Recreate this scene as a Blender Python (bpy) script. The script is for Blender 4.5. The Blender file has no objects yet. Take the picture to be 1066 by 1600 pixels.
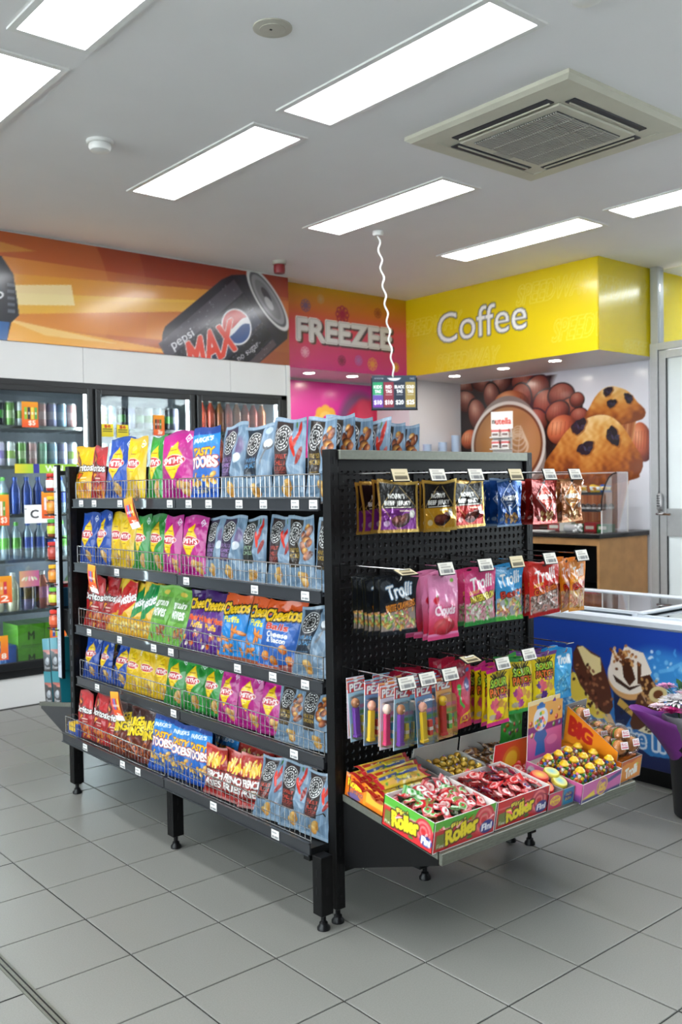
import bpy, math, random
import numpy as np
from mathutils import Matrix, Vector

# ------------------------------------------------------------------ camera
SC = bpy.context.scene
COL = SC.collection
F_PX = 1467.3
YAW, PITCH, ROLL = 0.8702, -0.0259, -0.0168
CAM = Vector((-1.2481, -1.8556, 1.3385))
fw = Vector((math.cos(YAW) * math.cos(PITCH), math.sin(YAW) * math.cos(PITCH), math.sin(PITCH)))
rt = Vector((math.sin(YAW), -math.cos(YAW), 0))
up = rt.cross(fw)
cr, sr = math.cos(ROLL), math.sin(ROLL)
rt, up = cr * rt + sr * up, -sr * rt + cr * up
cam = bpy.data.cameras.new('camera')
cam.sensor_fit = 'VERTICAL'
cam.sensor_height = 36.0
cam.lens = F_PX / 1600 * 36.0
cam.clip_start = 0.05
cam.dof.use_dof = True
cam.dof.focus_distance = 3.05
cam.dof.aperture_fstop = 4.5
camo = bpy.data.objects.new('camera', cam)
COL.objects.link(camo)
camo.matrix_world = Matrix(((rt.x, up.x, -fw.x, CAM.x), (rt.y, up.y, -fw.y, CAM.y), (rt.z, up.z, -fw.z, CAM.z), (0, 0, 0, 1)))
SC.camera = camo

# ------------------------------------------------------------------ world, exposure
PANEL_LIGHT = 11.6     # ceiling light panels
DOWN_LIGHT = 75.0      # recessed downlights
FRIDGE_LIGHT = 45.0    # strips in the drinks fridge
SKY_LIGHT = 8.8        # overcast sky outside the shopfront
SC.view_settings.view_transform = 'Standard'
SC.view_settings.look = 'None'
SC.view_settings.exposure = 0.58
SC.view_settings.gamma = 1.0
SC.view_settings.use_curve_mapping = False
SC.cycles.use_denoising = True
SC.cycles.max_bounces = 7
SC.cycles.transparent_max_bounces = 24
SC.cycles.caustics_reflective = False
SC.cycles.caustics_refractive = False
SC.cycles.sample_clamp_indirect = 8.0
w = bpy.data.worlds.new('overcast_sky')
SC.world = w
w.use_nodes = True
bg = w.node_tree.nodes['Background']
bg.inputs[0].default_value = (0.91, 0.955, 1.0, 1)
bg.inputs[1].default_value = SKY_LIGHT

# ------------------------------------------------------------------ colour + materials
def s2l(c):
    c = np.asarray(c, float)
    return np.where(c <= 0.04045, c / 12.92, ((c + 0.055) / 1.055) ** 2.4)

def hx(h):
    return np.array([int(h[i:i + 2], 16) / 255 for i in (1, 3, 5)])

def lin(h):
    return tuple(s2l(hx(h))) + (1.0,)

MATS = {}
def nodes(name):
    m = bpy.data.materials.new(name)
    m.use_nodes = True
    nt = m.node_tree
    MATS[name] = m
    return m, nt, nt.nodes['Principled BSDF']

def mat(name, col, rough=0.5, metal=0.0, var=0.06, scale=30.0, bump=0.0, bscale=200.0, emit=0.0, coat=0.0, spec=0.5, alpha=None):
    """plain surface with a little procedural colour variation and relief"""
    m, nt, b = nodes(name)
    L = nt.links
    tc = nt.nodes.new('ShaderNodeTexCoord')
    nz = nt.nodes.new('ShaderNodeTexNoise')
    nz.inputs['Scale'].default_value = scale
    nz.inputs['Detail'].default_value = 3
    L.new(tc.outputs['Object'], nz.inputs['Vector'])
    rp = nt.nodes.new('ShaderNodeValToRGB')
    c = np.array(lin(col)[:3])
    rp.color_ramp.elements[0].color = (*(c * (1 - var)), 1)
    rp.color_ramp.elements[1].color = (*np.clip(c * (1 + var), 0, 1), 1)
    rp.color_ramp.elements[0].position = 0.3
    rp.color_ramp.elements[1].position = 0.7
    L.new(nz.outputs['Fac'], rp.inputs['Fac'])
    L.new(rp.outputs['Color'], b.inputs['Base Color'])
    b.inputs['Roughness'].default_value = rough
    b.inputs['Metallic'].default_value = metal
    b.inputs['Specular IOR Level'].default_value = spec
    b.inputs['Coat Weight'].default_value = coat
    if bump:
        n2 = nt.nodes.new('ShaderNodeTexNoise')
        n2.inputs['Scale'].default_value = bscale
        L.new(tc.outputs['Object'], n2.inputs['Vector'])
        bp = nt.nodes.new('ShaderNodeBump')
        bp.inputs['Strength'].default_value = bump
        bp.inputs['Distance'].default_value = 0.002
        L.new(n2.outputs['Fac'], bp.inputs['Height'])
        L.new(bp.outputs['Normal'], b.inputs['Normal'])
    if emit:
        b.inputs['Emission Color'].default_value = lin(col)
        b.inputs['Emission Strength'].default_value = emit
    return m

def vcmat(name, rough=0.5, metal=0.0, coat=0.0, bump=0.0, bscale=60.0, spec=0.5, sheen=0.0):
    """printed surface: colour from the mesh's own print, procedural wrinkle relief"""
    m, nt, b = nodes(name)
    L = nt.links
    at = nt.nodes.new('ShaderNodeAttribute')
    at.attribute_name = 'Col'
    L.new(at.outputs['Color'], b.inputs['Base Color'])
    b.inputs['Roughness'].default_value = rough
    b.inputs['Metallic'].default_value = metal
    b.inputs['Coat Weight'].default_value = coat
    b.inputs['Coat Roughness'].default_value = 0.10
    b.inputs['Specular IOR Level'].default_value = spec
    tc = nt.nodes.new('ShaderNodeTexCoord')
    n2 = nt.nodes.new('ShaderNodeTexNoise')
    n2.inputs['Scale'].default_value = bscale
    n2.inputs['Detail'].default_value = 2
    n2.inputs['Distortion'].default_value = 0.6
    L.new(tc.outputs['Object'], n2.inputs['Vector'])
    if bump:
        bp = nt.nodes.new('ShaderNodeBump')
        bp.inputs['Strength'].default_value = bump
        bp.inputs['Distance'].default_value = 0.004
        L.new(n2.outputs['Fac'], bp.inputs['Height'])
        L.new(bp.outputs['Normal'], b.inputs['Normal'])
        L.new(bp.outputs['Normal'], b.inputs['Coat Normal'])
    return m

def glassmat(name, tint='#ffffff', k=1.0, rough=0.0, body=0.0):
    """thin clear sheet: see-through with Fresnel reflection (and optional milky body)"""
    m, nt, b = nodes(name)
    nt.nodes.remove(b)
    L = nt.links
    out = nt.nodes['Material Output']
    tr = nt.nodes.new('ShaderNodeBsdfTransparent')
    tr.inputs[0].default_value = lin(tint)
    gl = nt.nodes.new('ShaderNodeBsdfAnisotropic') if False else nt.nodes.new('ShaderNodeBsdfGlossy')
    gl.inputs['Roughness'].default_value = rough
    fr = nt.nodes.new('ShaderNodeFresnel')
    fr.inputs[0].default_value = 1.5
    mu = nt.nodes.new('ShaderNodeMath')
    mu.operation = 'MULTIPLY'
    mu.use_clamp = True
    mu.inputs[1].default_value = k
    L.new(fr.outputs[0], mu.inputs[0])
    mx = nt.nodes.new('ShaderNodeMixShader')
    L.new(mu.outputs[0], mx.inputs[0])
    base = tr.outputs[0]
    if body:
        df = nt.nodes.new('ShaderNodeBsdfDiffuse')
        df.inputs[0].default_value = lin(tint)
        m2 = nt.nodes.new('ShaderNodeMixShader')
        m2.inputs[0].default_value = body
        L.new(tr.outputs[0], m2.inputs[1])
        L.new(df.outputs[0], m2.inputs[2])
        base = m2.outputs[0]
    L.new(base, mx.inputs[1])
    L.new(gl.outputs[0], mx.inputs[2])
    L.new(mx.outputs[0], out.inputs['Surface'])
    return m

def emimat(name, col, strength):
    m, nt, b = nodes(name)
    nt.nodes.remove(b)
    e = nt.nodes.new('ShaderNodeEmission')
    e.inputs[0].default_value = lin(col)
    e.inputs[1].default_value = strength
    nt.links.new(e.outputs[0], nt.nodes['Material Output'].inputs['Surface'])
    return m

mat('ceiling_paint', '#eeeded', 0.85, var=0.012, scale=3, bump=0.06, bscale=90)
mat('white_panel', '#d9d9d7', 0.35, var=0.02, scale=4)
mat('wall_white', '#d6d6da', 0.3, var=0.015, scale=4, coat=0.3)
mat('grout', '#232423', 0.9, var=0.1)
mat('tile', '#7e7e79', 0.36, var=0.10, scale=260, bump=0.05, bscale=500, spec=0.45)
mat('black_metal', '#0a0a0b', 0.45, var=0.1, spec=0.22)
mat('black_plastic', '#08080a', 0.4, var=0.1, spec=0.3)
mat('rail_grey', '#2b2d31', 0.3, var=0.06, coat=0.3)
mat('deck_grey', '#141517', 0.5, var=0.06, spec=0.3)
mat('silver', '#b9babb', 0.3, 0.9, var=0.04)
mat('brushed', '#77796f', 0.42, 0.6, var=0.08, scale=80)
mat('alu', '#b4b7b8', 0.4, 0.35, var=0.03)
mat('chrome', '#d8d8d8', 0.14, 1.0, var=0.02)
mat('wire', '#b4b4b2', 0.25, 0.9, var=0.03)
mat('fridge_black', '#16181a', 0.35, var=0.08)
mat('fridge_in', '#7d838a', 0.5, var=0.05)
mat('ac_beige', '#c8c5b4', 0.55, var=0.04, scale=8)
mat('ac_dark', '#2a2c33', 0.6)
mat('ac_grille', '#a9a8a0', 0.6)
mat('dim_wall', '#4c4e52', 0.7)  # dark tone given to unseen walls to lower reflections on the packets
mat('white_plastic', '#e6e6e3', 0.4, var=0.02)
mat('beige_plastic', '#b9b5a8', 0.6, var=0.03)
mat('red_plastic', '#8a2028', 0.35)
mat('wood', '#b98a55', 0.45, var=0.14, scale=9)
mat('bench_black', '#141516', 0.25, var=0.2, scale=200)
mat('freezer_white', '#ccd3da', 0.35, var=0.02)
mat('card_white', '#d9d7d3', 0.7, var=0.03)
mat('card_grey', '#8b8a8a', 0.7, var=0.05)
mat('bucket', '#14161a', 0.45)
mat('leaf', '#2f5a24', 0.5, var=0.3)
mat('bark', '#3a2d22', 0.9, var=0.3)
mat('foliage', '#27361f', 0.7, var=0.5, scale=3)
mat('concrete', '#dcdbd8', 0.9, var=0.08, scale=2)  # unseen ground kept very pale to bounce daylight up to the ceiling
mat('frosted', '#d6dddd', 0.35, var=0.012, scale=2, coat=0.2)
MATS['frosted'].node_tree.nodes['Principled BSDF'].inputs['Transmission Weight'].default_value = 0.35
MATS['frosted'].node_tree.nodes['Principled BSDF'].inputs['Roughness'].default_value = 0.8
vcmat('print_matte', 0.6, bump=0.0)
vcmat('print_satin', 0.32, coat=0.15)
vcmat('print_panel', 0.22, coat=0.3)
vcmat('print_bag', 0.42, metal=0.0, coat=0.4, bump=0.55, bscale=26, spec=0.2)
vcmat('print_foil', 0.27, metal=0.55, coat=0.25, bump=0.4, bscale=45)
vcmat('print_clear', 0.28, metal=0.0, coat=0.35, bump=0.5, bscale=60, spec=0.25)
vcmat('drink', 0.22, metal=0.15, coat=0.3)
vcmat('petal', 0.7)
glassmat('fridge_glass', '#e6edec', 2.2)
glassmat('clear_acrylic', '#fdfdfd', 0.5)
glassmat('lid_glass', '#cfd6da', 1.8)
glassmat('blister', '#ffffff', 0.7, 0.08)
glassmat('window_glass', '#f2f6f6', 0.6)
emimat('panel_light', '#fafcff', PANEL_LIGHT)
emimat('down_light', '#fff6e8', DOWN_LIGHT)
emimat('fridge_light', '#eef6ff', FRIDGE_LIGHT)

# ------------------------------------------------------------------ objects
def link(o, parent=None):
    COL.objects.link(o)
    if parent is not None:
        o.parent = parent
    return o

def tag(o, label=None, cat=None, group=None, kind=None):
    if label:
        o['label'] = label
    if cat:
        o['category'] = cat
    if group:
        o['group'] = group
    if kind:
        o['kind'] = kind
    return o

def thing(name, label, cat, loc=(0, 0, 0), rot=(0, 0, 0), group=None, kind=None):
    o = bpy.data.objects.new(name, None)
    o.empty_display_size = 0.05
    o.location = loc
    o.rotation_euler = rot
    link(o)
    return tag(o, label, cat, group, kind)

def mesh_obj(name, me, parent=None, loc=(0, 0, 0), rot=(0, 0, 0)):
    o = bpy.data.objects.new(name, me)
    o.location = loc
    o.rotation_euler = rot
    return link(o, parent)

def copy_tree(root, loc, rot, label=None, group=None, scale=None):
    r = root.copy()
    COL.objects.link(r)
    r.location = loc
    r.rotation_euler = rot
    if scale:
        r.scale = scale
    if label:
        r['label'] = label
    if group:
        r['group'] = group
    for ch in list(root.children):
        c = ch.copy()
        COL.objects.link(c)
        c.parent = r
        for g in ch.children:
            d = g.copy()
            COL.objects.link(d)
            d.parent = c
    return r

class MB:
    """collects shapes and links them as ONE mesh"""
    def __init__(s):
        s.V, s.F, s.M, s.C = [], [], [], []

    def add(s, vs, fs, m=0, col=None):
        n = len(s.V)
        s.V += [tuple(v) for v in vs]
        s.F += [tuple(i + n for i in f) for f in fs]
        s.M += [m] * len(fs)
        c = lin(col) if isinstance(col, str) else (col or (1, 1, 1, 1))
        s.C += [c] * len(vs)
        return s

    def box(s, x0, x1, y0, y1, z0, z1, m=0, col=None, ch=0.0):
        if ch <= 0:
            vs = [(x, y, z) for x in (x0, x1) for y in (y0, y1) for z in (z0, z1)]
            fs = [(0, 1, 3, 2), (4, 6, 7, 5), (0, 4, 5, 1), (2, 3, 7, 6), (0, 2, 6, 4), (1, 5, 7, 3)]
            return s.add(vs, fs, m, col)
        c = min(ch, (x1 - x0) * .49, (y1 - y0) * .49, (z1 - z0) * .49)
        vs, ix = [], {}
        for i, x in enumerate((x0, x1)):
            for j, y in enumerate((y0, y1)):
                for k, z in enumerate((z0, z1)):
                    sx, sy, sz = (1, -1)[i] * c, (1, -1)[j] * c, (1, -1)[k] * c
                    for a, p in enumerate(((x, y + sy, z + sz), (x + sx, y, z + sz), (x + sx, y + sy, z))):
                        ix[i, j, k, a] = len(vs)
                        vs.append(p)
        fs = []
        q = lambda *k: ix[k]
        for i in (0, 1):
            f = [q(i, 0, 0, 0), q(i, 0, 1, 0), q(i, 1, 1, 0), q(i, 1, 0, 0)]
            fs.append(f if i == 0 else f[::-1])
            f = [q(0, i, 0, 1), q(1, i, 0, 1), q(1, i, 1, 1), q(0, i, 1, 1)]
            fs.append(f if i == 0 else f[::-1])
            f = [q(0, 0, i, 2), q(0, 1, i, 2), q(1, 1, i, 2), q(1, 0, i, 2)]
            fs.append(f if i == 0 else f[::-1])
        for a in (0, 1):
            for b in (0, 1):
                fs.append((q(a, b, 0, 0), q(a, b, 0, 1), q(a, b, 1, 1), q(a, b, 1, 0)))
                fs.append((q(a, 0, b, 0), q(a, 1, b, 0), q(a, 1, b, 2), q(a, 0, b, 2)))
                fs.append((q(0, a, b, 1), q(1, a, b, 1), q(1, a, b, 2), q(0, a, b, 2)))
                for k in (0, 1):
                    fs.append((q(a, b, k, 0), q(a, b, k, 1), q(a, b, k, 2)))
        return s.add(vs, fs, m, col)

    def tube(s, path, r, seg=8, m=0, col=None, caps=True):
        path = [Vector(p) for p in path]
        rr = r if isinstance(r, (list, tuple)) else [r] * len(path)
        vs, fs = [], []
        ref = None
        for i, p in enumerate(path):
            d = (path[min(i + 1, len(path) - 1)] - path[max(i - 1, 0)]).normalized()
            if ref is None:
                ref = Vector((0, 0, 1)) if abs(d.z) < .9 else Vector((1, 0, 0))
            a = d.cross(ref).normalized()
            b = d.cross(a).normalized()
            ref = -b if False else ref
            for k in range(seg):
                t = 2 * math.pi * k / seg
                vs.append(p + a * (rr[i] * math.cos(t)) + b * (rr[i] * math.sin(t)))
        for i in range(len(path) - 1):
            for k in range(seg):
                k2 = (k + 1) % seg
                fs.append((i * seg + k, i * seg + k2, (i + 1) * seg + k2, (i + 1) * seg + k))
        if caps:
            fs.append(tuple(range(seg))[::-1])
            fs.append(tuple((len(path) - 1) * seg + k for k in range(seg)))
        return s.add(vs, fs, m, col)

    def lathe(s, prof, seg=16, c=(0, 0, 0), m=0, col=None, cols=None):
        vs, fs = [], []
        for r, z in prof:
            for k in range(seg):
                t = 2 * math.pi * k / seg
                vs.append((c[0] + r * math.cos(t), c[1] + r * math.sin(t), c[2] + z))
        for i in range(len(prof) - 1):
            for k in range(seg):
                k2 = (k + 1) % seg
                fs.append((i * seg + k, i * seg + k2, (i + 1) * seg + k2, (i + 1) * seg + k))
        if prof[0][0] > 1e-6:
            fs.append(tuple(range(seg))[::-1])
        if prof[-1][0] > 1e-6:
            fs.append(tuple((len(prof) - 1) * seg + k for k in range(seg)))
        n = len(s.V)
        s.add(vs, fs, m, col)
        if cols:
            for i, cc in enumerate(cols):
                for k in range(seg):
                    s.C[n + i * seg + k] = lin(cc)
        return s

    def prism(s, pts, y0, y1, m=0, col=None, axis='y'):
        """polygon in (a,b) extruded along an axis"""
        n = len(pts)
        f = {'y': lambda a, b, t: (a, t, b), 'x': lambda a, b, t: (t, a, b), 'z': lambda a, b, t: (a, b, t)}[axis]
        vs = [f(a, b, y0) for a, b in pts] + [f(a, b, y1) for a, b in pts]
        fs = [tuple(range(n)), tuple(range(2 * n - 1, n - 1, -1))]
        fs += [(i, (i + 1) % n + 0 if False else (i + 1) % n, n + (i + 1) % n, n + i) for i in range(n)]
        return s.add(vs, fs, m, col)

    def ball(s, c, rx, ry=None, rz=None, seg=10, rings=6, m=0, col=None):
        ry = ry or rx
        rz = rz or rx
        vs, fs = [], []
        for i in range(rings + 1):
            ph = math.pi * i / rings
            for k in range(seg):
                t = 2 * math.pi * k / seg
                vs.append((c[0] + rx * math.sin(ph) * math.cos(t), c[1] + ry * math.sin(ph) * math.sin(t), c[2] - rz * math.cos(ph)))
        for i in range(rings):
            for k in range(seg):
                k2 = (k + 1) % seg
                fs.append((i * seg + k, i * seg + k2, (i + 1) * seg + k2, (i + 1) * seg + k))
        return s.add(vs, fs, m, col)

    def mesh(s, name, mats, smooth=False):
        me = bpy.data.meshes.new(name)
        me.from_pydata(s.V, [], s.F)
        for k in (mats if isinstance(mats, (list, tuple)) else [mats]):
            me.materials.append(MATS[k])
        me.polygons.foreach_set('material_index', s.M)
        a = me.color_attributes.new('Col', 'FLOAT_COLOR', 'POINT')
        a.data.foreach_set('color', np.array(s.C, np.float32).ravel())
        me.validate()
        if smooth:
            me.polygons.foreach_set('use_smooth', [True] * len(me.polygons))
            me.set_sharp_from_angle(angle=math.radians(42))
        me.update()
        return me

    def build(s, name, mats, parent=None, smooth=False, world=False, loc=(0, 0, 0), rot=(0, 0, 0)):
        me = s.mesh(name, mats, smooth)
        if world and parent is not None:
            off = Vector((0, 0, 0))
            p = parent
            while p is not None:
                off += p.location
                p = p.parent
            me.transform(Matrix.Translation(-off))
        return mesh_obj(name, me, parent, loc, rot)

def B(x0, x1, y0, y1, z0, z1, ch=0.0):
    return MB().box(x0, x1, y0, y1, z0, z1, ch=ch)

def struct(o):
    o['kind'] = 'structure'
    return o

# ------------------------------------------------------------------ print painting (procedural, no image files)
_tt = {}
def text_tris(s):
    if s not in _tt:
        cu = bpy.data.curves.new('t', 'FONT')
        cu.body = s
        cu.resolution_u = 4
        ob = bpy.data.objects.new('t', cu)
        me = ob.to_mesh()
        me.calc_loop_triangles()
        co = np.array([v.co[:2] for v in me.vertices])
        tr = np.array([t.vertices[:] for t in me.loop_triangles], int)
        lo, hi = co.min(0), co.max(0)
        co = (co - lo) / (hi - lo)
        ob.to_mesh_clear()
        bpy.data.objects.remove(ob)
        bpy.data.curves.remove(cu)
        _tt[s] = co[tr]
    return _tt[s]

def dil(m, r):
    if r <= 0:
        return m
    o = m.copy()
    k = int(math.ceil(r))
    for dy in range(-k, k + 1):
        for dx in range(-k, k + 1):
            if (dx or dy) and dx * dx + dy * dy <= r * r + .3:
                s = np.zeros_like(m)
                H, W = m.shape
                ys, yd = (slice(max(0, -dy), H - max(0, dy)), slice(max(0, dy), H - max(0, -dy)))
                xs, xd = (slice(max(0, -dx), W - max(0, dx)), slice(max(0, dx), W - max(0, -dx)))
                s[yd, xd] = m[ys, xs]
                o = np.maximum(o, s)
    return o

class Cv:
    """a flat print: w x h metres, painted in fractions of width and height (y up)"""
    SS = 2
    def __init__(s, w, h, nx, col='#ffffff'):
        s.w, s.h = w, h
        s.nx = nx
        s.ny = max(2, int(round(nx * h / w)))
        s.W, s.H = s.nx * s.SS, s.ny * s.SS
        s.a = np.zeros((s.H, s.W, 3))
        s.a[:] = hx(col)
        x = (np.arange(s.W) + .5) / s.W
        y = (np.arange(s.H) + .5) / s.H
        s.X, s.Y = np.meshgrid(x, y)
        s.px = s.W / w            # pixels per metre

    def put(s, mask, col, a=1.0):
        c = hx(col) if isinstance(col, str) else np.asarray(col)
        k = (mask * a)[..., None]
        s.a = s.a * (1 - k) + c * k
        return s

    def grad(s, c0, c1, axis='y', x0=0., x1=1., y0=0., y1=1., p=1.0):
        t = ((s.Y - y0) / (y1 - y0)) if axis == 'y' else ((s.X - x0) / (x1 - x0))
        t = np.clip(t, 0, 1)[..., None] ** p
        m = ((s.X >= x0) & (s.X <= x1) & (s.Y >= y0) & (s.Y <= y1))[..., None]
        s.a = np.where(m, hx(c0) * (1 - t) + hx(c1) * t, s.a)
        return s

    def emask(s, cx, cy, rx, ry, rot=0., soft=0.0):
        dx, dy = (s.X - cx) * s.w, (s.Y - cy) * s.h
        c, q = math.cos(rot), math.sin(rot)
        u, v = dx * c + dy * q, -dx * q + dy * c
        RX, RY = rx * s.w, ry * s.w          # radii as fractions of the WIDTH
        d = np.sqrt((u / RX) ** 2 + (v / RY) ** 2)
        e = soft if soft else 1.2 / (min(RX, RY) * s.px)
        return np.clip((1 - d) / e + .5, 0, 1), d, u / RX, v / RY

    def sub(s, cx, cy, r):
        """window of the canvas around a point (r in fractions of the width)"""
        ry = r * s.w / s.h
        x0, x1 = max(0, int((cx - r) * s.W) - 2), min(s.W, int((cx + r) * s.W) + 3)
        y0, y1 = max(0, int((cy - ry) * s.H) - 2), min(s.H, int((cy + ry) * s.H) + 3)
        if x1 <= x0 or y1 <= y0:
            return None
        v = Cv.__new__(Cv)
        v.w, v.h, v.W, v.H, v.px = s.w, s.h, s.W, s.H, s.px
        v.X, v.Y, v.a = s.X[y0:y1, x0:x1], s.Y[y0:y1, x0:x1], s.a[y0:y1, x0:x1]
        v.sl = (slice(y0, y1), slice(x0, x1))
        return v

    def ell(s, cx, cy, rx, ry, col, rot=0., a=1., soft=0.):
        v = s.sub(cx, cy, max(rx, ry) * (1 + soft))
        if v is not None:
            s.a[v.sl] = v.put(v.emask(cx, cy, rx, ry, rot, soft)[0], col, a).a
        return s

    def ring(s, cx, cy, rx, ry, col, t=.12, rot=0., a=1.):
        v = s.sub(cx, cy, max(rx, ry))
        if v is not None:
            m = v.emask(cx, cy, rx, ry, rot)[0] - v.emask(cx, cy, rx * (1 - t), ry * (1 - t), rot)[0]
            s.a[v.sl] = v.put(np.clip(m, 0, 1), col, a).a
        return s

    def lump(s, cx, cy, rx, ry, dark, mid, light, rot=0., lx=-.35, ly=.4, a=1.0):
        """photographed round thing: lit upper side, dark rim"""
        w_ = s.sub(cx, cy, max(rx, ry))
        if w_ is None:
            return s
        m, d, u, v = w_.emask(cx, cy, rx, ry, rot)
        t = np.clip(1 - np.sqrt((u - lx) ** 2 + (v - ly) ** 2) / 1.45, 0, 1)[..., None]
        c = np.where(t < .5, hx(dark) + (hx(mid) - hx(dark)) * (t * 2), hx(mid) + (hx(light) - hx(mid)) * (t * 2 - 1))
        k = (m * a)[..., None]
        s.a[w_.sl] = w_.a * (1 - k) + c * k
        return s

    def pmask(s, pts):
        m = np.zeros((s.H, s.W), bool)
        n = len(pts)
        for i in range(n):
            (x1, y1), (x2, y2) = pts[i], pts[(i + 1) % n]
            if y1 == y2:
                continue
            c = (s.Y >= min(y1, y2)) & (s.Y < max(y1, y2))
            m ^= c & (s.X < (x2 - x1) * (s.Y - y1) / (y2 - y1) + x1)
        return m.astype(float)

    def poly(s, pts, col, a=1.):
        return s.put(s.pmask(pts), col, a)

    def rect(s, x0, y0, x1, y1, col, a=1.):
        return s.put(((s.X >= x0) & (s.X <= x1) & (s.Y >= y0) & (s.Y <= y1)).astype(float), col, a)

    def line(s, pts, wd, col, a=1.):
        for (x1, y1), (x2, y2) in zip(pts[:-1], pts[1:]):
            r = max(abs(x2 - x1) / 2, abs(y2 - y1) / 2 * s.h / s.w) + wd
            v = s.sub((x1 + x2) / 2, (y1 + y2) / 2, r)
            if v is None:
                continue
            ax, ay, bx, by = x1 * s.w, y1 * s.h, x2 * s.w, y2 * s.h
            dx, dy = bx - ax, by - ay
            t = np.clip(((v.X * s.w - ax) * dx + (v.Y * s.h - ay) * dy) / max(dx * dx + dy * dy, 1e-12), 0, 1)
            d = np.hypot(v.X * s.w - ax - t * dx, v.Y * s.h - ay - t * dy)
            s.a[v.sl] = v.put(np.clip((wd * s.w / 2 - d) * s.px + .5, 0, 1), col, a).a
        return s

    def tmask(s, txt, cx, cy, w, h, rot=0., shear=0.):
        T = text_tris(txt) - .5
        x = T[..., 0] * w * s.w + shear * T[..., 1] * h * s.h
        y = T[..., 1] * h * s.h
        c, q = math.cos(rot), math.sin(rot)
        P = np.stack([(cx * s.w + x * c - y * q) * s.px, (cy * s.h + x * q + y * c) * s.px * (s.H / s.h / s.px)], -1)
        m = np.zeros((s.H, s.W))
        for t in P:
            x0, x1 = int(max(0, math.floor(t[:, 0].min()))), int(min(s.W, math.ceil(t[:, 0].max()) + 1))
            y0, y1 = int(max(0, math.floor(t[:, 1].min()))), int(min(s.H, math.ceil(t[:, 1].max()) + 1))
            if x1 <= x0 or y1 <= y0:
                continue
            gx, gy = np.meshgrid(np.arange(x0, x1) + .5, np.arange(y0, y1) + .5)
            ar = (t[1, 0] - t[0, 0]) * (t[2, 1] - t[0, 1]) - (t[2, 0] - t[0, 0]) * (t[1, 1] - t[0, 1])
            if abs(ar) < 1e-9:
                continue
            a = ((t[1, 0] - gx) * (t[2, 1] - gy) - (t[2, 0] - gx) * (t[1, 1] - gy)) / ar
            b = ((t[2, 0] - gx) * (t[0, 1] - gy) - (t[0, 0] - gx) * (t[2, 1] - gy)) / ar
            m[y0:y1, x0:x1] = np.maximum(m[y0:y1, x0:x1], ((a >= -.02) & (b >= -.02) & (a + b <= 1.02)).astype(float))
        return m

    def text(s, txt, cx, cy, w, h, col, rot=0., shear=0., bold=0., out=None, ow=2., a=1.):
        m = dil(s.tmask(txt, cx, cy, w, h, rot, shear), bold)
        if out:
            s.put(dil(m, ow), out, a)
        return s.put(m, col, a)

    def grain(s, amt, sx=20, sy=20, seed=0):
        r = np.random.RandomState(seed)
        n = np.zeros((s.H, s.W))
        for k in range(7):
            fx, fy = r.uniform(.3, 1, 2) * (sx, sy)
            n += np.sin(s.X * fx * 6.28 + r.uniform(0, 6) + 2 * np.sin(s.Y * fy * 3 + r.uniform(0, 6))) * np.sin(s.Y * fy * 6.28 + r.uniform(0, 6))
        s.a = np.clip(s.a * (1 + amt * n[..., None] / 2.6), 0, 1)
        return s

    def vcols(s):
        a = s.a.reshape(s.ny, s.SS, s.nx, s.SS, 3).mean((1, 3))
        return s2l(np.clip(a, 0, 1))

def grid_faces(nx, ny, off=0, flip=False):
    i = np.arange(nx - 1)[None, :] + np.arange(ny - 1)[:, None] * nx
    f = np.stack([i, i + 1, i + 1 + nx, i + nx], -1).reshape(-1, 4) + off
    return f[:, ::-1] if flip else f

def np_mesh(name, V, F4, C, mats, midx=None, smooth=True, extra=None):
    me = bpy.data.meshes.new(name)
    me.vertices.add(len(V))
    me.vertices.foreach_set('co', np.asarray(V, np.float32).ravel())
    n = len(F4)
    me.loops.add(n * 4)
    me.loops.foreach_set('vertex_index', np.asarray(F4, np.int32).ravel())
    me.polygons.add(n)
    me.polygons.foreach_set('loop_start', np.arange(n, dtype=np.int32) * 4)
    for k in mats:
        me.materials.append(MATS[k])
    if midx is not None:
        me.polygons.foreach_set('material_index', np.asarray(midx, np.int32))
    me.update(calc_edges=True)
    me.polygons.foreach_set('use_smooth', np.full(n, smooth))
    a = me.color_attributes.new('Col', 'FLOAT_COLOR', 'POINT')
    C = np.asarray(C)
    if C.shape[-1] == 3:
        C = np.concatenate([C, np.ones((len(C), 1))], 1)
    a.data.foreach_set('color', C.astype(np.float32).ravel())
    return me

def slab_mesh(name, cv, t=0.004, mat_front='print_matte', mat_side=None, edge=None, bend=None):
    """thin board w x h x t: print on its front (-y), x centred, z from 0"""
    nx, ny = cv.nx, cv.ny
    x = np.linspace(-cv.w / 2, cv.w / 2, nx)
    z = np.linspace(0, cv.h, ny)
    X, Z = np.meshgrid(x, z)
    Y = np.zeros_like(X) - t / 2
    V = np.stack([X, Y, Z], -1).reshape(-1, 3)
    C = cv.vcols().reshape(-1, 3)
    F = grid_faces(nx, ny)
    n = len(V)
    hw = cv.w / 2
    bx = np.array([(-hw, -t / 2, 0), (hw, -t / 2, 0), (hw, -t / 2, cv.h), (-hw, -t / 2, cv.h), (-hw, t / 2, 0), (hw, t / 2, 0), (hw, t / 2, cv.h), (-hw, t / 2, cv.h)])
    bf = np.array([(0, 4, 5, 1), (1, 5, 6, 2), (2, 6, 7, 3), (3, 7, 4, 0), (5, 4, 7, 6)]) + n
    ec = s2l(hx(edge)) if edge else C.mean(0)
    V = np.concatenate([V, bx])
    if bend:
        V = bend(V)
    C = np.concatenate([C, np.tile(ec, (8, 1))])
    mi = np.r_[np.zeros(len(F)), np.ones(5)]
    return np_mesh(name, V, np.concatenate([F, bf]), C, [mat_front, mat_side or mat_front], mi, smooth=False)

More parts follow.
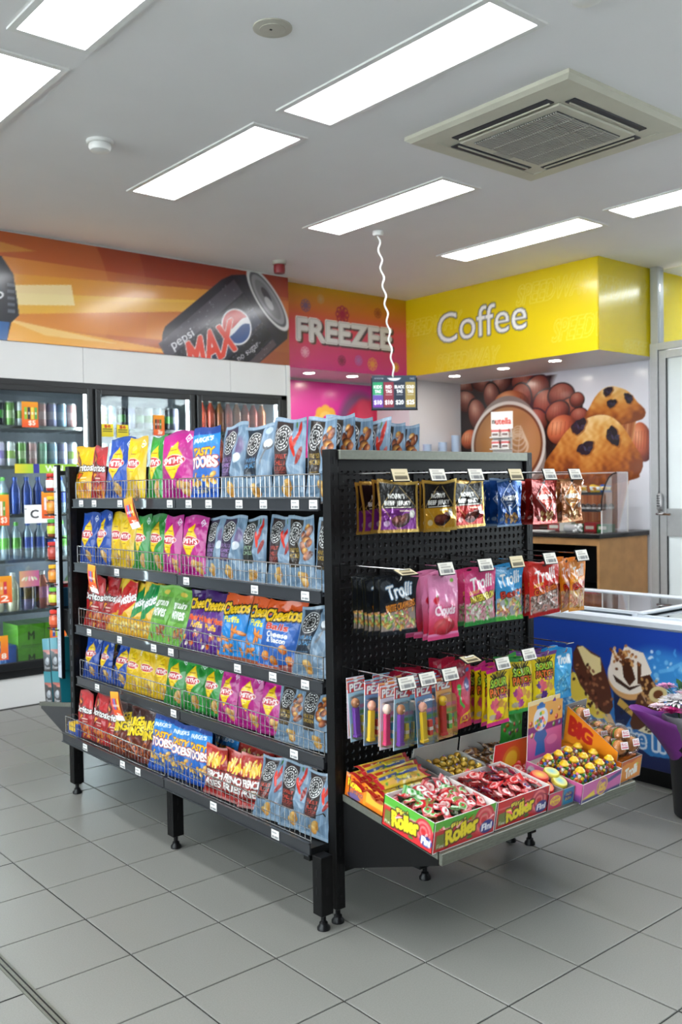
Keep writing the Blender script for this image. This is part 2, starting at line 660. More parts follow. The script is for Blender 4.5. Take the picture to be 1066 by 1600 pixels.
def slab(name, cv, parent=None, loc=(0, 0, 0), rot=(0, 0, 0), **k):
    return mesh_obj(name, slab_mesh(name, cv, **k), parent, loc, rot)

def pouch_mesh(name, cv, d, seed, matn='print_bag', crimp=.055, crum=1.0, hang=False, back=None, ink=1.0):
    """a filled packet: printed front (-y), crimped seals top and bottom, x centred, z from 0"""
    r = np.random.RandomState(seed)
    nx, ny = cv.nx, cv.ny
    w, h = cv.w, cv.h
    def surf(nx, ny, sign):
        U, V = np.meshgrid(np.linspace(0, 1, nx), np.linspace(0, 1, ny))
        e = np.clip(1 - np.abs(2 * U - 1) ** 2.4, 0, 1)
        p = np.clip((V - crimp) / (1 - 2 * crimp), 0, 1)
        fat = np.clip(np.sin(math.pi * p ** (.78 if not hang else .62)), 0, 1) ** .62
        T = d / 2 * e ** .7 * fat
        rr = np.random.RandomState(seed + (0 if sign > 0 else 77))
        n = np.zeros_like(U)
        for k in range(7):
            a, b, c = rr.uniform(-8, 8), rr.uniform(-10, 10), rr.uniform(0, 6)
            q = np.abs(np.sin(a * U + b * V + c + .9 * np.sin(3 * V + 4 * U + c)))
            n += (1 - 2.2 * q ** .7) * rr.uniform(.4, 1)
        # dents pressed into the film
        for k in range(5):
            uu, vv, ss = rr.uniform(.1, .9), rr.uniform(.12, .9), rr.uniform(.07, .18)
            n -= 2.2 * np.exp(-(((U - uu) / ss) ** 2 + ((V - vv) * h / w / ss) ** 2)) * rr.uniform(.4, 1)
        # gathers running in from the seals
        g = np.abs(np.sin(U * rr.uniform(9, 14) + c)) * (np.exp(-((V - 1 + crimp) / .15) ** 2) + np.exp(-((V - crimp) / .12) ** 2))
        T = T + crum * (.0024 * n * np.sqrt(e) - .0065 * g * e) * np.clip(fat * 3, 0, 1)
        wob = .007 * crum * np.sin(U * 4 + ph) * np.clip((V - .8) / .2, 0, 1) ** 1.5
        x = (U - .5) * w * (1 - .075 * fat) + .004 * crum * np.sin(V * 5 + ph)
        z = V * h + .006 * crum * np.sin(U * 5 + ph2) * V ** 6
        y = -sign * np.maximum(T, .0005) + wob + .01 * crum * np.sin(V * 3.1 + ph) * 0.4
        return np.stack([x, y, z], -1)
    ph, ph2 = r.uniform(0, 6, 2)
    A = surf(nx, ny, 1)
    nb, mb = 15, 21
    Bk = surf(nb, mb, -1)
    # stitch: the back's rim follows the front's rim
    C = cv.vcols() * ink
    V = np.concatenate([A.reshape(-1, 3), Bk.reshape(-1, 3)])
    bc = s2l(hx(back)) if back else np.median(C.reshape(-1, 3), 0)
    CC = np.concatenate([C.reshape(-1, 3), np.tile(bc, (nb * mb, 1))])
    F = np.concatenate([grid_faces(nx, ny), grid_faces(nb, mb, nx * ny, True)])
    return np_mesh(name, V, F, CC, [matn])
# ================================================================== THE SETTING
ORD = ['first', 'second', 'third', 'fourth', 'fifth', 'sixth', 'seventh', 'eighth', 'ninth', 'tenth', 'eleventh', 'twelfth', 'thirteenth', 'fourteenth']
CZ = 2.97                      # ceiling height
FY = 3.94                      # fridge wall plane
def project(x, y, z):
    d = Vector((x, y, z)) - CAM
    q = d.dot(fw)
    return (533 + F_PX * d.dot(rt) / q, 800 - F_PX * d.dot(up) / q, q) if q > .1 else (-1e4, -1e4, q)

# floor: grout bed with one object per tile in view
floor = struct(B(-5.0, 6.7, -4.6, 4.7, -.06, -.0035).build('floor', 'grout'))
tb = MB()
h, c = .1474, .0015
tb.add([(-h, -h, -.0035), (h, -h, -.0035), (h, h, -.0035), (-h, h, -.0035), (-h, -h, -.0012), (h, -h, -.0012), (h, h, -.0012), (-h, h, -.0012),
        (-h + c, -h + c, 0), (h - c, -h + c, 0), (h - c, h - c, 0), (-h + c, h - c, 0)],
       [(0, 1, 5, 4), (1, 2, 6, 5), (2, 3, 7, 6), (3, 0, 4, 7), (4, 5, 9, 8), (5, 6, 10, 9), (6, 7, 11, 10), (7, 4, 8, 11), (8, 9, 10, 11)])
tile_me = tb.mesh('tile', 'tile')
rest = MB()
tiles = []
for i in range(-17, 23):
    for j in range(-16, 16):
        x, y = (i + .5) * .3, (j + .5) * .3
        if j == 15 or (y > FY and x < 3.3):
            continue
        u, v, q = project(x, y, 0)
        vis = q > 0 and -60 < u < 1126 and 700 < v < 1720 and y < FY and x < 4.7
        if vis:
            tiles.append((q, x, y))
        else:
            rest.add([(x + a, y + b, -.0002) for a, b in ((-h, -h), (h, -h), (h, h), (-h, h))], [(0, 1, 2, 3)])
tiles.sort()
for q, x, y in tiles[:300]:
    mesh_obj('tile', tile_me, floor, (x, y, 0))
for q, x, y in tiles[300:]:
    rest.add([(x + a, y + b, -.0002) for a, b in ((-h, -h), (h, -h), (h, h), (-h, h))], [(0, 1, 2, 3)])
tag(rest.build('tile_field', 'tile', floor), kind='stuff')
tr = MB().box(-.316, -.284, -4.6, FY, -.003, .0022)
tr.box(-.309, -.305, -4.6, FY, -.003, .0026, 1).box(-.295, -.291, -4.6, FY, -.003, .0026, 1)
struct(tr.build('trim_1', ['brushed', 'black_plastic']))

struct(B(-5.2, 6.8, -4.8, 4.9, CZ, CZ + .1).build('ceiling', 'ceiling_paint'))
# fridge wall: cladding panels over the doors, white plinth below
wb = struct(B(-5.0, 3.14, FY + .012, FY + .05, 2.05, CZ).build('wall_back', 'white_panel'))
xs = [-5.0, -3.2, -1.9, -.75, .4, 1.452, 2.6, 3.105]
for a, b in zip(xs[:-1], xs[1:]):
    B(a + .0015, b - .0015, FY, FY + .012, 2.05, 2.284).build('wall_panel', 'white_panel', wb)
B(-5.0, -.85, FY + .012, FY + .05, .185, 2.05).build('sky_block_panel', 'dim_wall', wb)  # unseen panel added to shut out sky glare on the chip bags
B(3.107, 3.14, FY - .012, FY + .05, .0, 2.284).build('corner_post', 'white_panel', wb)
B(-5.0, 3.107, FY, FY + .05, 0, .185).build('plinth_panel', 'white_panel', wb)
B(3.09, 3.14, FY + .05, 4.70, 0, CZ).build('return_wall', 'white_panel', wb)
struct(B(-5.0, 5.28, -4.6, -4.5, 0, CZ).build('wall_front', 'dim_wall'))  # unseen wall, made solid and dark to cut glare on the pegboard
struct(B(3.09, 4.70, 4.66, 4.76, 0, 2.3).build('wall_pink_back', 'wall_white'))
nib = MB().box(4.70, 6.7, 4.22, 4.76, 0, 2.3)
struct(nib.build('wall_corner', 'wall_white'))
struct(B(5.38, 5.46, 2.12, 4.22, 0, 2.3).build('wall_coffee', 'wall_white'))
bk = MB().box(3.14, 4.56, 4.105, 4.76, 2.30, CZ).box(4.565, 6.7, 2.125, 4.76, 2.30, CZ)
struct(bk.build('wall_bulkhead', 'white_panel'))
struct(B(6.6, 6.7, -.2, 2.125, 0, CZ).build('wall_storeroom', 'wall_white'))  # unseen wall added to keep sky brightness out of the storeroom
struct(B(5.27, 6.7, -.3, -.2, 0, CZ).build('wall_storeroom_side', 'wall_white'))  # unseen too, added to block the sky

# ---- right partition: column, door with frosted glass, transom
def alu(mb, x0, x1, y0, y1, z0, z1):
    return mb.box(x0, x1, y0, y1, z0, z1, ch=.003)
struct(alu(MB(), 5.2, 5.285, 2.037, 2.101, 2.39, CZ).build('trim_2', 'alu'))
d1 = thing('door_1', None, None, (5.2, 1.6, 0), kind='structure')
fr = MB()
for y0, y1 in ((2.036, 2.10), (1.02, 1.075)):
    alu(fr, 5.185, 5.26, y0, y1, 0, 2.39)
alu(fr, 5.185, 5.26, 1.075, 2.036, 2.335, 2.39)
fr.build('door_frame', 'alu', d1, world=True)
lf = MB()
for y0, y1 in ((1.972, 2.032), (1.08, 1.14)):
    alu(lf, 5.195, 5.235, y0, y1, .01, 2.33)
for z0, z1 in ((.01, .16), (.93, 1.14), (2.27, 2.33)):
    alu(lf, 5.195, 5.235, 1.14, 1.972, z0, z1)
lf.build('door_leaf', 'alu', d1, world=True)
for z0, z1 in ((.15, .94), (1.13, 2.28)):
    B(5.21, 5.22, 1.13, 1.982, z0, z1).build('frosted_pane', 'frosted', d1, world=True)
gk = MB().box(5.196, 5.198, 1.962, 1.972, .16, 2.27).box(5.196, 5.198, 2.032, 2.037, .01, 2.33)
gk.build('seal', 'black_plastic', d1, world=True)
lk = MB().box(5.15, 5.195, 1.995, 2.035, 1.12, 1.26, ch=.014)
hd = lk.build('keypad_lock', 'silver', d1, world=True, smooth=True)
kb = MB()
for r_ in range(5):
    for c_ in range(2):
        kb.box(5.145, 5.15, 2.002 + c_ * .015, 2.012 + c_ * .015, 1.155 + r_ * .019, 1.167 + r_ * .019, ch=.002)
kb.build('keypad_buttons', 'rail_grey', hd, world=True)
MB().tube([(5.16, 2.02, 1.10), (5.135, 2.02, 1.10), (5.13, 2.0, 1.10), (5.13, 1.90, 1.098)], .009, 8).build('lever', 'chrome', d1, world=True, smooth=True)
B(5.225, 5.235, 1.075, 2.036, 2.392, CZ - .03).build('transom_glass', 'window_glass', d1, world=True)
struct(B(5.2, 5.27, -.2, 1.02, 0, CZ).build('wall_right', 'wall_white'))

# ---- shopfront behind and beside the camera (seen only as reflections and daylight)
def shopfront(name, axis, at_, a0, a1, n, sill=.12):
    e = thing(name, None, None, ((at_, (a0 + a1) / 2, 0) if axis == 'x' else ((a0 + a1) / 2, at_, 0)), kind='structure')
    m = MB()
    def put(q, u0, u1, z0, z1, t0, t1):
        if axis == 'x':
            q.box(at_ + t0, at_ + t1, u0, u1, z0, z1)
        else:
            q.box(u0, u1, at_ + t0, at_ + t1, z0, z1)
    st = (a1 - a0) / n
    for k in range(n + 1):
        put(m, a0 + k * st - .03, a0 + k * st + .03, 0, CZ, 0, .08)
    put(m, a0, a1, 0, sill, 0, .08)
    put(m, a0, a1, 2.78, CZ, 0, .08)
    m.build('window_frame', 'alu' if sill < .5 else 'dim_wall', e, world=True)
    for k in range(n):
        g = MB()
        put(g, a0 + k * st + .03, a0 + (k + 1) * st - .03, sill, 2.78, .03, .04)
        g.build('pane', 'window_glass', e, world=True)
shopfront('window_1', 'x', 5.2, -4.2, -.2, 3, 1.1)  # sill raised to keep low daylight off the floor
struct(B(5.2, 5.28, -4.5, -4.2, 0, CZ).build('wall_right_front', 'dim_wall'))
shopfront('fill_window', 'x', -5.08, -4.5, 3.9, 6, .8)  # unseen window added to light the ceiling; sill raised to darken the floor
struct(B(-30, 40, -40, 20, -.2, -.07).build('ground_outside', 'concrete'))
rng = random.Random(5)
def tree(x, y, hgt, rad, label):
    t = thing('tree', label, 'tree', (x, y, -.07), group='trees outside the shopfront')
    MB().tube([(0, 0, 0), (.05, .03, hgt * .3), (-.05, 0, hgt * .6)], [.16, .12, .06], 8).build('trunk', 'bark', t, smooth=True)
    m = MB()
    for k in range(1700):
        th, ph, rr = rng.uniform(0, 6.28), math.acos(rng.uniform(-1, 1)), rad * rng.uniform(.25, 1) ** .5
        c = Vector((rr * math.sin(ph) * math.cos(th), rr * math.sin(ph) * math.sin(th), hgt * .62 + rr * .8 * math.cos(ph)))
        a = Vector((rng.gauss(0, 1), rng.gauss(0, 1), rng.gauss(0, 1))).normalized()
        b = a.cross(Vector((rng.gauss(0, 1), rng.gauss(0, 1), rng.gauss(0, 1)))).normalized()
        s_ = rng.uniform(.1, .22)
        m.add([c - a * s_, c + b * s_ * .6, c + a * s_, c - b * s_ * .6], [(0, 1, 2, 3)])
    tag(m.build('foliage', 'foliage', t), kind='stuff')
for k, (x, y, hg, rd) in enumerate([(10.6, -9.2, 4.4, 1.0), (13.5, -10.5, 6.0, 1.6), (7.2, -11.5, 4.6, 1.1), (9.0, -15.5, 5.5, 1.3), (17.0, -13.0, 6.0, 1.6)]):
    tree(x, y, hg, rd, 'street tree outside the shopfront, %s of five' % ORD[k])

# ================================================================== CEILING FITTINGS
def ceiling_light(cx, cy, label):
    t = thing('ceiling_light', label, 'ceiling light', (cx, cy, CZ), group='recessed ceiling light panels')
    lx, ly, f = .128, .577, .026
    m = MB()
    m.box(-lx - f, -lx, -ly - f, ly + f, -.008, 0).box(lx, lx + f, -ly - f, ly + f, -.008, 0)
    m.box(-lx, lx, -ly - f, -ly, -.008, 0).box(-lx, lx, ly, ly + f, -.008, 0)
    m.build('frame', 'white_plastic', t)
    MB().box(-lx, lx, -ly, ly, -.004, -.001).build('diffuser', 'panel_light', t)
LX = {0: .18, 1: 1.348, 2: 2.556, 3: 3.755}
LB = {(1, 0): 'long bright ceiling light panel at top centre, beside the air conditioner', (1, 1): 'bright ceiling light panel between smoke detector and white cord',
      (2, 1): 'bright ceiling light panel just above the spiral cord', (3, 1): 'bright ceiling light panel nearest the yellow coffee fascia',
      (3, 0): 'ceiling light panel cut by the right edge, behind the air conditioner', (0, 0): 'ceiling light panel at top left corner, right of the other one',
      (0, 1): 'ceiling light panel cut off by the left edge of the photo'}
for ci, cx in LX.items():
    for ri, cy in ((0, .828), (1, 2.2)):
        if (ci, ri) == (2, 0):
            continue
        ceiling_light(cx, cy, LB[ci, ri])
for k, (cx, cy) in enumerate([(-1.0, .828), (-1.0, 2.2), (-2.2, 2.2), (-2.2, .828), (-2.2, -.545), (.18, -.545), (2.556, -.545), (-1.0, -1.92), (1.348, -1.92), (3.755, -1.92), (3.755, -.545), (5.9, 1.2), (-3.4, .828), (-3.4, -1.92)]):  # the storeroom panel is added to brighten the frosted door from behind
    ceiling_light(cx, cy, 'ceiling light panel overhead outside the picture, %s of that set' % ORD[k])

ac = thing('air_conditioner', 'beige square ceiling cassette air conditioner with dark outlet slots', 'air conditioner', (2.325, .862, CZ))
R_ = .464
pl = MB()
pl.lathe([(R_ * 1.414, 0), (R_ * 1.414, -.016), (R_ * 1.35, -.03), (.36 * 1.414, -.034), (.36 * 1.414, -.028)], 4)
me = pl.mesh('face_plate', 'ac_beige')
me.transform(Matrix.Rotation(math.pi / 4, 4, 'Z'))
mesh_obj('face_plate', me, ac)
# bars of the plate between the slots and the intake
b2 = MB()
b2.box(-.36, .36, -.36, .36, -.030, -.024)
b2.box(-.285, .285, -.285, .285, -.040, -.028, ch=.006)
b2.build('inner_plate', 'ac_beige', ac)
for k in range(4):
    s_ = MB().box(-.27, .27, -.352, -.30, -.0345, -.029, ch=.002)
    o = s_.build('outlet_slot', 'ac_dark', ac, rot=(0, 0, k * math.pi / 2))
    MB().box(-.255, .255, -.318, -.311, -.040, -.033).build('flap', 'ac_beige', o)
gr = MB().box(-.235, .235, -.235, .235, -.0425, -.038)
gr.build('intake_grille', 'ac_dark', ac)
sl = MB()
for k in range(37):
    y = -.228 + k * .01267
    sl.box(-.235, .235, y - .0034, y + .0034, -.0475, -.042)
for k in range(3):
    sl.box(-.12 + k * .12 - .003, -.12 + k * .12 + .003, -.235, .235, -.0485, -.042)
tag(sl.build('grille_slats', 'ac_grille', ac), kind='stuff')
MB().box(-.06, .06, .245, .275, -.0425, -.039, ch=.004).build('control_window', 'ac_grille', ac)

sd = thing('smoke_detector', 'white round smoke detector on the ceiling at left', 'smoke detector', (.762, 2.225, CZ))
MB().lathe([(.062, 0), (.062, -.012), (.058, -.016)], 24).build('base', 'white_plastic', sd, smooth=True)
MB().lathe([(.05, -.016), (.052, -.03), (.045, -.045), (.03, -.05), (0, -.05)], 24).build('sensor_head', 'white_plastic', sd, smooth=True)
MB().lathe([(.049, -.022), (.0505, -.024), (.0505, -.028), (.049, -.03)], 24).build('vent_ring', 'ac_grille', sd)
cd = thing('ceiling_speaker', 'flat beige round cover plate on ceiling near top centre', 'cover plate', (.759, .856, CZ))
MB().lathe([(.07, 0), (.07, -.004), (.062, -.007), (0, -.007)], 28).build('plate', 'beige_plastic', cd, smooth=True)
MB().lathe([(.046, -.007), (.046, -.0095), (.043, -.0095), (0, -.0095)], 28).build('centre_disc', 'beige_plastic', cd, smooth=True)
MB().box(-.012, -.004, -.004, .002, -.0115, -.009).build('keyhole', 'black_plastic', cd)
al = thing('alarm_beacon', 'small red alarm beacon under the ceiling above the can banner', 'alarm', (2.812, 3.60, CZ))
MB().lathe([(.05, 0), (.05, -.02), (.045, -.025)], 20).build('base', 'beige_plastic', al, smooth=True)
MB().lathe([(.04, -.025), (.042, -.06), (.038, -.085), (0, -.088)], 20).build('lens', 'red_plastic', al, smooth=True)
dt = thing('ceiling_detector', 'grey ceiling fitting cut off by the top edge at right', 'detector', (1.462, .035, CZ))
MB().lathe([(.05, 0), (.05, -.012), (.03, -.02), (0, -.02)], 20).build('body', 'white_plastic', dt, smooth=True)

# hanging price sign on a wavy cord
rose = thing('cord_hanger', 'white wavy cord hanging from round ceiling rose', 'cord', (2.85, 2.59, CZ))
MB().lathe([(.035, 0), (.036, -.018), (.028, -.028), (0, -.03)], 20).build('ceiling_rose', 'white_plastic', rose, smooth=True)
pts = []
for k in range(140):
    t = k / 139
    pts.append((.012 * math.sin(t * 50) * (1 - .4 * t) + .058 * t, .012 * math.cos(t * 50) * .5 - .066 * t, -.03 - t * .905))
MB().tube(pts, .0055, 6).build('cord', 'white_plastic', rose, smooth=True)

# ================================================================== PRINTED FASCIAS
# FREEZEE
cv = Cv(1.42, .67, 210)
cv.grad('#c2247f', '#d84a5c', y0=0, y1=.55).grad('#d84a5c', '#c79a10', y0=.55, y1=1.0, p=.8)
def flower(c, x, y, r, col, n=8, pet=.42, mid=None):
    for k in range(n):
        a = 2 * math.pi * k / n
        c.ring(x + r * .62 * math.cos(a), y + r * .62 * math.sin(a) * c.w / c.h, r * pet, r * pet, col, t=.35)
    c.ell(x, y, r * .3, r * .3, mid or col)
for (x, y, r, col) in ((.21, .75, .035, '#7a5a77'), (.32, .85, .026, '#c59a60'), (.48, .70, .05, '#9c1f45'), (.76, .78, .03, '#9a4a30'), (.20, .20, .03, '#e9a6c4'), (.47, .14, .03, '#7a1c4c'), (.60, .16, .03, '#a860a8'), (.71, .13, .038, '#d88a50'), (.90, .12, .028, '#d8a83c'), (.045, .75, .03, '#caa33c')):
    flower(cv, x, y, r, col)
for dx, dy, col, o in ((.012, -.018, '#4a3440', 5), (0, 0, '#e8e6e8', 4)):
    cv.text('FREEZEE', .505 + dx, .47 + dy, .72, .255, col, bold=o)
cv.text('FREEZEE', .505, .47, .71, .235, '#f2f0f2', bold=2, out='#8a8088', ow=1)
cv.text('FREEZEE', .505, .47, .71, .235, '#dcdade', bold=2)
f1 = slab('printed_fascia', cv, None, (3.85, 4.1, 2.30), (0, 0, 0), t=.008, mat_front='print_panel')
tag(f1, 'pink and orange fascia panel with flowers and chunky white lettering', 'sign')
# Coffee, long face
Lc = 1.985
cv = Cv(Lc, .67, 230, '#eed416')
cv.grad('#dcbf10', '#ecd21a', axis='x')
def ghost(c, x, y, w, hgt, sh=.25):
    m = dil(c.tmask('SPEEDWAY', x, y, w, hgt, shear=sh), 1.6)
    m2 = c.tmask('SPEEDWAY', x, y, w, hgt, shear=sh)
    c.put(np.clip(m - m2, 0, 1), '#f6e878', .7)
for x, y, w_, h_ in ((.16, .62, .34, .2), (.36, .12, .34, .2), (.80, .75, .34, .22), (.97, .28, .34, .24)):
    ghost(cv, x, y, w_, h_)
cv.text('Coffee', .435, .545, .475, .36, '#55565a', bold=2.6)
cv.text('Coffee', .435, .545, .475, .36, '#f3f1ee', bold=.6)
f2 = slab('printed_fascia', cv, None, (4.56, 2.12 + Lc / 2, 2.30), (0, 0, -math.pi / 2), t=.008, mat_front='print_panel')
tag(f2, 'long yellow fascia panel lettered Coffee in white', 'sign')
cv = Cv(2.1, .67, 150, '#ecd31a')
for x, y, w_, h_ in ((.12, .68, .34, .22), (.30, .05, .3, .2), (.7, .4, .34, .22)):
    ghost(cv, x, y, w_, h_)
f3 = slab('printed_fascia', cv, None, (4.556 + 1.05, 2.12, 2.30), (0, 0, 0), t=.008, mat_front='print_panel')
tag(f3, 'plain yellow end fascia with ghosted slanted lettering beside the door column', 'sign')
# pink splashback
cv = Cv(1.56, 1.3, 150, '#d8349c')
cv.ell(.12, .55, .42, .55, '#ee62b8', soft=.7).ell(.45, .4, .3, .3, '#e2409f', soft=.8)  # paler left patch puts the downlight glow into the colour
cv.ell(.86, .70, .17, .20, '#7d4a78', soft=.25).ell(.93, .67, .19, .19, '#d0234f', soft=.15).ell(.90, .78, .06, .1, '#dc3a5c', rot=.3, soft=.4)
for k in range(8):
    a = k * math.pi / 4
    cv.ell(.60 + .052 * math.cos(a), .74 + .052 * math.sin(a) * 1.2, .035, .035, '#efb84a')
cv.ell(.60, .74, .05, .05, '#f3cf6a').ell(.60, .74, .02, .026, '#d8349c')
flower(cv, .27, .86, .05, '#c058b8')
f4 = slab('splashback', cv, None, (3.14 + .78, 4.652, .98), (0, 0, 0), t=.008, mat_front='print_panel')
tag(f4, 'glossy pink splashback with yellow flower under the pink fascia', 'wall panel')

# orange drink banner over the fridges
Wb = 4.14
cv = Cv(Wb, .67, 640, '#b5602e')
X = lambda x: (x + 1.0) / Wb
Z = lambda z: (z - 2.285) / .67
cv.grad('#d98a35', '#9a3d22', y0=.15, y1=1.0)
cv.ell(X(.9), Z(2.55), .18, .11, '#e0953c', a=.8, soft=.8)
cv.grad('#a23f22', '#8a2f1d', y0=Z(2.80), y1=1.0)
m = cv.emask(X(.75), Z(2.60), .218, .19)[0]
cv.put(m, '#e8a04a', .30)
m = cv.emask(X(.75), Z(2.62), .285, .26)[0]
cv.put(m, '#c96a35', .25)
cv.poly([(X(.2), Z(2.66)), (X(2.5), Z(2.78)), (X(2.55), Z(2.70)), (X(.2), Z(2.45))], '#e3a03a', .75)
cv.poly([(X(.2), Z(2.52)), (X(2.45), Z(2.70)), (X(2.40), Z(2.62)), (X(.2), Z(2.36))], '#efc04a', .75)
cv.poly([(X(.9), Z(2.62)), (X(1.38), Z(2.68)), (X(1.40), Z(2.55)), (X(.9), Z(2.50))], '#f7ecc0', .75)
cv.poly([(X(.6), Z(2.44)), (X(1.6), Z(2.36)), (X(2.3), Z(2.30)), (X(.6), Z(2.28))], '#f0b450', .8)
cv.poly([(X(.9), Z(2.43)), (X(1.7), Z(2.33)), (X(1.2), Z(2.34))], '#f8dc9a', .6)
cv.poly([(X(.8), Z(2.90)), (X(1.15), Z(2.86)), (X(.8), Z(2.80))], '#d59a40', .6)
cv.poly([(X(2.5), Z(2.72)), (X(3.14), Z(2.78)), (X(3.14), Z(2.66)), (X(2.5), Z(2.62))], '#c66c30', .8)
cv.poly([(X(2.75), Z(2.55)), (X(3.14), Z(2.62)), (X(3.14), Z(2.285)), (X(2.6), Z(2.285))], '#8d4a34', .8)
# bottle at the left edge
cv.poly([(X(.70), Z(2.80)), (X(.93), Z(2.80)), (X(1.0), Z(2.70)), (X(1.02), Z(2.55)), (X(1.03), Z(2.45)), (X(.98), Z(2.40)), (X(.95), Z(2.285)), (X(.70), Z(2.285))], '#23262e')
cv.poly([(X(.70), Z(2.41)), (X(.97), Z(2.40)), (X(.95), Z(2.285)), (X(.70), Z(2.285))], '#2a5f9c')
for k in range(5):
    cv.rect(X(.96), Z(2.46 + k * .04), X(1.005), Z(2.48 + k * .04), '#5a5f68')
cv.text('O', X(.91), Z(2.56), .012, .06, '#e8e8ea', bold=1, shear=.3)
# can: dark body, lid at upper right, tilted
P_ = lambda *q: [(X(x), Z(z)) for x, z in q]
cv.poly(P_((2.04, 2.434), (2.06, 2.48), (2.53, 2.86), (2.62, 2.905), (2.74, 2.925), (3.13, 2.60), (3.12, 2.49), (3.0, 2.40), (2.85, 2.285), (2.05, 2.285), (2.03, 2.36)), '#26232c')
ax_, pp_ = (.762, .647), (-.647, .762)
def can(u, v):
    return (X(2.945 + ax_[0] * u + pp_[0] * v * .32), Z(2.765 + ax_[1] * u + pp_[1] * v * .32))
for v0, v1, col, a_ in ((.55, .93, '#4b4650', .9), (.1, .5, '#1b1a22', .9), (-.3, .1, '#35405e', .55), (-.75, -.4, '#15141a', .9), (-.98, -.80, '#5a4a4c', .8)):
    cv.poly([can(-1.0 - .3 * (v0 < .3), v0), can(-.16, v0 * .95), can(-.16, v1 * .95), can(-.98 - .3 * (v0 < .3), v1)], col, a_)
for k in range(190):
    r2 = np.random.RandomState(k)
    q_ = can(r2.uniform(-1.0, -.15), r2.uniform(-.95, .95))
    cv.ell(q_[0], q_[1], .0011, .0011, '#8a8690', a=.6)
lx_, ly_ = X(2.945), Z(2.765)
cv.ell(lx_, ly_, .024, .066, '#8f8d92', rot=.70).ring(lx_, ly_, .024, .066, '#d4d2d4', t=.13, rot=.70).ring(lx_, ly_, .020, .058, '#5a585e', t=.10, rot=.70)
cv.ell(lx_, ly_, .013, .042, '#77757a', rot=.70).ell(lx_ - .004, ly_ + .05, .006, .016, '#3a383e', rot=.70).ell(lx_ + .002, ly_ - .04, .006, .014, '#b4b2b6', rot=.70)
gx, gy = X(2.655), Z(2.535)
cv.ell(gx, gy, .032, .032, '#e8e8ea')
m = cv.emask(gx, gy, .029, .029)[0]
dy = (cv.Y - gy) * cv.h - (cv.X - gx) * cv.w * .35
wv = .03 * np.sin((cv.X - gx) * cv.w * 22)
cv.put(m * (dy > .02 + wv), '#c0392f').put(m * (dy < -.025 + wv), '#2a4c86')
cv.text('pepsi', X(2.20), Z(2.40), .050, .12, '#e6e4e8', rot=.58, bold=.6)
cv.text('MAX', X(2.44), Z(2.375), .105, .30, '#d8402c', rot=.50, shear=.35, bold=3, out='#e8dcd8', ow=2)
cv.text('no sugar', X(2.76), Z(2.355), .055, .07, '#c9c4c8', rot=.62)
bn = slab('drink_banner', cv, None, (-1.0 + Wb / 2, FY - .004, 2.285), (0, 0, 0), t=.008, mat_front='print_panel')
tag(bn, 'long orange banner printed with a dark tilted cola can, above fridges', 'banner')

# muffin photo on the coffee wall
Wm, Hm = 1.99, 1.33
cv = Cv(Wm, Hm, 340, '#d8d9e2')
cv.grad('#cdced8', '#e2e3ea', axis='x')
U = lambda y: (4.215 - y) / Wm
Vv = lambda z: (z - .965) / Hm
m = (cv.Y < .985) * np.clip((U(3.02 + .0) - cv.X - .06 * np.sin(cv.Y * 9)) * 26, 0, 1)
cv.put(m, '#1c0d0c')
rs = np.random.RandomState(3)
clean = cv.a.copy()
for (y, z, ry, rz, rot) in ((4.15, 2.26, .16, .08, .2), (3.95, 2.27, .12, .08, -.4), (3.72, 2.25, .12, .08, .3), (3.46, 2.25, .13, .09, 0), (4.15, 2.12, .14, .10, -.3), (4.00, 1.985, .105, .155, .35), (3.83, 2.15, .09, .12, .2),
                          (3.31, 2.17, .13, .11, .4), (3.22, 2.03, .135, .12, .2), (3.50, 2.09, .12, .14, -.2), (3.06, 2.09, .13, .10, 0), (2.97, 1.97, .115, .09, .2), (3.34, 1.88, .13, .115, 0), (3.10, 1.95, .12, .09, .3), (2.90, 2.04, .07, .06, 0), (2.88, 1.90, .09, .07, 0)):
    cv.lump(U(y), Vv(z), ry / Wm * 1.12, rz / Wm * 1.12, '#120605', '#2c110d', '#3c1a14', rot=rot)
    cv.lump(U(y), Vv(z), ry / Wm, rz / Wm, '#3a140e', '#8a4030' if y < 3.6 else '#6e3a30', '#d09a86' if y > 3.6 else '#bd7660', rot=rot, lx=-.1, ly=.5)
    for q in range(4):
        f = -.6 + .4 * q
        cv.line([(U(y) + f * ry / Wm * .7, Vv(z) - rz * .5 / Hm), (U(y) + f * ry / Wm * .5, Vv(z) + rz * .6 / Hm)], .003, '#4a1c12', .2)
# cut hazelnut
cv.lump(U(3.60), Vv(2.065), .10, .058, '#3a150c', '#a4532c', '#e0a070', rot=-.08, ly=.5)
for k in range(9):
    cv.line([(U(3.78 - k * .045), Vv(2.015)), (U(3.765 - k * .045), Vv(2.115))], .005, '#5a2412', .55)
cv.lump(U(3.60), Vv(1.985), .085, .022, '#2a0d08', '#6a2c1a', '#8a4428')
for yy, zz, r1, r2 in ((3.055, 1.80, .078, .062), (4.10, 1.77, .055, .045), (2.29, 1.66, .045, .08)):
    cv.lump(U(yy), Vv(zz), r1, r2, '#4a160c', '#c0603a', '#f0a87c', rot=.2, ly=.4)
    for k in range(6):
        cv.line([(U(yy) - r1 * .7 + k * r1 * .28, Vv(zz) - r2 * .5), (U(yy) - r1 * .6 + k * r1 * .28, Vv(zz) + r2 * .8)], .003, '#6a2412', .5)
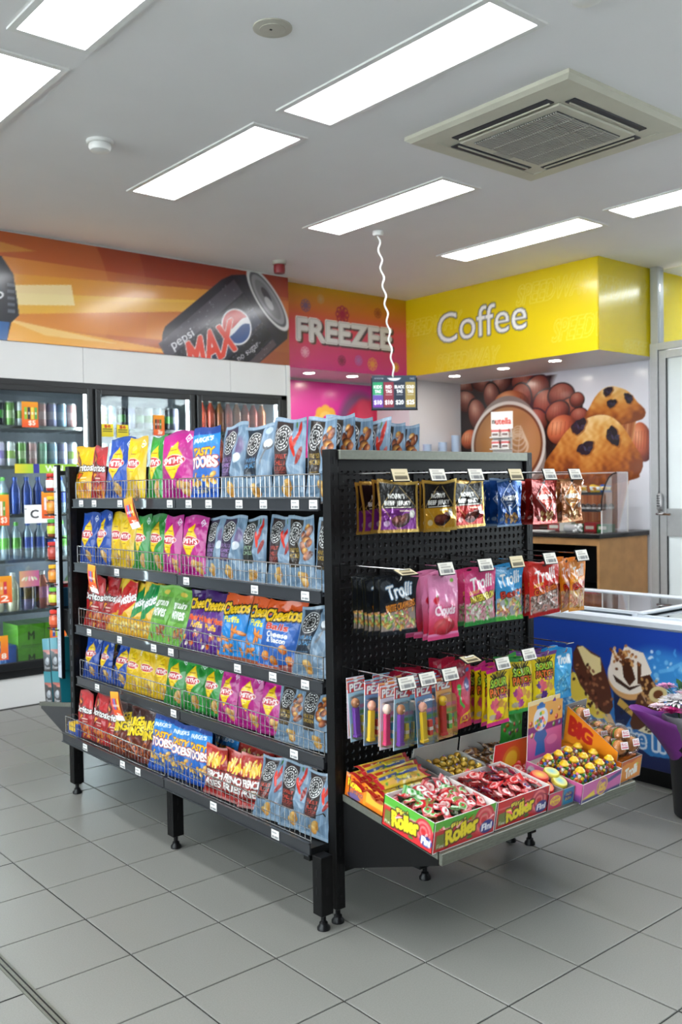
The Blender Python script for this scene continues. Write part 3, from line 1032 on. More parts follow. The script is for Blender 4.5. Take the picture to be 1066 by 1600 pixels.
# latte cup
cv.ell(U(3.655), Vv(1.60), .215, .27, '#8a7c74').ell(U(3.655), Vv(1.70), .215, .195, '#d4ccc4').ell(U(3.655), Vv(1.70), .200, .18, '#6e4224')
cv.lump(U(3.655), Vv(1.705), .188, .166, '#8a5a34', '#b4804e', '#cda070', lx=.2, ly=.1)
for k in range(5):
    cv.ring(U(3.53), Vv(1.68 + k * .035), .06 - k * .008, .05 - k * .007, '#ead8bc', t=.2, a=.75)
cv.line([(U(3.53), Vv(1.62)), (U(3.50), Vv(1.86))], .006, '#ead8bc', .7)
# muffins
def muffin(yc, zm, R, top, zb, wt, wb_, seed):
    q = np.random.RandomState(seed)
    cv.poly([(U(yc + R * wt), Vv(zm)), (U(yc - R * wt), Vv(zm)), (U(yc - R * wb_), Vv(zb)), (U(yc + R * wb_), Vv(zb))], '#a86236')
    for k in range(13):
        f = -1 + k / 6
        cv.line([(U(yc - R * wt * f), Vv(zm)), (U(yc - R * wb_ * f), Vv(zb))], .007, ['#c98c58', '#8a4a26'][k % 2], .8)
    out = []
    for k in range(60):
        a = 2 * math.pi * k / 60
        cx, sy = math.cos(a), math.sin(a)
        r = R * (1 + .03 * math.sin(5 * a + seed) + .02 * math.sin(11 * a))
        hh = top * (.96 + .06 * math.sin(3 * a + seed)) if sy > 0 else R * .20
        px = cx * r * (1 if sy <= 0 else (1 - .10 * sy + .05 * math.sin(7 * a)))
        out.append((yc - px, zm + sy * hh))
    mk = cv.pmask([(U(y), Vv(z)) for y, z in out])
    yy = 4.215 - cv.X * Wm
    zz = .965 + cv.Y * Hm
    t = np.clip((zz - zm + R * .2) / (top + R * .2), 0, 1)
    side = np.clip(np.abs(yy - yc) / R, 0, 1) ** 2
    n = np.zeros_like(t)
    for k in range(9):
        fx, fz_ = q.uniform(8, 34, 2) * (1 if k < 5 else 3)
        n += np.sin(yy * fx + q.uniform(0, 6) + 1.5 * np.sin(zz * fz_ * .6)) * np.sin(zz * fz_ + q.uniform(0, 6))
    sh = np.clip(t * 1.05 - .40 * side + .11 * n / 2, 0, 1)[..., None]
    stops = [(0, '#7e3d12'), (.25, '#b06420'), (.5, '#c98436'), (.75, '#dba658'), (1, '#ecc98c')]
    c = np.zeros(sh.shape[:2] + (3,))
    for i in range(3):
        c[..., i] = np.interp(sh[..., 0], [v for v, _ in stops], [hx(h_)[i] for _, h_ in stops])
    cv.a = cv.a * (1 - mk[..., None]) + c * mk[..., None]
def berry(y, z, r1, r2, rot):
    pts, ps2 = [], []
    for k in range(26):
        a = 2 * math.pi * k / 26
        f = 1 + .10 * math.sin(3 * a + y * 20) + .06 * math.sin(7 * a + z * 30)
        u, v = r1 * f * math.cos(a), r2 * f * math.sin(a)
        c_, s_ = math.cos(rot), math.sin(rot)
        pts.append((U(y) + u * c_ - v * s_, Vv(z) + (u * s_ + v * c_) * Wm / Hm))
        ps2.append((U(y) + .003 + 1.12 * (u * c_ - v * s_), Vv(z) - .004 + 1.12 * (u * s_ + v * c_) * Wm / Hm))
    cv.poly(ps2, '#8a4c1c', .7).poly(pts, '#15121c')
    for k in range(5):
        cv.ell(U(y) + r1 * (.5 * math.cos(k * 2.3)), Vv(z) + r2 * .6 * math.sin(k * 1.7), r1 * .28, r2 * .16, ['#3a3650', '#2a2638', '#4c4864'][k % 3], rot=k, a=.8)
muffin(2.545, 1.86, .275, .265, 1.52, .74, .5, 2)
for y, z, a_ in ((2.60, 2.085, .5), (2.41, 2.015, -.9), (2.565, 1.985, .2)):
    berry(y, z, .024, .017, a_)
muffin(2.755, 1.42, .465, .50, .97, .76, .52, 5)
for y, z, a_ in ((2.885, 1.82, .6), (2.555, 1.72, -1.1), (2.82, 1.635, .3)):
    berry(y, z, .042, .027, a_)
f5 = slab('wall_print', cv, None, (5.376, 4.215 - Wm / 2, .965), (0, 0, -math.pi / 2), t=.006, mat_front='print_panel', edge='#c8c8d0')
tag(f5, 'large photo wall panel of hazelnuts, latte and two blueberry muffins', 'wall panel')

# recessed downlights under the soffits
for k, (x, y, lb) in enumerate([(3.62, 4.30, 'left of two downlights under the pink fascia'), (4.08, 4.28, 'right of two downlights under the pink fascia'),
                                (4.84, 3.79, 'farthest of three downlights under the yellow fascia'), (4.79, 3.20, 'middle of three downlights under the yellow fascia'), (4.76, 2.66, 'nearest of three downlights under the yellow fascia')]):
    t = thing('downlight', lb, 'downlight', (x, y, 2.30), group='downlights under the fascia')
    MB().lathe([(.058, 0), (.058, -.005), (.047, -.006), (.046, -.001)], 24).build('trim_ring', 'white_plastic', t, smooth=True)
    MB().lathe([(.046, -.0015), (.046, -.003), (0, -.003)], 24).build('lens', 'down_light', t)
# ================================================================== DRINKS FRIDGE
FR = thing('drinks_fridge', 'black framed built-in drinks fridge with glass doors in the wall', 'fridge', (1.5, FY, 0))
m = MB()
x0, x1 = -.85, 3.10
m.box(x0, x1, FY + .66, FY + .70, .19, 2.04).box(x0, x1, FY + .06, FY + .70, .185, .205).box(x0, x1, FY + .06, FY + .70, 2.02, 2.045)
m.box(x0, x0 + .02, FY + .06, FY + .70, .2, 2.03).box(x1 - .03, x1, FY + .06, FY + .70, .2, 2.03)
m.build('cabinet', 'fridge_in', FR, world=True)
f = MB()
f.box(x0, 3.105, FY - .012, FY + .06, 2.012, 2.052, ch=.004).box(x0, 3.105, FY - .012, FY + .06, .185, .235, ch=.004)
EDG = [-.815, -.041, .734, 1.509, 2.284, 3.06]
for xx in EDG:
    f.box(xx - .018, xx + .018, FY - .010, FY + .06, .2, 2.03)
f.box(3.055, 3.105, FY - .012, FY + .06, .19, 2.05)
f.build('outer_frame', 'fridge_black', FR, world=True)
for a, b in zip(EDG[:-1], EDG[1:]):
    d = MB()
    a2, b2_ = a + .010, b - .010
    w_ = .038
    d.box(a2, a2 + w_, FY - .035, FY - .008, .235, 2.015, ch=.004).box(b2_ - w_, b2_, FY - .035, FY - .008, .235, 2.015, ch=.004)
    d.box(a2 + w_, b2_ - w_, FY - .035, FY - .008, .235, .285, ch=.004).box(a2 + w_, b2_ - w_, FY - .035, FY - .008, 1.975, 2.015, ch=.004)
    do = d.build('door', 'fridge_black', FR, world=True)
    B(a2 + w_, b2_ - w_, FY - .024, FY - .018, .285, 1.975).build('pane', 'fridge_glass', do, world=True)
    MB().tube([(b2_ - .02, FY - .036, .95), (b2_ - .02, FY - .065, .97), (b2_ - .02, FY - .065, 1.45), (b2_ - .02, FY - .036, 1.47)], .008, 8).build('handle', 'fridge_black', do, world=True, smooth=True)
    for xa in (a + .038, b - .052):  # left strip of each pair is added to brighten the stock
        B(xa, xa + .014, FY + .004, FY + .02, .26, 1.98).build('light_strip', 'fridge_light', FR, world=True)
SHZ = [1.765, 1.51, 1.205, .918, .592]
for a, b in zip(EDG[:-1], EDG[1:]):
    for z in SHZ:
        sh = MB()
        sh.box(a + .03, b - .03, FY + .06, FY + .09, z - .02, z)
        for k in range(16):
            xx = a + .05 + k * (b - a - .1) / 15
            sh.box(xx - .003, xx + .003, FY + .09, FY + .64, z - .008, z - .001)
        so = sh.build('shelf', 'wire', FR, world=True)

def can_mesh(name, col, r=.031, hh=.155, top='#b8babc', band=None):
    cols = ['#9a9c9e', col, col, band or col, band or col, col, col, top, top, top]
    pr = [(r * .8, 0), (r, .008), (r, hh * .3), (r, hh * .31), (r, hh * .62), (r, hh * .63), (r, hh - .014), (r * .84, hh - .003), (r * .84, hh), (r * .7, hh - .003)]
    return MB().lathe(pr, 14, cols=cols).mesh(name, 'drink', True)
def bottle_mesh(name, col, cap, r=.034, hh=.235, label='#e8e8e8'):
    pr = [(r * .8, 0), (r, .01), (r, hh * .28), (r, hh * .285), (r, hh * .58), (r, hh * .585), (r * .95, hh * .68), (r * .4, hh * .86), (r * .38, hh * .90), (r * .45, hh * .90), (r * .45, hh), (r * .42, hh)]
    cols = [col, col, col, label, label, col, col, col, col, cap, cap, cap]
    return MB().lathe(pr, 14, cols=cols).mesh(name, 'drink', True)
CAN = {k: can_mesh('drink_can', c, band=b) for k, (c, b) in dict(purple=('#c9bfd8', '#8a78b0'), pale=('#dfe4e2', '#a5c46a'), green=('#7cae58', '#b9d49a'), pink=('#d8a8a4', '#e4c4c0'), mint=('#9fd0b0', '#b4dcc2'), sky=('#a8c4da', '#cadbe8'), lilac=('#b4b0d4', '#d4d2e6'), black=('#20242a', '#3f8a2c'), red=('#b83a30', '#d86a58')).items()}
BOT = {k: bottle_mesh('drink_bottle', c, cap, label=l) for k, (c, cap, l) in dict(blue=('#27489c', '#3a62c8', '#3556b4'), clear=('#8fa0a8', '#62b04a', '#6ab04c'), teal=('#90a6b8', '#3564c4', '#4a62b8'), red=('#a83a2c', '#c8c0b8', '#c0503a'), amber=('#b06a3a', '#d8d4cc', '#a85a34')).items()}
BIG = {k: bottle_mesh('juice_bottle', c, cap, .043, .24, l) for k, (c, cap, l) in dict(cream=('#c9c4a8', '#d8d8d0', '#b4b48a'), plum=('#8a7aa0', '#d8d4d8', '#6c5a38'), orange=('#b4603c', '#eee8e4', '#c07a9c'), lime=('#9cb48a', '#8a9a70', '#7a6a3c')).items()}
DN = {1: 'left', 2: 'middle', 3: 'right'}
SN = ['top', 'second', 'third', 'fourth', 'fifth']
def stock(door, shelf, lib, keys, pitch, kind, noun, start=.06):
    a = EDG[1 + door]
    n = 0
    cnt = {}
    k = 0
    while True:
        x = a + start + k * pitch
        if x > EDG[2 + door] - .05:
            break
        key = keys[k % len(keys)]
        k += 1
        if door == 1 and x < .84:
            continue
        n += 1
        y = FY + .115
        o = mesh_obj(kind, lib[key], None, (x, y, SHZ[shelf] + .001), (0, 0, random.Random(k + shelf).uniform(0, 6)))
        tag(o, '%s %s, %s from the left, %s shelf of %s fridge door' % (key, noun, ORD[n - 1], SN[shelf], DN[door]), noun.split()[-1], '%ss on the %s shelf behind the %s fridge door' % (noun, SN[shelf], DN[door]))
stock(1, 0, CAN, ['sky', 'purple', 'black', 'green', 'pale', 'purple', 'pink', 'lilac', 'sky', 'pink'], .069, 'drink_can', 'drink can')
stock(1, 1, CAN, ['pale', 'lilac', 'purple', 'pale', 'green', 'pink', 'mint', 'sky', 'lilac', 'pale'], .069, 'drink_can', 'drink can')
stock(1, 2, BOT, ['clear', 'clear', 'clear', 'blue', 'blue', 'blue', 'clear', 'teal', 'blue'], .076, 'drink_bottle', 'drink bottle')
stock(1, 3, BOT, ['clear', 'clear', 'clear', 'clear', 'teal', 'teal', 'teal', 'clear', 'clear'], .076, 'drink_bottle', 'drink bottle')
stock(1, 4, BIG, ['plum', 'cream', 'cream', 'plum', 'orange', 'lime', 'lime'], .098, 'juice_bottle', 'juice bottle')
stock(2, 0, CAN, ['black', 'pale', 'sky', 'black', 'lilac'], .069, 'drink_can', 'drink can')
stock(2, 1, CAN, ['black', 'mint', 'sky', 'purple'], .069, 'drink_can', 'drink can')
stock(3, 0, BOT, ['amber', 'red', 'red', 'amber', 'red'], .076, 'drink_bottle', 'drink bottle')
stock(3, 1, BOT, ['red', 'red', 'amber'], .076, 'drink_bottle', 'drink bottle')
# cartons on the fridge floor
def carton(x, z, w_, h_, col, mark, label):
    cv = Cv(w_, h_, 40, col)
    cv.grain(.05, 4, 4, int(x * 100)).rect(.1, .05, .9, .12, '#1c2a14', .25)
    cv.text('M', .5, .5, .22, .32, mark, bold=1)
    cv.line([(.5, .1), (.5, .95)], .03, '#d8e8b8', .3)
    t = thing('drink_carton', label, 'carton', (x, FY + .20, z), group='drink cartons on the fridge floor')
    c = hx(col)
    hexc = '#' + ''.join('%02x' % int(255 * v * .92) for v in c)
    MB().box(-w_ / 2, w_ / 2, -.126, .126, 0, h_, col=hexc, ch=.002).build('carton_box', 'print_satin', t)
    slab('printed_face', cv, t, (0, -.128, 0), t=.002, mat_front='print_satin')
carton(.90, .207, .175, .17, '#2f58a0', '#8fb0e0', 'blue drink carton at the left on the fridge floor')
carton(1.088, .207, .175, .145, '#68b52c', '#243a10', 'lower left green drink carton on the fridge floor')
carton(1.268, .207, .175, .145, '#68b52c', '#243a10', 'lower right green drink carton on the fridge floor')
carton(1.088, .354, .175, .145, '#6cba30', '#243a10', 'upper left green drink carton on the fridge floor')
carton(1.268, .354, .175, .145, '#6cba30', '#243a10', 'upper right green drink carton on the fridge floor')
carton(1.43, .207, .13, .17, '#2f4c8c', '#8fb0e0', 'blue drink carton at the right on the fridge floor')

# cards stuck to the fridge doors
def card(x, z, w_, h_, paint, label, y=FY - .028, tilt=0):
    cv = Cv(w_, h_, max(12, int(w_ * 330)))
    paint(cv)
    o = slab('promo_card', cv, None, (x, y, z - h_ / 2), (0, tilt, 0), t=.002)
    tag(o, label, 'promo card', 'promo cards on the fridge doors')
def orange_promo(cols, price):
    def p(c):
        c.grad('#e8582c', '#f0a020')
        for k, cc in enumerate(cols):
            c.rect(.16 + .2 * k, .32, .32 + .2 * k, .78, cc)
            c.rect(.18 + .2 * k, .50, .30 + .2 * k, .60, '#f4f0e4', .7)
        c.text(price, .6, .17, .4, .2, '#fbeadc', bold=1)
    return p
card(1.076, 1.83, .105, .16, orange_promo(['#8cc040', '#30403c', '#e8d850', '#60a850'], '$5'), 'orange promo card on upper left fridge door')
card(1.985, 1.79, .085, .14, orange_promo(['#303030', '#a83a28', '#507838'], '2for'), 'orange promo card on middle fridge door')
card(.885, 1.235, .085, .19, orange_promo(['#e04820', '#f0e8d8', '#60a040'], '$3'), 'orange promo card at left edge, mid height on fridge door')
card(1.185, 1.26, .10, .17, orange_promo(['#e8e0ec', '#a078c0'], '$4'), 'orange promo card with white tub, beside letter C card', y=FY - .031)
card(.875, .745, .115, .165, orange_promo(['#d84030', '#e8a050', '#c83040'], '2'), 'orange promo card at left edge, below juice bottles level')
card(1.045, .80, .125, .10, lambda c: (c.fill if False else c.grad('#d8a878', '#b85a90', axis='x'), [c.ell(.2 + .15 * k, .5, .05, .12, ['#e8e4d0', '#b8d0a8', '#e0b0c8'][k % 3], rot=.4 * (k - 2)) for k in range(5)]), 'tan and pink picture card above the juice bottles')
card(.865, .385, .07, .15, orange_promo(['#2a58a8'], '8'), 'orange promo card at left edge, by blue carton')
card(1.225, .445, .11, .145, orange_promo(['#2850a0', '#90c030', '#f0e8d0'], '2'), 'orange promo card before the green cartons')
def ycard(c):
    c.grad('#d8c424', '#f0e030').rect(.1, .55, .9, .62, '#3a3820').rect(.1, .4, .9, .46, '#3a3820').text('$6', .5, .8, .5, .25, '#c03020', bold=1)
card(1.60, 1.745, .085, .085, ycard, 'left yellow price card on middle fridge door')
card(1.71, 1.742, .085, .085, ycard, 'right yellow price card on middle fridge door')
card(2.62, 1.75, .08, .06, ycard, 'yellow price card on right fridge door')
def ccard(c):
    c.text('C', .34, .5, .26, .42, '#303236', bold=1.5).rect(.02, .75, .08, .8, '#777777')
card(1.12, 1.205, .19, .115, ccard, 'white card with big letter C on left fridge door', y=FY - .0275)
def win(c):
    c.grad('#e8d030', '#9ccc3c', axis='x', x1=.3).rect(.3, 0, 1, 1, '#9fcf40').rect(.27, 0, .36, 1, '#3a3c98').text('WIN', .58, .5, .26, .6, '#f4f8ec', bold=1.2)
cv = Cv(.44, .058, 120)
win(cv)
o = slab('shelf_strip', cv, None, (1.19, FY - .029, 1.462), t=.002)
tag(o, 'green shelf strip lettered WIN on the left fridge', 'shelf strip')

# ================================================================== ICE CREAM FREEZER
FZ = thing('ice_cream_freezer', 'blue fronted chest freezer with sliding glass lids', 'freezer', (2.74, .485, 0))
fx0, fx1, fy0, fy1 = 2.405, 3.09, -.30, 1.27
B(fx0 + .05, fx1 - .02, fy0 + .03, fy1 - .03, 0, .085).build('kick_base', 'black_plastic', FZ, world=True)
bd = MB()
bd.box(fx0, fx0 + .06, fy0, fy1, .085, .70).box(fx1 - .06, fx1, fy0, fy1, .085, .70)
bd.box(fx0 + .06, fx1 - .06, fy0, fy0 + .06, .085, .70).box(fx0 + .06, fx1 - .06, fy1 - .06, fy1, .085, .70).box(fx0 + .06, fx1 - .06, fy0 + .06, fy1 - .06, .085, .30)
bd.build('tank', 'freezer_white', FZ, world=True)
rm = MB()
rm.box(fx0 - .012, fx0 + .045, fy0 - .01, fy1 + .01, .70, .742, ch=.01).box(fx1 - .045, fx1 + .01, fy0 - .01, fy1 + .01, .70, .765, ch=.01)
rm.box(fx0 + .045, fx1 - .045, fy0 - .01, fy0 + .045, .70, .752, ch=.008).box(fx0 + .045, fx1 - .045, fy1 - .045, fy1 + .01, .70, .752, ch=.008)
rm.build('rim', 'freezer_white', FZ, world=True, smooth=True)
ym = (fy0 + fy1) / 2
for k, (a, b, dz) in enumerate(((fy0 + .05, ym + .03, .0), (ym - .03, fy1 - .05, .012))):
    l = MB()
    for y in (a, b - .03):
        l.box(fx0 + .04, fx1 - .04, y, y + .03, .738 + dz, .752 + dz, ch=.003)
    for x in (fx0 + .04, fx1 - .062):
        l.box(x, x + .022, a + .03, b - .03, .738 + dz, .750 + dz)
    lo = l.build('sliding_lid', 'freezer_white', FZ, world=True)
    B(fx0 + .06, fx1 - .06, a + .028, b - .028, .742 + dz, .746 + dz).build('pane', 'lid_glass', lo, world=True)
Wf, Hf = fy1 - fy0, .612
cv = Cv(Wf, Hf, 380, '#1d3f9c')
U = lambda y: (fy1 - y) / Wf
V_ = lambda z: (z - .087) / Hf
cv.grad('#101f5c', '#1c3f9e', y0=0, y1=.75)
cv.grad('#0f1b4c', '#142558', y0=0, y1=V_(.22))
for (y, z, a_, b_) in ((.95, .36, .10, .06), (.80, .33, .09, .07), (.55, .30, .12, .06), (.35, .52, .10, .06), (.28, .42, .12, .10), (.1, .4, .15, .12)):
    cv.ell(U(y), V_(z), a_, b_, '#3c8fd4', a=.75, soft=.6)
rs = np.random.RandomState(8)
for k in range(420):
    y, z = rs.uniform(.62, 1.05), rs.uniform(.2, .40)
    if rs.rand() < .5:
        y, z = rs.uniform(-.25, .42), rs.uniform(.33, .62)
    q = rs.uniform(.002, .009)
    cv.ell(U(y), V_(z), q, q * rs.uniform(.4, 1), ['#7cc0ec', '#bfe0f4', '#4c9cdc', '#e6f2fa'][k % 4], rot=rs.uniform(0, 3), a=.8)
for k in range(16):
    a0 = (rs.uniform(-.2, .42), rs.uniform(.48, .56))
    cv.line([(U(a0[0]), V_(a0[1])), (U(a0[0] - .06), V_(a0[1] + rs.uniform(-.02, .05)))], .010, '#69b4e8', .7)
# banana ice block
cv.poly([(U(.812), V_(.46)), (U(.74), V_(.44)), (U(.622), V_(.29)), (U(.64), V_(.265)), (U(.68), V_(.262)), (U(.83), V_(.345))], '#ecd04e')
cv.poly([(U(.80), V_(.45)), (U(.765), V_(.44)), (U(.65), V_(.30)), (U(.67), V_(.29))], '#f6e690', .8)
cv.poly([(U(.648), V_(.285)), (U(.63), V_(.29)), (U(.592), V_(.25)), (U(.606), V_(.238))], '#e4c878')
# bitten choc bar
cv.poly([(U(.80), V_(.545)), (U(.775), V_(.585)), (U(.735), V_(.58)), (U(.65), V_(.545)), (U(.60), V_(.42)), (U(.585), V_(.33)), (U(.61), V_(.285)), (U(.655), V_(.30)), (U(.76), V_(.40)), (U(.80), V_(.48))], '#5a3022')
cv.poly([(U(.775), V_(.575)), (U(.745), V_(.585)), (U(.70), V_(.555)), (U(.65), V_(.54)), (U(.645), V_(.48)), (U(.69), V_(.455)), (U(.735), V_(.50))], '#f0dca0')
for k in range(46):
    t, s_ = rs.uniform(0, 1), rs.uniform(-.07, .07)
    y, z = .775 - t * .15, .50 - t * .19 + s_ * .5
    cv.ell(U(y - s_ * .8), V_(z), .006, .004, ['#8a5238', '#3a1a10', '#a06a48'][k % 3], rot=rs.uniform(0, 3))
cv.poly([(U(.622), V_(.29)), (U(.60), V_(.295)), (U(.575), V_(.25)), (U(.588), V_(.232)), (U(.604), V_(.24))], '#dcb88c')
# cone
cv.poly([(U(.585), V_(.42)), (U(.43), V_(.40)), (U(.53), V_(.24)), (U(.575), V_(.26))], '#16224e')
cv.poly([(U(.565), V_(.345)), (U(.55), V_(.375)), (U(.455), V_(.315)), (U(.47), V_(.29))], '#c8a04c').text('drumstick', U(.51), V_(.335), .062, .035, '#1c1614', rot=.62, bold=.6)
cv.ell(U(.505), V_(.47), .068, .062, '#d8a468', rot=.15).ell(U(.505), V_(.485), .068, .055, '#f2e6d8', rot=.15)
cv.poly([(U(.60), V_(.52)), (U(.58), V_(.60)), (U(.55), V_(.55)), (U(.52), V_(.615)), (U(.48), V_(.60)), (U(.43), V_(.59)), (U(.39), V_(.51)), (U(.42), V_(.45)), (U(.50), V_(.425)), (U(.57), V_(.46))], '#efe2d2')
cv.poly([(U(.54), V_(.55)), (U(.50), V_(.56)), (U(.47), V_(.47)), (U(.50), V_(.435)), (U(.53), V_(.47))], '#4a2a1c').poly([(U(.46), V_(.55)), (U(.44), V_(.54)), (U(.445), V_(.45)), (U(.46), V_(.45))], '#5a3826')
cv.poly([(U(.585), V_(.475)), (U(.50), V_(.43)), (U(.43), V_(.455)), (U(.50), V_(.415)), (U(.57), V_(.445))], '#3c2218')
for k in range(60):
    y, z = rs.normal(.52, .04), rs.normal(.565, .022)
    cv.ell(U(y), V_(z), .005, .004, ['#b87a44', '#8a4e28', '#d8a468', '#6a3a20'][k % 4], rot=rs.uniform(0, 3))
# sandwich slab + nut bar
cv.poly([(U(.46), V_(.40)), (U(.43), V_(.425)), (U(.36), V_(.31)), (U(.42), V_(.255)), (U(.49), V_(.245)), (U(.50), V_(.27))], '#55301f')
cv.poly([(U(.445), V_(.415)), (U(.43), V_(.425)), (U(.36), V_(.31)), (U(.37), V_(.30))], '#c49a7c')
cv.poly([(U(.455), V_(.48)), (U(.40), V_(.50)), (U(.33), V_(.40)), (U(.34), V_(.34)), (U(.40), V_(.33))], '#4a2818')
for k in range(30):
    y = rs.uniform(.34, .44)
    cv.ell(U(y), V_(rs.uniform(.36, .48)), .005, .004, '#c09058', rot=rs.uniform(0, 3))
cv.poly([(U(.46), V_(.245)), (U(.40), V_(.29)), (U(.30), V_(.28)), (U(.36), V_(.23))], '#e6dcb8')
for k in range(26):
    cv.ell(U(rs.uniform(.35, .43)), V_(rs.uniform(.242, .28)), .003, .0022, '#3a2a1c')
cv.ell(U(.36), V_(.42), .03, .022, '#d8c48c', rot=.5).ell(U(.36), V_(.42), .016, .011, '#6a3a1c', rot=.5)
cv.poly([(U(.56), V_(.225)), (U(.20), V_(.26)), (U(.18), V_(.16)), (U(.40), V_(.145))], '#2f86cc', .85)
cv.text('Dive', U(.495), V_(.212), .088, .115, '#2a78c0', bold=1, out='#d6e2ee', ow=5, rot=.0)
cv.text('In', U(.335), V_(.212), .06, .115, '#2a78c0', bold=1, out='#d6e2ee', ow=5)
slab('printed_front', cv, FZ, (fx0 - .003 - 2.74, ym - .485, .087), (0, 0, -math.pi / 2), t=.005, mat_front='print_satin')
# tubs and packs lying in the freezer
for k in range(9):
    c_ = ['#c03a34', '#e8e4e0', '#8a2a30', '#d8c8b0', '#3a62b0'][k % 5]
    o = MB().box(-.06, .06, -.05, .05, 0, .13, col=c_, ch=.006).box(-.045, .045, -.051, .051, .04, .09, col='#eee8e0').build('ice_cream_pack', 'print_satin', None, loc=(2.55 + .15 * (k % 3) + .06, -.10 + .36 * (k // 3) + .12 * (k % 2), .302), rot=(0, 0, .3 * k))
    tag(o, '%s ice cream pack inside the freezer, %s from the near end' % (['red', 'white', 'maroon', 'cream', 'blue'][k % 5], ORD[k]), 'ice cream pack', 'packs inside the chest freezer')

# ================================================================== COFFEE COUNTER
CT = thing('coffee_counter', 'wooden coffee counter with black worktop along the muffin wall', 'counter', (5.04, 3.2, 0))
B(4.69, 5.372, 2.225, 4.215, .925, .962, ch=.006).build('worktop', 'bench_black', CT, world=True)
B(4.715, 5.36, 2.24, 2.262, 0, .925).build('end_panel', 'wood', CT, world=True)
B(4.715, 5.36, 4.18, 4.205, 0, .925).build('end_panel', 'wood', CT, world=True)
B(4.715, 4.735, 2.262, 4.18, .872, .925).build('fascia_strip', 'wood', CT, world=True)
B(5.33, 5.36, 2.262, 4.18, 0, .925).build('back_panel', 'black_plastic', CT, world=True)
B(4.74, 5.33, 2.262, 4.18, .50, .52).build('inner_shelf', 'black_plastic', CT, world=True)
B(4.74, 5.33, 2.9, 2.92, 0, .872).build('divider', 'black_plastic', CT, world=True)

CS = thing('cake_display_case', 'clear acrylic cake display case with curved front on black worktop', 'display case', (5.0, 2.6, .962))
yA, yB = 2.27, 2.96
prof = [(4.79, .0), (4.79, .17)] + [(4.79 + .2 * (1 - math.cos(t * math.pi / 2 / 6)), .17 + .285 * math.sin(t * math.pi / 2 / 6)) for t in range(1, 7)]
side = [(x, z + .962) for x, z in prof] + [(5.14, .962 + .462), (5.14, .962)]
for y in (yA, yB):
    MB().prism(side, y, y + .005).build('side_panel', 'clear_acrylic', CS, world=True)
fr_ = MB()
for (xa, za), (xb, zb) in zip(prof[:-1], prof[1:]):
    fr_.add([(xa, yA, za + .962), (xb, yA, zb + .962), (xb, yB, zb + .962), (xa, yB, za + .962)], [(0, 1, 2, 3)])
fr_.build('curved_front', 'clear_acrylic', CS, world=True, smooth=True)
B(4.99, 5.14, yA, yB, 1.417, 1.423).build('top_panel', 'clear_acrylic', CS, world=True)
B(5.135, 5.14, yA, yB, .962, 1.42).build('back_panel', 'clear_acrylic', CS, world=True)
MB().tube([(x - .004, yA, z + .962) for x, z in prof[1:]], .006, 6).build('edge_trim', 'black_plastic', CS, world=True, smooth=True)
ed = MB()
for pt in ((4.79, yA), (5.137, yA), (5.137, yB)):
    ed.tube([(pt[0], pt[1], .962), (pt[0], pt[1], 1.42 if pt[0] > 5 else 1.13)], .0045, 6)
ed.tube([(4.99, yA, 1.42), (5.137, yA, 1.42), (5.137, yB, 1.42), (4.99, yB, 1.42)], .0045, 6)
ed.build('bright_edges', 'white_plastic', CS, world=True, smooth=True)
for z, xa in ((1.135, 4.80), (1.262, 4.83)):
    B(xa, 5.133, yA + .006, yB, z, z + .006).build('shelf', 'clear_acrylic', CS, world=True)
    B(xa - .003, xa, yA + .006, yB, z - .012, z + .010).build('shelf_lip', 'rail_grey', CS, world=True)
rs2 = random.Random(2)
for k in range(6):
    y = yA + .07 + k * .105
    c_ = [('#2f58a8', '#e8d8a0'), ('#e0b83c', '#d8e0e8'), ('#e8e0d0', '#c8a040')][k % 3]
    cvp = Cv(.095, .055, 20, c_[0])
    cvp.rect(0, .3, 1, .75, c_[1]).ell(.5, .5, .2, .12, '#b07838')
    o = mesh_obj('cake_packet', pouch_mesh('cake_packet', cvp, .05, 40 + k % 3, 'print_bag'), None, (4.95 + .02 * (k % 2), y, 1.270), (0, 0, -math.pi / 2 + rs2.uniform(-.2, .2)))
    tag(o, '%s wrapped cake on top shelf of the display case, %s from the door' % (['blue', 'yellow', 'cream'][k % 3], ORD[k]), 'cake', 'wrapped cakes in the display case')
for k in range(26):
    o = MB().ball((0, 0, .02), .022, .022, .02, 10, 6, col='#3a302e').lathe([(.019, 0), (.022, .012), (.021, .015)], 10, col='#c8c2c0').build('chocolate_truffle', 'print_satin', None, smooth=True, loc=(4.84 + .075 * (k % 3) + rs2.uniform(-.01, .01), yA + .05 + (k // 3) * .052, 1.1415))
    tag(o, 'dark chocolate truffle in pale paper cup on middle shelf of display case', 'chocolate', 'truffles on the middle shelf of the display case')
for k in range(5):
    c_ = ['#2f7a40', '#b83034', '#2f6a3c', '#e0dcd0', '#b03430'][k]
    o = MB().box(-.05, .05, -.05, .05, 0, .06 + .012 * (k % 2), col=c_, ch=.003).box(-.051, .051, -.035, .035, .02, .045, col='#e4e0d0').build('snack_box', 'print_satin', None, loc=(4.98, yA + .09 + k * .12, .963), rot=(0, 0, .1 * k))
    tag(o, '%s snack box at bottom of display case, %s from the door' % (['green', 'red', 'green', 'white', 'red'][k], ORD[k]), 'box', 'snack boxes in the display case')
jar = thing('sachet_jar', 'metal jar on its side with white paper sachets, on the worktop', 'jar', (4.74, 2.46, .9875))
MB().lathe([(0, 0), (.032, .004), (.034, .11), (.032, .112), (.03, .1)], 16).build('jar_wall', 'alu', jar, smooth=True, loc=(.012, .11, .008), rot=(math.pi / 2, 0, 0))
nm = MB()
for k in range(26):
    nm.ball((rs2.uniform(-.03, .03) + .012, rs2.uniform(-.02, .015), rs2.uniform(-.02, .03) + .008), rs2.uniform(.008, .014), seg=6, rings=4)
nm.build('white_sachets', 'white_plastic', jar)
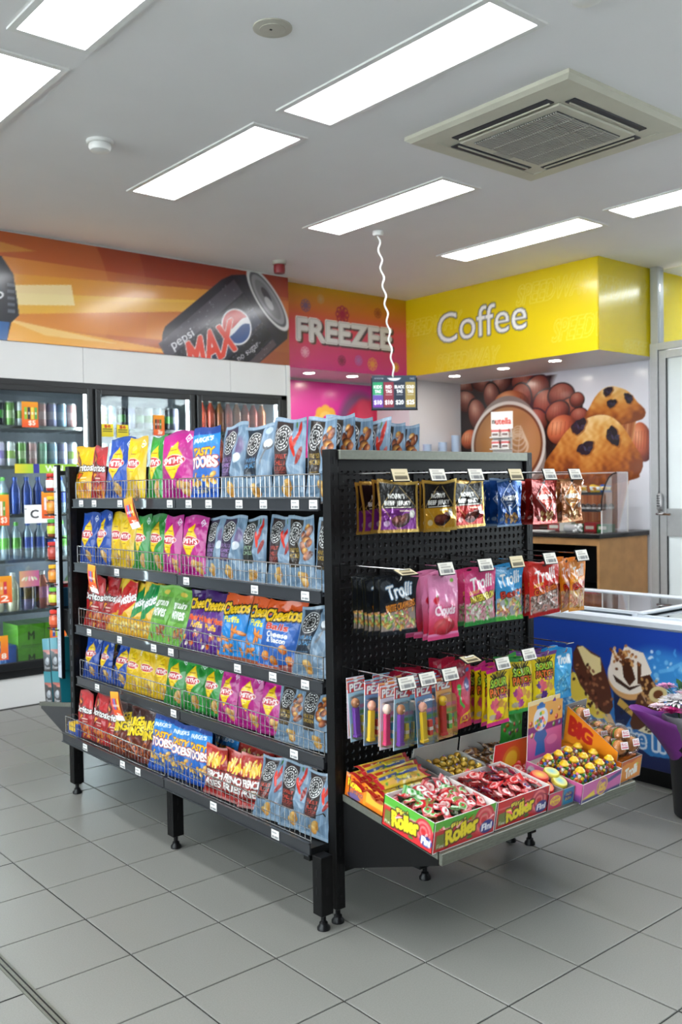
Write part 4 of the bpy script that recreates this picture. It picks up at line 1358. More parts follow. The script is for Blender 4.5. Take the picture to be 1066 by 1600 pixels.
o = B(-.06, .06, -.10, .10, 0, .012, ch=.002).build('paper_pad', 'card_white', None, loc=(4.79, 2.84, .9625), rot=(0, 0, .2))
tag(o, 'white paper pad lying flat on the black worktop', 'paper')

# spread stand and cups behind the rack top
NS = thing('spread_stand', 'white card counter stand holding small red and white spread jars', 'display stand', (5.02, 3.43, .962), (0, 0, -math.pi / 2 + .45))
B(-.085, .085, .05, .06, 0, .86).build('back_board', 'card_white', NS)
for z in (0, .2, .40, .52, .68, .78):
    B(-.085, .085, -.05, .05, z, z + .01).build('tray', 'card_white', NS)
cv = Cv(.19, .15, 46, '#f2f0ee')
cv.text('n', .12, .42, .1, .2, '#2a2424', bold=1.2).text('utella', .56, .45, .7, .34, '#c8281c', bold=1.2).text('biscuits', .7, .2, .35, .12, '#8cb0d8', bold=.5)
slab('header_card', cv, NS, (0, .045, .86), t=.006, edge='#e8e6e2')
jm = MB().box(-.032, .032, -.03, .03, 0, .07, col='#efece8', ch=.004).box(-.033, .033, -.031, .031, .04, .06, col='#c22a20').box(-.025, .025, -.0315, .0315, .008, .03, col='#5a2c1a').mesh('spread_pack', 'print_satin')
Mx = Matrix.Rotation(-math.pi / 2 + .45, 4, 'Z')
k = 0
for z in (.691, .791):
    for x in (-.042, .042):
        p = Vector((5.02, 3.43, .962)) + Mx @ Vector((x, 0, z))
        o = mesh_obj('spread_pack', jm, None, p, (0, 0, -math.pi / 2 + .45))
        tag(o, 'red and white spread pack, %s on the counter stand' % ['lower left', 'lower right', 'upper left', 'upper right'][k], 'spread pack', 'spread packs on the counter stand')
        k += 1
def cup_stack(x, y, n, label):
    t = thing('cup_stack', label, 'cups', (x, y, .962), group='paper cup stacks on the counter')
    for k in range(n):
        MB().lathe([(.030, 0), (.040, .085), (.042, .088), (.042, .092), (.039, .092)], 14).build('paper_cup', 'cup_blue', t, smooth=True, loc=(0, 0, k * .022))
mat('cup_blue', '#b4c6dd', 0.5)
cup_stack(5.165, 4.09, 35, 'tallest stack of pale blue paper cups by the wall print')
cup_stack(5.00, 4.10, 32, 'middle stack of pale blue paper cups behind the rack')
cup_stack(4.80, 4.10, 31, 'shortest stack of pale blue paper cups, leftmost of three')
# hanging price sign
SG = thing('price_sign', 'small hanging sign of four tag prices in green, red, black, gold', 'sign', (2.908, 2.524, 1.835), (0, 0, -.62))
cv = Cv(.285, .215, 110, '#34404e')
cols = [('#2f9a68', 'KIDS', '10'), ('#8a3442', 'RED', '10'), ('#2b3444', 'BLACK', '20'), ('#a08c50', 'GOLD', '25')]
for k, (c_, n_, p_) in enumerate(cols):
    x0 = .02 + k * .243
    cv.rect(x0, .06, x0 + .225, .80, c_)
    if k == 0:
        cv.grad('#7a3aa0', '#6a5aa8', x0=x0, x1=x0 + .225, y0=.06, y1=.42)
    cv.text(n_, x0 + .112, .66, .05 * len(n_) * .85, .09, '#f2f2f0', bold=1).text('TAG', x0 + .112, .53, .13, .09, '#f2f2f0', bold=1)
    cv.rect(x0 + .04, .42, x0 + .185, .44, '#d8d8d8', .7)
    cv.text('$' + p_, x0 + .112, .20, .17, .14, '#ffffff', bold=1)
cv.poly([(.34, .92), (.66, .92), (.60, .86), (.54, .84), (.46, .84), (.40, .86)], '#d8dce0').text('amazing', .16, .91, .2, .04, '#e8e8e8').text('TAGS', .9, .90, .1, .05, '#e8e8e8')
slab('printed_board', cv, SG, (0, 0, 0), t=.004, mat_front='print_satin', edge='#20262e')
MB().box(-.15, .15, -.004, .004, -.008, .0).box(-.148, -.142, -.004, .004, 0, .20).box(.142, .148, -.004, .004, 0, .20).build('holder', 'black_plastic', SG)

# ================================================================== CHIP RACK (double sided gondola)
GD = thing('gondola_rack', 'long black double-sided shelving rack filled with chip bags', 'shelving rack', (1.02, 1.27, 0))
YN, YF, YM = .388, 2.158, 1.252       # near end, far end, bay joint
SHELF = [(1.29, .557), (1.003, .557), (.722, .557), (.488, .557), (.245, .482)]   # deck height, rail x
# spine: uprights, base feet, back panels
def upright(mb, x0, x1, y0, y1, z0, z1):
    return mb.box(x0, x1, y0, y1, z0, z1, ch=.003)
for y in (.40, 1.235, 2.10):
    upright(MB(), .985, 1.055, y, y + .045, .05, 1.45).build('upright', 'black_metal', GD, world=True)
for k, (y0, y1) in enumerate(((.445, 1.235), (1.28, 2.10))):
    for z0, z1 in ((.25, .70), (.705, 1.10), (1.105, 1.42)):
        B(1.012, 1.028, y0, y1, z0, z1).build('back_panel', 'black_metal', GD, world=True)
B(.98, 1.06, .40, 2.145, 1.42, 1.455).build('top_rail', 'black_metal', GD, world=True)
def foot(mb, x, y):
    mb.lathe([(.020, 0), (.020, .008), (.013, .016), (.013, .022), (.008, .026), (.008, .06)], 16, (x, y, 0))
def leg(x0, x1, y0, y1, z1, par):
    m = MB().box(x0, x1, y0, y1, .048, z1, ch=.002)
    o = m.build('leg', 'black_metal', par, world=True)
    f = MB()
    foot(f, (x0 + x1) / 2, (y0 + y1) / 2)
    f.build('levelling_foot', 'black_plastic', o, world=True, smooth=True)
    s_ = MB()
    z = z1 - .05
    while z > .09:
        s_.box(x0 - .0008, x0 + .001, (y0 + y1) / 2 - .005, (y0 + y1) / 2 + .005, z - .012, z + .012)
        s_.box((x0 + x1) / 2 - .004, (x0 + x1) / 2 + .004, y0 - .0008, y0 + .001, z - .012, z + .012)
        z -= .055
    s_.build('slots', 'black_plastic', o, world=True)
for y in (.337, 1.215, 2.075):
    leg(.488, .535, y - .013, y + .030, .228, GD)
    leg(1.455, 1.50, y + (.06 if y < .4 else 0), y + (.104 if y < .4 else .044), .20, GD)
    B(.51, 1.48, y + (.07 if y < .4 else .005), y + (.10 if y < .4 else .035), .19, .225).build('base_beam', 'black_metal', GD, world=True)
leg(.955, 1.045, .376, .42, .19, GD)
# shelves with price rail and wire fence, two bays
tick = [[2.069, 1.94, 1.699, 1.602, 1.292, 1.154, 1.017, .823, .68, .508, .415], [1.994, 1.742, 1.182, .74, .464], [2.019, 1.73, 1.441, 1.307, .852, .645, .472], [1.952, 1.297, .537], [1.924, 1.58, 1.452, 1.272, .906, .544]]
cvt = Cv(.040, .028, 20, '#e6e4e0')
cvt.rect(.1, .12, .9, .36, '#55585c')
for q in range(7):
    cvt.rect(.14 + q * .11, .12, .17 + q * .11, .36, '#e6e4e0')
cvt.rect(.1, .62, .7, .74, '#8a8a8c')
ticket_me = slab_mesh('price_ticket', cvt, .0015, 'print_matte')
for r_, (z, rx) in enumerate(SHELF):
    for (y0, y1) in ((YM + .003, YF), (YN - (.018 if r_ == 4 else 0), YM - .003)):
        sh = MB().box(rx + .006, .985, y0 + .002, y1 - .002, z - .022, z)
        so = sh.build('shelf', 'deck_grey', GD, world=True)
        rl = MB().box(rx, rx + .006, y0, y1, z - .020, z + .018).box(rx - .006, rx, y0, y1, z - .022, z - .018).box(rx - .004, rx, y0, y1, z + .014, z + .018)
        rl.build('price_rail', 'rail_grey', so, world=True)
        wf = MB()
        n = int((y1 - y0) / .0265)
        st = (y1 - y0 - .02) / n
        xw = rx + .012
        for k in range(n + 1):
            y = y0 + .01 + k * st
            wf.tube([(xw, y, z + .006), (xw, y, z + .092)], .0011, 5, caps=False)
        for zz, rr in ((z + .02, .0016), (z + .055, .0012), (z + .092, .0022)):
            wf.tube([(xw, y0 + .008, zz), (xw, y1 - .008, zz)], rr, 6)
        for y in (y0 + .009, y1 - .009):
            wf.tube([(xw, y, z + .002), (xw, y, z + .092), (xw + .05, y, z + .092), (xw + .12, y, z + .004)], .0022, 6)
        wf.build('wire_fence', 'wire', so, world=True, smooth=True)
        for y in tick[r_]:
            if y0 < y - .02 and y + .02 < y1:
                off = Vector((GD.location.x, GD.location.y, 0))
                mesh_obj('price_ticket', ticket_me, so, Vector((rx - .0015, y, z - .016)) - off, (0, 0, -math.pi / 2))
        for y in (y0 + .006, y1 - .012):
            br = MB().prism([(.60, z - .022), (.98, z - .022), (.98, z - .10), (.94, z - .10)], y, y + .004)
            br.build('bracket', 'black_metal', so, world=True)
# shelves on the hidden side
for z, rx in SHELF:
    x1 = 1.483 if z < .3 else 1.44
    B(1.055, x1, YN, YF, z - .022, z).build('shelf', 'deck_grey', GD, world=True)

# ---------------------------------------------------------------- chip bag designs
def bag(w_, h_, col, nx=76):
    return Cv(w_, h_, nx, col)
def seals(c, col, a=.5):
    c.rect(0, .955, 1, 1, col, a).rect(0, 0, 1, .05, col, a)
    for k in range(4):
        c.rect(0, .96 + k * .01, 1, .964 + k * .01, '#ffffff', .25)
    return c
def chips(c, x, y, n, r, seed=1):
    q = np.random.RandomState(seed)
    for k in range(n):
        cx, cy, a = x + q.uniform(-r, r), y + q.uniform(-r, r) * .6, q.uniform(-.7, .7)
        c.lump(cx, cy, .13, .09, '#a8702c', '#d9a657', '#efd192', rot=a)
        for j in (-1, 0, 1):
            c.line([(cx - .09, cy + j * .022), (cx + .09, cy + j * .022 + a * .03)], .012, '#b98238', .45)
    return c
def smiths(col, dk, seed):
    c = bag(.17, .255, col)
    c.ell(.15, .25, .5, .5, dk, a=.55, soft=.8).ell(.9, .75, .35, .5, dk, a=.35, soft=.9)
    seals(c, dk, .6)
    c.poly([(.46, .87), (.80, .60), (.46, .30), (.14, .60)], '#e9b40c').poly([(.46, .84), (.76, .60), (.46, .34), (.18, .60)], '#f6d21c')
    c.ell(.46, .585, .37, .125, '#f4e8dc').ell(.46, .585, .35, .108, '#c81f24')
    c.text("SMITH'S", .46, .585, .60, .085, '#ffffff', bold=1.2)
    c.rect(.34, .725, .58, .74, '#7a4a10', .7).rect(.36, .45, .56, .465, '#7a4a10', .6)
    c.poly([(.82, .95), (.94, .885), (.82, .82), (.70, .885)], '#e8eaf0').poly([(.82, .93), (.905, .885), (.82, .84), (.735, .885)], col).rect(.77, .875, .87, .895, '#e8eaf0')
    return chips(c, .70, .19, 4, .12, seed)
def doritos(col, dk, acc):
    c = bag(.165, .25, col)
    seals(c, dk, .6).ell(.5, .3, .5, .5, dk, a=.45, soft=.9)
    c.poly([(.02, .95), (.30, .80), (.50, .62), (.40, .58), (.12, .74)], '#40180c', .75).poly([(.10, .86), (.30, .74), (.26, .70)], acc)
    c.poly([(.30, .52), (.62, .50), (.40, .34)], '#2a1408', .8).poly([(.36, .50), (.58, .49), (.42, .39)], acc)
    c.text('Doritos', .50, .60, .92, .12, '#f4f2ee', bold=1.8, out='#17110f', ow=4)
    c.rect(.5, .40, .82, .425, '#f0e4d0', .8).rect(.55, .35, .8, .37, '#f0e4d0', .7)
    q = np.random.RandomState(4)
    for k in range(7):
        x, y, a = q.uniform(.1, .9), q.uniform(.08, .26), q.uniform(0, 6)
        pts = [(x + .13 * math.cos(a + t), y + .09 * math.sin(a + t)) for t in (0, 2.09, 4.19)]
        c.poly(pts, ['#d8832c', '#c86a20', '#e8a040'][k % 3])
    return c
def rrd(lab, txt, lines, blob, seed):
    c = bag(.172, .262, '#6d879f')
    for k in range(14):
        c.line([(k / 13, 0), (k / 13 + .03 * math.sin(k), 1)], .03, ['#8fa6b8', '#647e95'][k % 2], .5)
    c.grain(.06, 5, 3, seed)
    seals(c, '#9fb2c2', .5)
    c.rect(.10, .30, .60, .95, lab)
    c.ell(.35, .755, .25, .25, '#0c0c0f').ring(.35, .755, .24, .24, '#f0f0ee', t=.07).ring(.35, .755, .13, .13, '#f0f0ee', t=.14)
    for k in range(14):
        a = k * math.pi / 7
        c.ell(.35 + .182 * math.cos(a), .755 + .182 * math.sin(a) * c.w / c.h, .026, .017, '#f8f8f6', rot=a + 1.57)
        if k % 2:
            c.ell(.35 + .07 * math.cos(a), .755 + .07 * math.sin(a) * c.w / c.h, .024, .012, '#dcdcd8', rot=a)
    for k, s_ in enumerate(lines):
        c.text(s_, .35, .535 - .075 * k, min(.44, .085 * len(s_)), .055, txt, bold=.8)
    c.rect(.16, .335, .54, .345, txt, .5).rect(.2, .315, .5, .322, txt, .4)
    if blob == 'chilli':
        c.ell(.80, .80, .05, .24, '#b82418', rot=-.2).ell(.70, .66, .05, .2, '#d83422', rot=.3).ell(.86, .55, .05, .17, '#8f1a14', rot=-.35).ell(.72, .92, .025, .06, '#3f6a2c')
    elif blob == 'chicken':
        [c.lump(.78 + .09 * math.sin(k * 2.1), .84 - .055 * k, .10 + .03 * (k % 2), .075, '#3a160a', '#8e4420' if k % 3 else '#b8762c', '#d08a50' if k % 3 else '#f0cc80', rot=k) for k in range(8)]
    elif blob == 'salt':
        c.ell(.82, .72, .13, .11, '#5c6064').ell(.82, .735, .11, .085, '#dfe4e8').line([(.82, .68), (.70, .48)], .04, '#6a6e74').ell(.76, .9, .1, .07, '#d8e0e8', a=.6)
    else:
        c.ell(.80, .70, .14, .16, '#6a4a78', a=.75, soft=.5).ell(.78, .55, .12, .10, '#e4e8ec', a=.8)
    return chips(c, .56, .16, 3, .10, seed)
def twisties(col, dk):
    c = bag(.15, .245, '#eebb1c')
    c.ell(.5, .2, .6, .5, '#d89a10', a=.5, soft=.8)
    seals(c, '#c88a10', .6)
    c.poly([(0, .70), (.45, .97), (1, .97), (1, .62), (.5, .36), (0, .30)], col).poly([(0, .72), (.4, .98), (.2, .98), (0, .85)], '#f6d850', .7)
    c.text('Twisties', .5, .64, .98, .17, '#ffffff', rot=.32, bold=2, out=dk, ow=2)
    q = np.random.RandomState(2)
    for k in range(12):
        x, y = q.uniform(.1, .9), q.uniform(.08, .3)
        c.line([(x - .1, y), (x, y + .04), (x + .1, y)], .07, ['#f0c848', '#d8962c', '#f8e08c'][k % 3])
    return c
def grainwaves():
    c = bag(.15, .23, '#74b648')
    seals(c, '#8ccc60', .6).ell(.2, .5, .4, .7, '#92cc68', a=.5, soft=.9)
    c.rect(.14, .40, .86, .80, '#4a7a34', .55).text('grain', .5, .68, .6, .14, '#f2f4ec', bold=1.6).text('waves', .5, .52, .66, .13, '#f2f4ec', bold=1.6)
    c.ell(.5, .88, .16, .06, '#e0c850')
    q = np.random.RandomState(6)
    for k in range(9):
        c.lump(q.uniform(.2, .85), q.uniform(.08, .32), .09, .06, '#7a3c1c', '#b06a38', '#d89c60', rot=q.uniform(0, 3))
    return c
def cheetos(base, top, sub, subcol, kind):
    c = bag(.165, .25, base)
    seals(c, top, .8)
    c.poly([(0, 1), (1, 1), (1, .80), (.6, .74), (.3, .80), (0, .70)], top)
    c.text('Cheetos', .5, .78, .94, .17, '#f5c81c', rot=.10, bold=2.6, out='#16120e', ow=5)
    c.text(sub, .46, .60, .6, .085, subcol, bold=1.4, out='#f4f0e8' if kind == 'ball' else None, ow=1.5)
    q = np.random.RandomState(9)
    if kind == 'puff':
        for k in range(11):
            x, y, a = q.uniform(.15, .9), q.uniform(.1, .48), q.uniform(0, 3)
            c.ell(x, y, .15, .05, '#b85a18', rot=a).ell(x, y + .008, .13, .035, '#e88c34', rot=a)
    elif kind == 'ball':
        c.text('Cheese', .5, .49, .55, .075, '#f4f0e8', bold=1.2).text('& Bacon', .5, .41, .5, .065, '#f4f0e8', bold=1)
        for x, y in ((.2, .18), (.45, .13), (.72, .30), (.85, .16)):
            c.lump(x, y, .10, .10, '#a84a10', '#e0822c', '#f4b868')
        c.poly([(.55, .08), (.95, .12), (.9, .02), (.6, .01)], '#8a2c1c')
    else:
        c.text("Flamin' Hot", .5, .53, .8, .08, '#e83c20', bold=1.5, out='#f0b428', ow=1.5).text('Puffs', .5, .42, .5, .09, '#f4c020', bold=1.5)
        for k in range(9):
            x, y, a = q.uniform(.1, .9), q.uniform(.06, .32), q.uniform(0, 3)
            c.ell(x, y, .07, .05, ['#e8a040', '#f0e4d0', '#c8301c', '#d87828'][k % 4], rot=a)
    return c
def toobs(h_=.28):
    c = bag(.17, h_, '#1f57b4')
    c.grad('#1a49a0', '#2f8fd8', y0=.1, y1=.9)
    seals(c, '#1d3f8c', .8)
    c.rect(0, .90, 1, 1, '#213c88', .7)
    c.text("PARKER'S", .42, .83, .70, .07, '#eef4fa', bold=1.2, rot=.08)
    c.text('TASTY', .5, .66, .74, .10, '#f4b818', bold=2, out='#7a2c10', ow=2)
    c.text('TOOBS', .5, .52, .92, .14, '#f6f4f0', bold=2.6, out='#a8281c', ow=3)
    c.text('TANGY', .5, .14, .5, .05, '#f0d048', bold=.8)
    q = np.random.RandomState(5)
    for k in range(14):
        c.lump(q.uniform(.12, .88), q.uniform(.22, .36), .08, .055, '#a86a1c', '#e0aa40', '#f6dc90', rot=q.uniform(0, 3))
    return c
def burger():
    c = bag(.15, .235, '#3a1712')
    c.ell(.5, .25, .6, .5, '#7a3420', a=.8, soft=.8)
    seals(c, '#5a241a', .6)
    c.text('BURGER', .5, .72, .94, .17, '#f2d21c', bold=3, rot=.15, out='#161010', ow=3).text('RINGS', .5, .54, .90, .16, '#f2d21c', bold=3, rot=.15, out='#161010', ow=3)
    for x, y in ((.2, .2), (.45, .14), (.7, .22), (.85, .12), (.35, .32)):
        c.ring(x, y, .13, .10, '#a8481c', t=.4).ring(x, y, .12, .09, '#d0763c', t=.2)
    return c
def fries():
    c = bag(.15, .215, '#9c2420')
    seals(c, '#c8c4c0', .5).ell(.2, .8, .4, .4, '#c03a30', a=.6, soft=.9)
    q = np.random.RandomState(3)
    for k in range(26):
        x, y = q.uniform(.12, .88), q.uniform(.60, .84)
        a = q.uniform(-.6, .6)
        c.line([(x, y - .07), (x + .1 * a, y + .08)], .06, ['#f0c848', '#e0a830', '#f8e08a'][k % 3])
    c.rect(.06, .14, .94, .56, '#3a1a18', .8)
    c.rect(.10, .17, .90, .53, '#a02a24')
    c.text('FRENCH', .5, .44, .74, .13, '#f4eeea', bold=2, out='#2a1010', ow=1.5).text('FRIES', .5, .27, .66, .13, '#f4eeea', bold=2, out='#2a1010', ow=1.5)
    return c
# key: (canvas, thickness, description)
DES = {
    'smb': (smiths('#1f4fb0', '#12357f', 1), .062, 'blue crinkle chip bag'),
    'smy': (smiths('#ecc618', '#c79a0c', 2), .062, 'yellow crinkle chip bag'),
    'smg': (smiths('#2f9a3c', '#176a26', 3), .062, 'green crinkle chip bag'),
    'smp': (smiths('#c4208c', '#8f1468', 4), .062, 'magenta crinkle chip bag'),
    'dory': (doritos('#eebb14', '#c48a0c', '#e05a18'), .058, 'yellow corn chip bag'),
    'dorr': (doritos('#c0282c', '#7a1418', '#e8902c'), .058, 'red corn chip bag'),
    'toob': (toobs(), .062, 'blue corn toob bag'),
    'rp': (rrd('#2f2440', '#b08ac8', ['SEA SALT &', 'BALSAMIC', 'VINEGAR'], 'vinegar', 1), .062, 'slate purple-lettered deli bag'),
    'rb': (rrd('#1a2634', '#6ab0e4', ['NATURAL', 'SEA SALT'], 'salt', 2), .062, 'slate blue-lettered deli bag'),
    'rc': (rrd('#2a1a1a', '#e0503c', ['SWEET', 'CHILLI &', 'SOUR CREAM'], 'chilli', 3), .062, 'slate red-chilli deli bag'),
    'rch': (rrd('#1e2420', '#a8c8a0', ['SPICY', 'CHILLI'], 'chilli', 6), .062, 'slate green-lettered deli bag'),
    'rh': (rrd('#2a2018', '#d8b03c', ['HONEY SOY', 'CHICKEN'], 'chicken', 4), .062, 'slate gold-lettered deli bag'),
    'twr': (twisties('#cc2420', '#8a1410'), .055, 'yellow snack bag with red flash'),
    'twg': (twisties('#148a44', '#0a5a2a'), .055, 'yellow snack bag with green flash'),
    'gw': (grainwaves(), .055, 'light green wholegrain chip bag'),
    'chp': (cheetos('#5a2484', '#3c1460', 'X', '#5a2484', 'hot'), .055, 'purple puff bag'),
    'chb': (cheetos('#2088d4', '#d8581c', 'Puffs', '#f0e03c', 'puff'), .058, 'blue and orange puff bag'),
    'ball': (cheetos('#2a62b4', '#d8561c', 'Balls', '#c83420', 'ball'), .062, 'blue and orange cheese ball bag'),
    'br': (burger(), .055, 'brown and yellow ring snack bag'),
    'ff': (fries(), .05, 'red fries snack bag'),
}
BAGS = {}
for k_i, (key, (cvb, d_, desc)) in enumerate(DES.items()):
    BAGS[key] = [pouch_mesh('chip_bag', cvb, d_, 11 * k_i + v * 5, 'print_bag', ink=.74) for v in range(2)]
ROWS = [
    [('dory', 2.165, .155), ('dorr', 2.03, .13), ('smb', 1.855, .175), ('smy', 1.675, .165), ('smg', 1.518, .14), ('smp', 1.34, .20), ('toob', 1.135, .175), ('rp', .965, .15), ('rb', .80, .16), ('rc', .622, .18), ('rh', .460, .135)],
    [('smb', 2.12, .125), ('smb', 1.995, .13), ('smy', 1.865, .15), ('smy', 1.755, .12), ('smg', 1.65, .125), ('smg', 1.52, .135), ('smp', 1.385, .14), ('smp', 1.228, .165), ('rp', 1.095, .12), ('rp', .978, .14), ('rch', .84, .14), ('rc', .695, .145), ('rh', .555, .14), ('rh', .437, .11)],
    [('dorr', 2.10, .15), ('dorr', 1.985, .12), ('twr', 1.895, .12), ('twr', 1.805, .12), ('twg', 1.705, .12), ('twg', 1.615, .115), ('gw', 1.505, .135), ('gw', 1.375, .13), ('chp', 1.248, .13), ('chp', 1.122, .135), ('chb', .98, .15), ('chb', .848, .13), ('ball', .70, .17), ('rb', .522, .155)],
    [('smb', 2.12, .115), ('smb', 2.005, .115), ('smb', 1.865, .14), ('smy', 1.735, .125), ('smy', 1.63, .13), ('smy', 1.512, .125), ('smg', 1.388, .13), ('smg', 1.252, .135), ('smg', 1.135, .13), ('smp', 1.008, .12), ('smp', .886, .125), ('smp', .762, .12), ('rh', .645, .12), ('rh', .515, .135)],
    [('dorr', 2.062, .125), ('dorr', 1.94, .13), ('dorr', 1.828, .12), ('br', 1.714, .115), ('br', 1.598, .12), ('br', 1.492, .11), ('toob', 1.382, .13), ('toob', 1.250, .125), ('toob', 1.115, .145), ('ff', .985, .135), ('ff', .882, .14), ('ff', .775, .13), ('rc', .66, .125), ('rc', .535, .13), ('rc', .425, .12)],
]
HT = [.272, .238, .232, .192, .205]
SHN = ['top shelf', 'second shelf', 'third shelf', 'fourth shelf', 'bottom shelf']
rb_ = random.Random(12)
def place_bag(key, x, y, z, w_, h_, lean, yaw, roll, label, group, v=0):
    me = BAGS[key][v % 2]
    cvb = DES[key][0]
    o = mesh_obj('chip_bag', me, None, (x, y, z), (-lean, roll, -math.pi / 2 + yaw))
    o.scale = (w_ / cvb.w, min(1.0, w_ / cvb.w * 1.08), h_ / cvb.h)
    return tag(o, label, 'chip bag', group)
for r_, row in enumerate(ROWS):
    tot, cnt = {}, {}
    for key, _, _ in row:
        tot[key] = tot.get(key, 0) + 1
    z, rx = SHELF[r_]
    for i, (key, y, w_) in enumerate(row):
        cnt[key] = cnt.get(key, 0) + 1
        desc = DES[key][2]
        n, t = cnt[key], tot[key]
        lb = '%s at the front of the %s' % (desc, SHN[r_]) if t == 1 else '%s, %s of its kind from left, front of %s' % (desc, ORD[n - 1], SHN[r_])
        hh = HT[r_] * rb_.uniform(.97, 1.03)
        if key == 'toob' and r_ == 0:
            hh *= 1.06
        if key in ('dory', 'dorr') and r_ == 0:
            hh *= .93
        if key == 'ff':
            hh *= .86
        lean = rb_.uniform(.08, .16) if r_ < 2 else rb_.uniform(.16, .30)
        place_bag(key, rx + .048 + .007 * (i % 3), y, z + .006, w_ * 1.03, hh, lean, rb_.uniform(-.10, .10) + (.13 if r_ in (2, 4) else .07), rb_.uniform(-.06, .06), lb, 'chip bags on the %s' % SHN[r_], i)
    # the bags that show behind the front ones
    if r_ >= 2:
        cnt2 = {}
        for i, (key, y, w_) in enumerate(row):
            cnt2[key] = cnt2.get(key, 0) + 1
            desc = DES[key][2]
            lb = '%s behind the %s such front bag on the %s' % (desc, ORD[cnt2[key] - 1], SHN[r_])
            place_bag(key, rx + .15 + .008 * (i % 2), y - .012, z + .001, w_ * 1.02, HT[r_] * (.84 if key == 'ff' else .95), .24, rb_.uniform(-.1, .1), rb_.uniform(-.06, .06), lb, 'second row chip bags on the %s' % SHN[r_], i + 1)
# the row of deli bags running back from the near end of the top shelf
for i, x in enumerate((.70, .775, .845, .915, .975)):
    place_bag(['rh', 'rh', 'rc', 'rh', 'rh'][i], x, .452 + .006 * (i % 2), SHELF[0][0] + .001, .135, .283 - .006 * i, .05, .12 + .05 * (i % 3), rb_.uniform(-.05, .05),
              'slate deli chip bag, %s behind the front one, near end of top shelf' % ORD[i], 'deli bags running back from the near end', i)
# small yellow box at the far end of the bottom shelf
o = MB().box(-.035, .035, -.05, .05, 0, .06, col='#24489c', ch=.004).box(-.036, .036, -.03, .03, .025, .061, col='#e8c030').build('snack_carton', 'print_satin', None, loc=(.545, 2.118, .247))
tag(o, 'small blue and yellow carton at far left of the bottom shelf', 'carton')

# orange promo tags clipped to the rails
def promo_tag(x, y, z, tilt, label):
    cv = Cv(.058, .125, 26)
    cv.grad('#e8502c', '#f2a024', y0=.2, y1=1)
    for k, cc in enumerate(('#c02c80', '#3c70c0', '#b83024', '#e8c030')):
        cv.rect(.14 + .19 * k, .40, .29 + .19 * k, .78, cc).rect(.16 + .19 * k, .5, .27 + .19 * k, .58, '#f4ecdc', .8)
    cv.text('3', .45, .2, .22, .16, '#fbf0e0', bold=1).text('$9', .68, .22, .26, .1, '#fbf0e0', bold=.6)
    def bend(V):
        V = V.copy()
        V[:, 1] -= .010 * np.sin(V[:, 2] * 22)
        return V
    t = thing('promo_tag', label, 'promo tag', (x, y, z), (0, 0, -math.pi / 2 + .12), group='orange promo tags on the shelf rails')
    slab('printed_card', cv, t, (0, 0, -.115), (.16, tilt, 0), t=.0015, bend=bend)
    MB().box(-.012, .012, -.004, .004, -.006, .012).build('clip', 'blister', t)
promo_tag(.535, 1.52, 1.306, -.18, 'orange promo tag hanging from the top shelf rail')
promo_tag(.535, 1.905, 1.020, .12, 'orange promo tag hanging from the second shelf rail')
promo_tag(.535, 1.690, .506, -.10, 'orange promo tag hanging from the fourth shelf rail')
# ================================================================== NEAR END BAY (pegboard with hooks)
EB = thing('pegboard_end_bay', 'black perforated pegboard end bay hung with sweets and jerky', 'shelving bay', (1.04, .355, 0))
def slotted_post(par, x0, x1, y0, y1, z0, z1, sides):
    m = MB().box(x0, x1, y0, y1, z0, z1, ch=.002)
    o = m.build('post', 'black_metal', par, world=True)
    s_ = MB()
    z = z1 - .035
    while z > z0 + .03:
        if 'y' in sides:
            s_.box((x0 + x1) / 2 - .004, (x0 + x1) / 2 + .004, y0 - .0009, y0 + .001, z - .011, z + .011)
        if 'Y' in sides:
            s_.box((x0 + x1) / 2 - .004, (x0 + x1) / 2 + .004, y1 - .001, y1 + .0009, z - .011, z + .011)
        z -= .048
    tag(s_.build('slots', 'black_plastic', o, world=True), kind='stuff')
    return o
for x0, x1 in ((.557, .592), (1.49, 1.525)):
    p = slotted_post(EB, x0, x1, .335, .372, .045, 1.456, 'y')
    f = MB()
    foot(f, (x0 + x1) / 2, .353)
    f.build('levelling_foot', 'black_plastic', p, world=True, smooth=True)
B(.592, 1.49, .328, .340, 1.424, 1.454, ch=.002).build('top_bar', 'brushed', EB, world=True)
B(.60, 1.485, .345, .36, 1.395, 1.45).build('top_channel', 'black_metal', EB, world=True)
B(.592, 1.49, .34, .37, .155, .19).build('lower_beam', 'black_metal', EB, world=True)
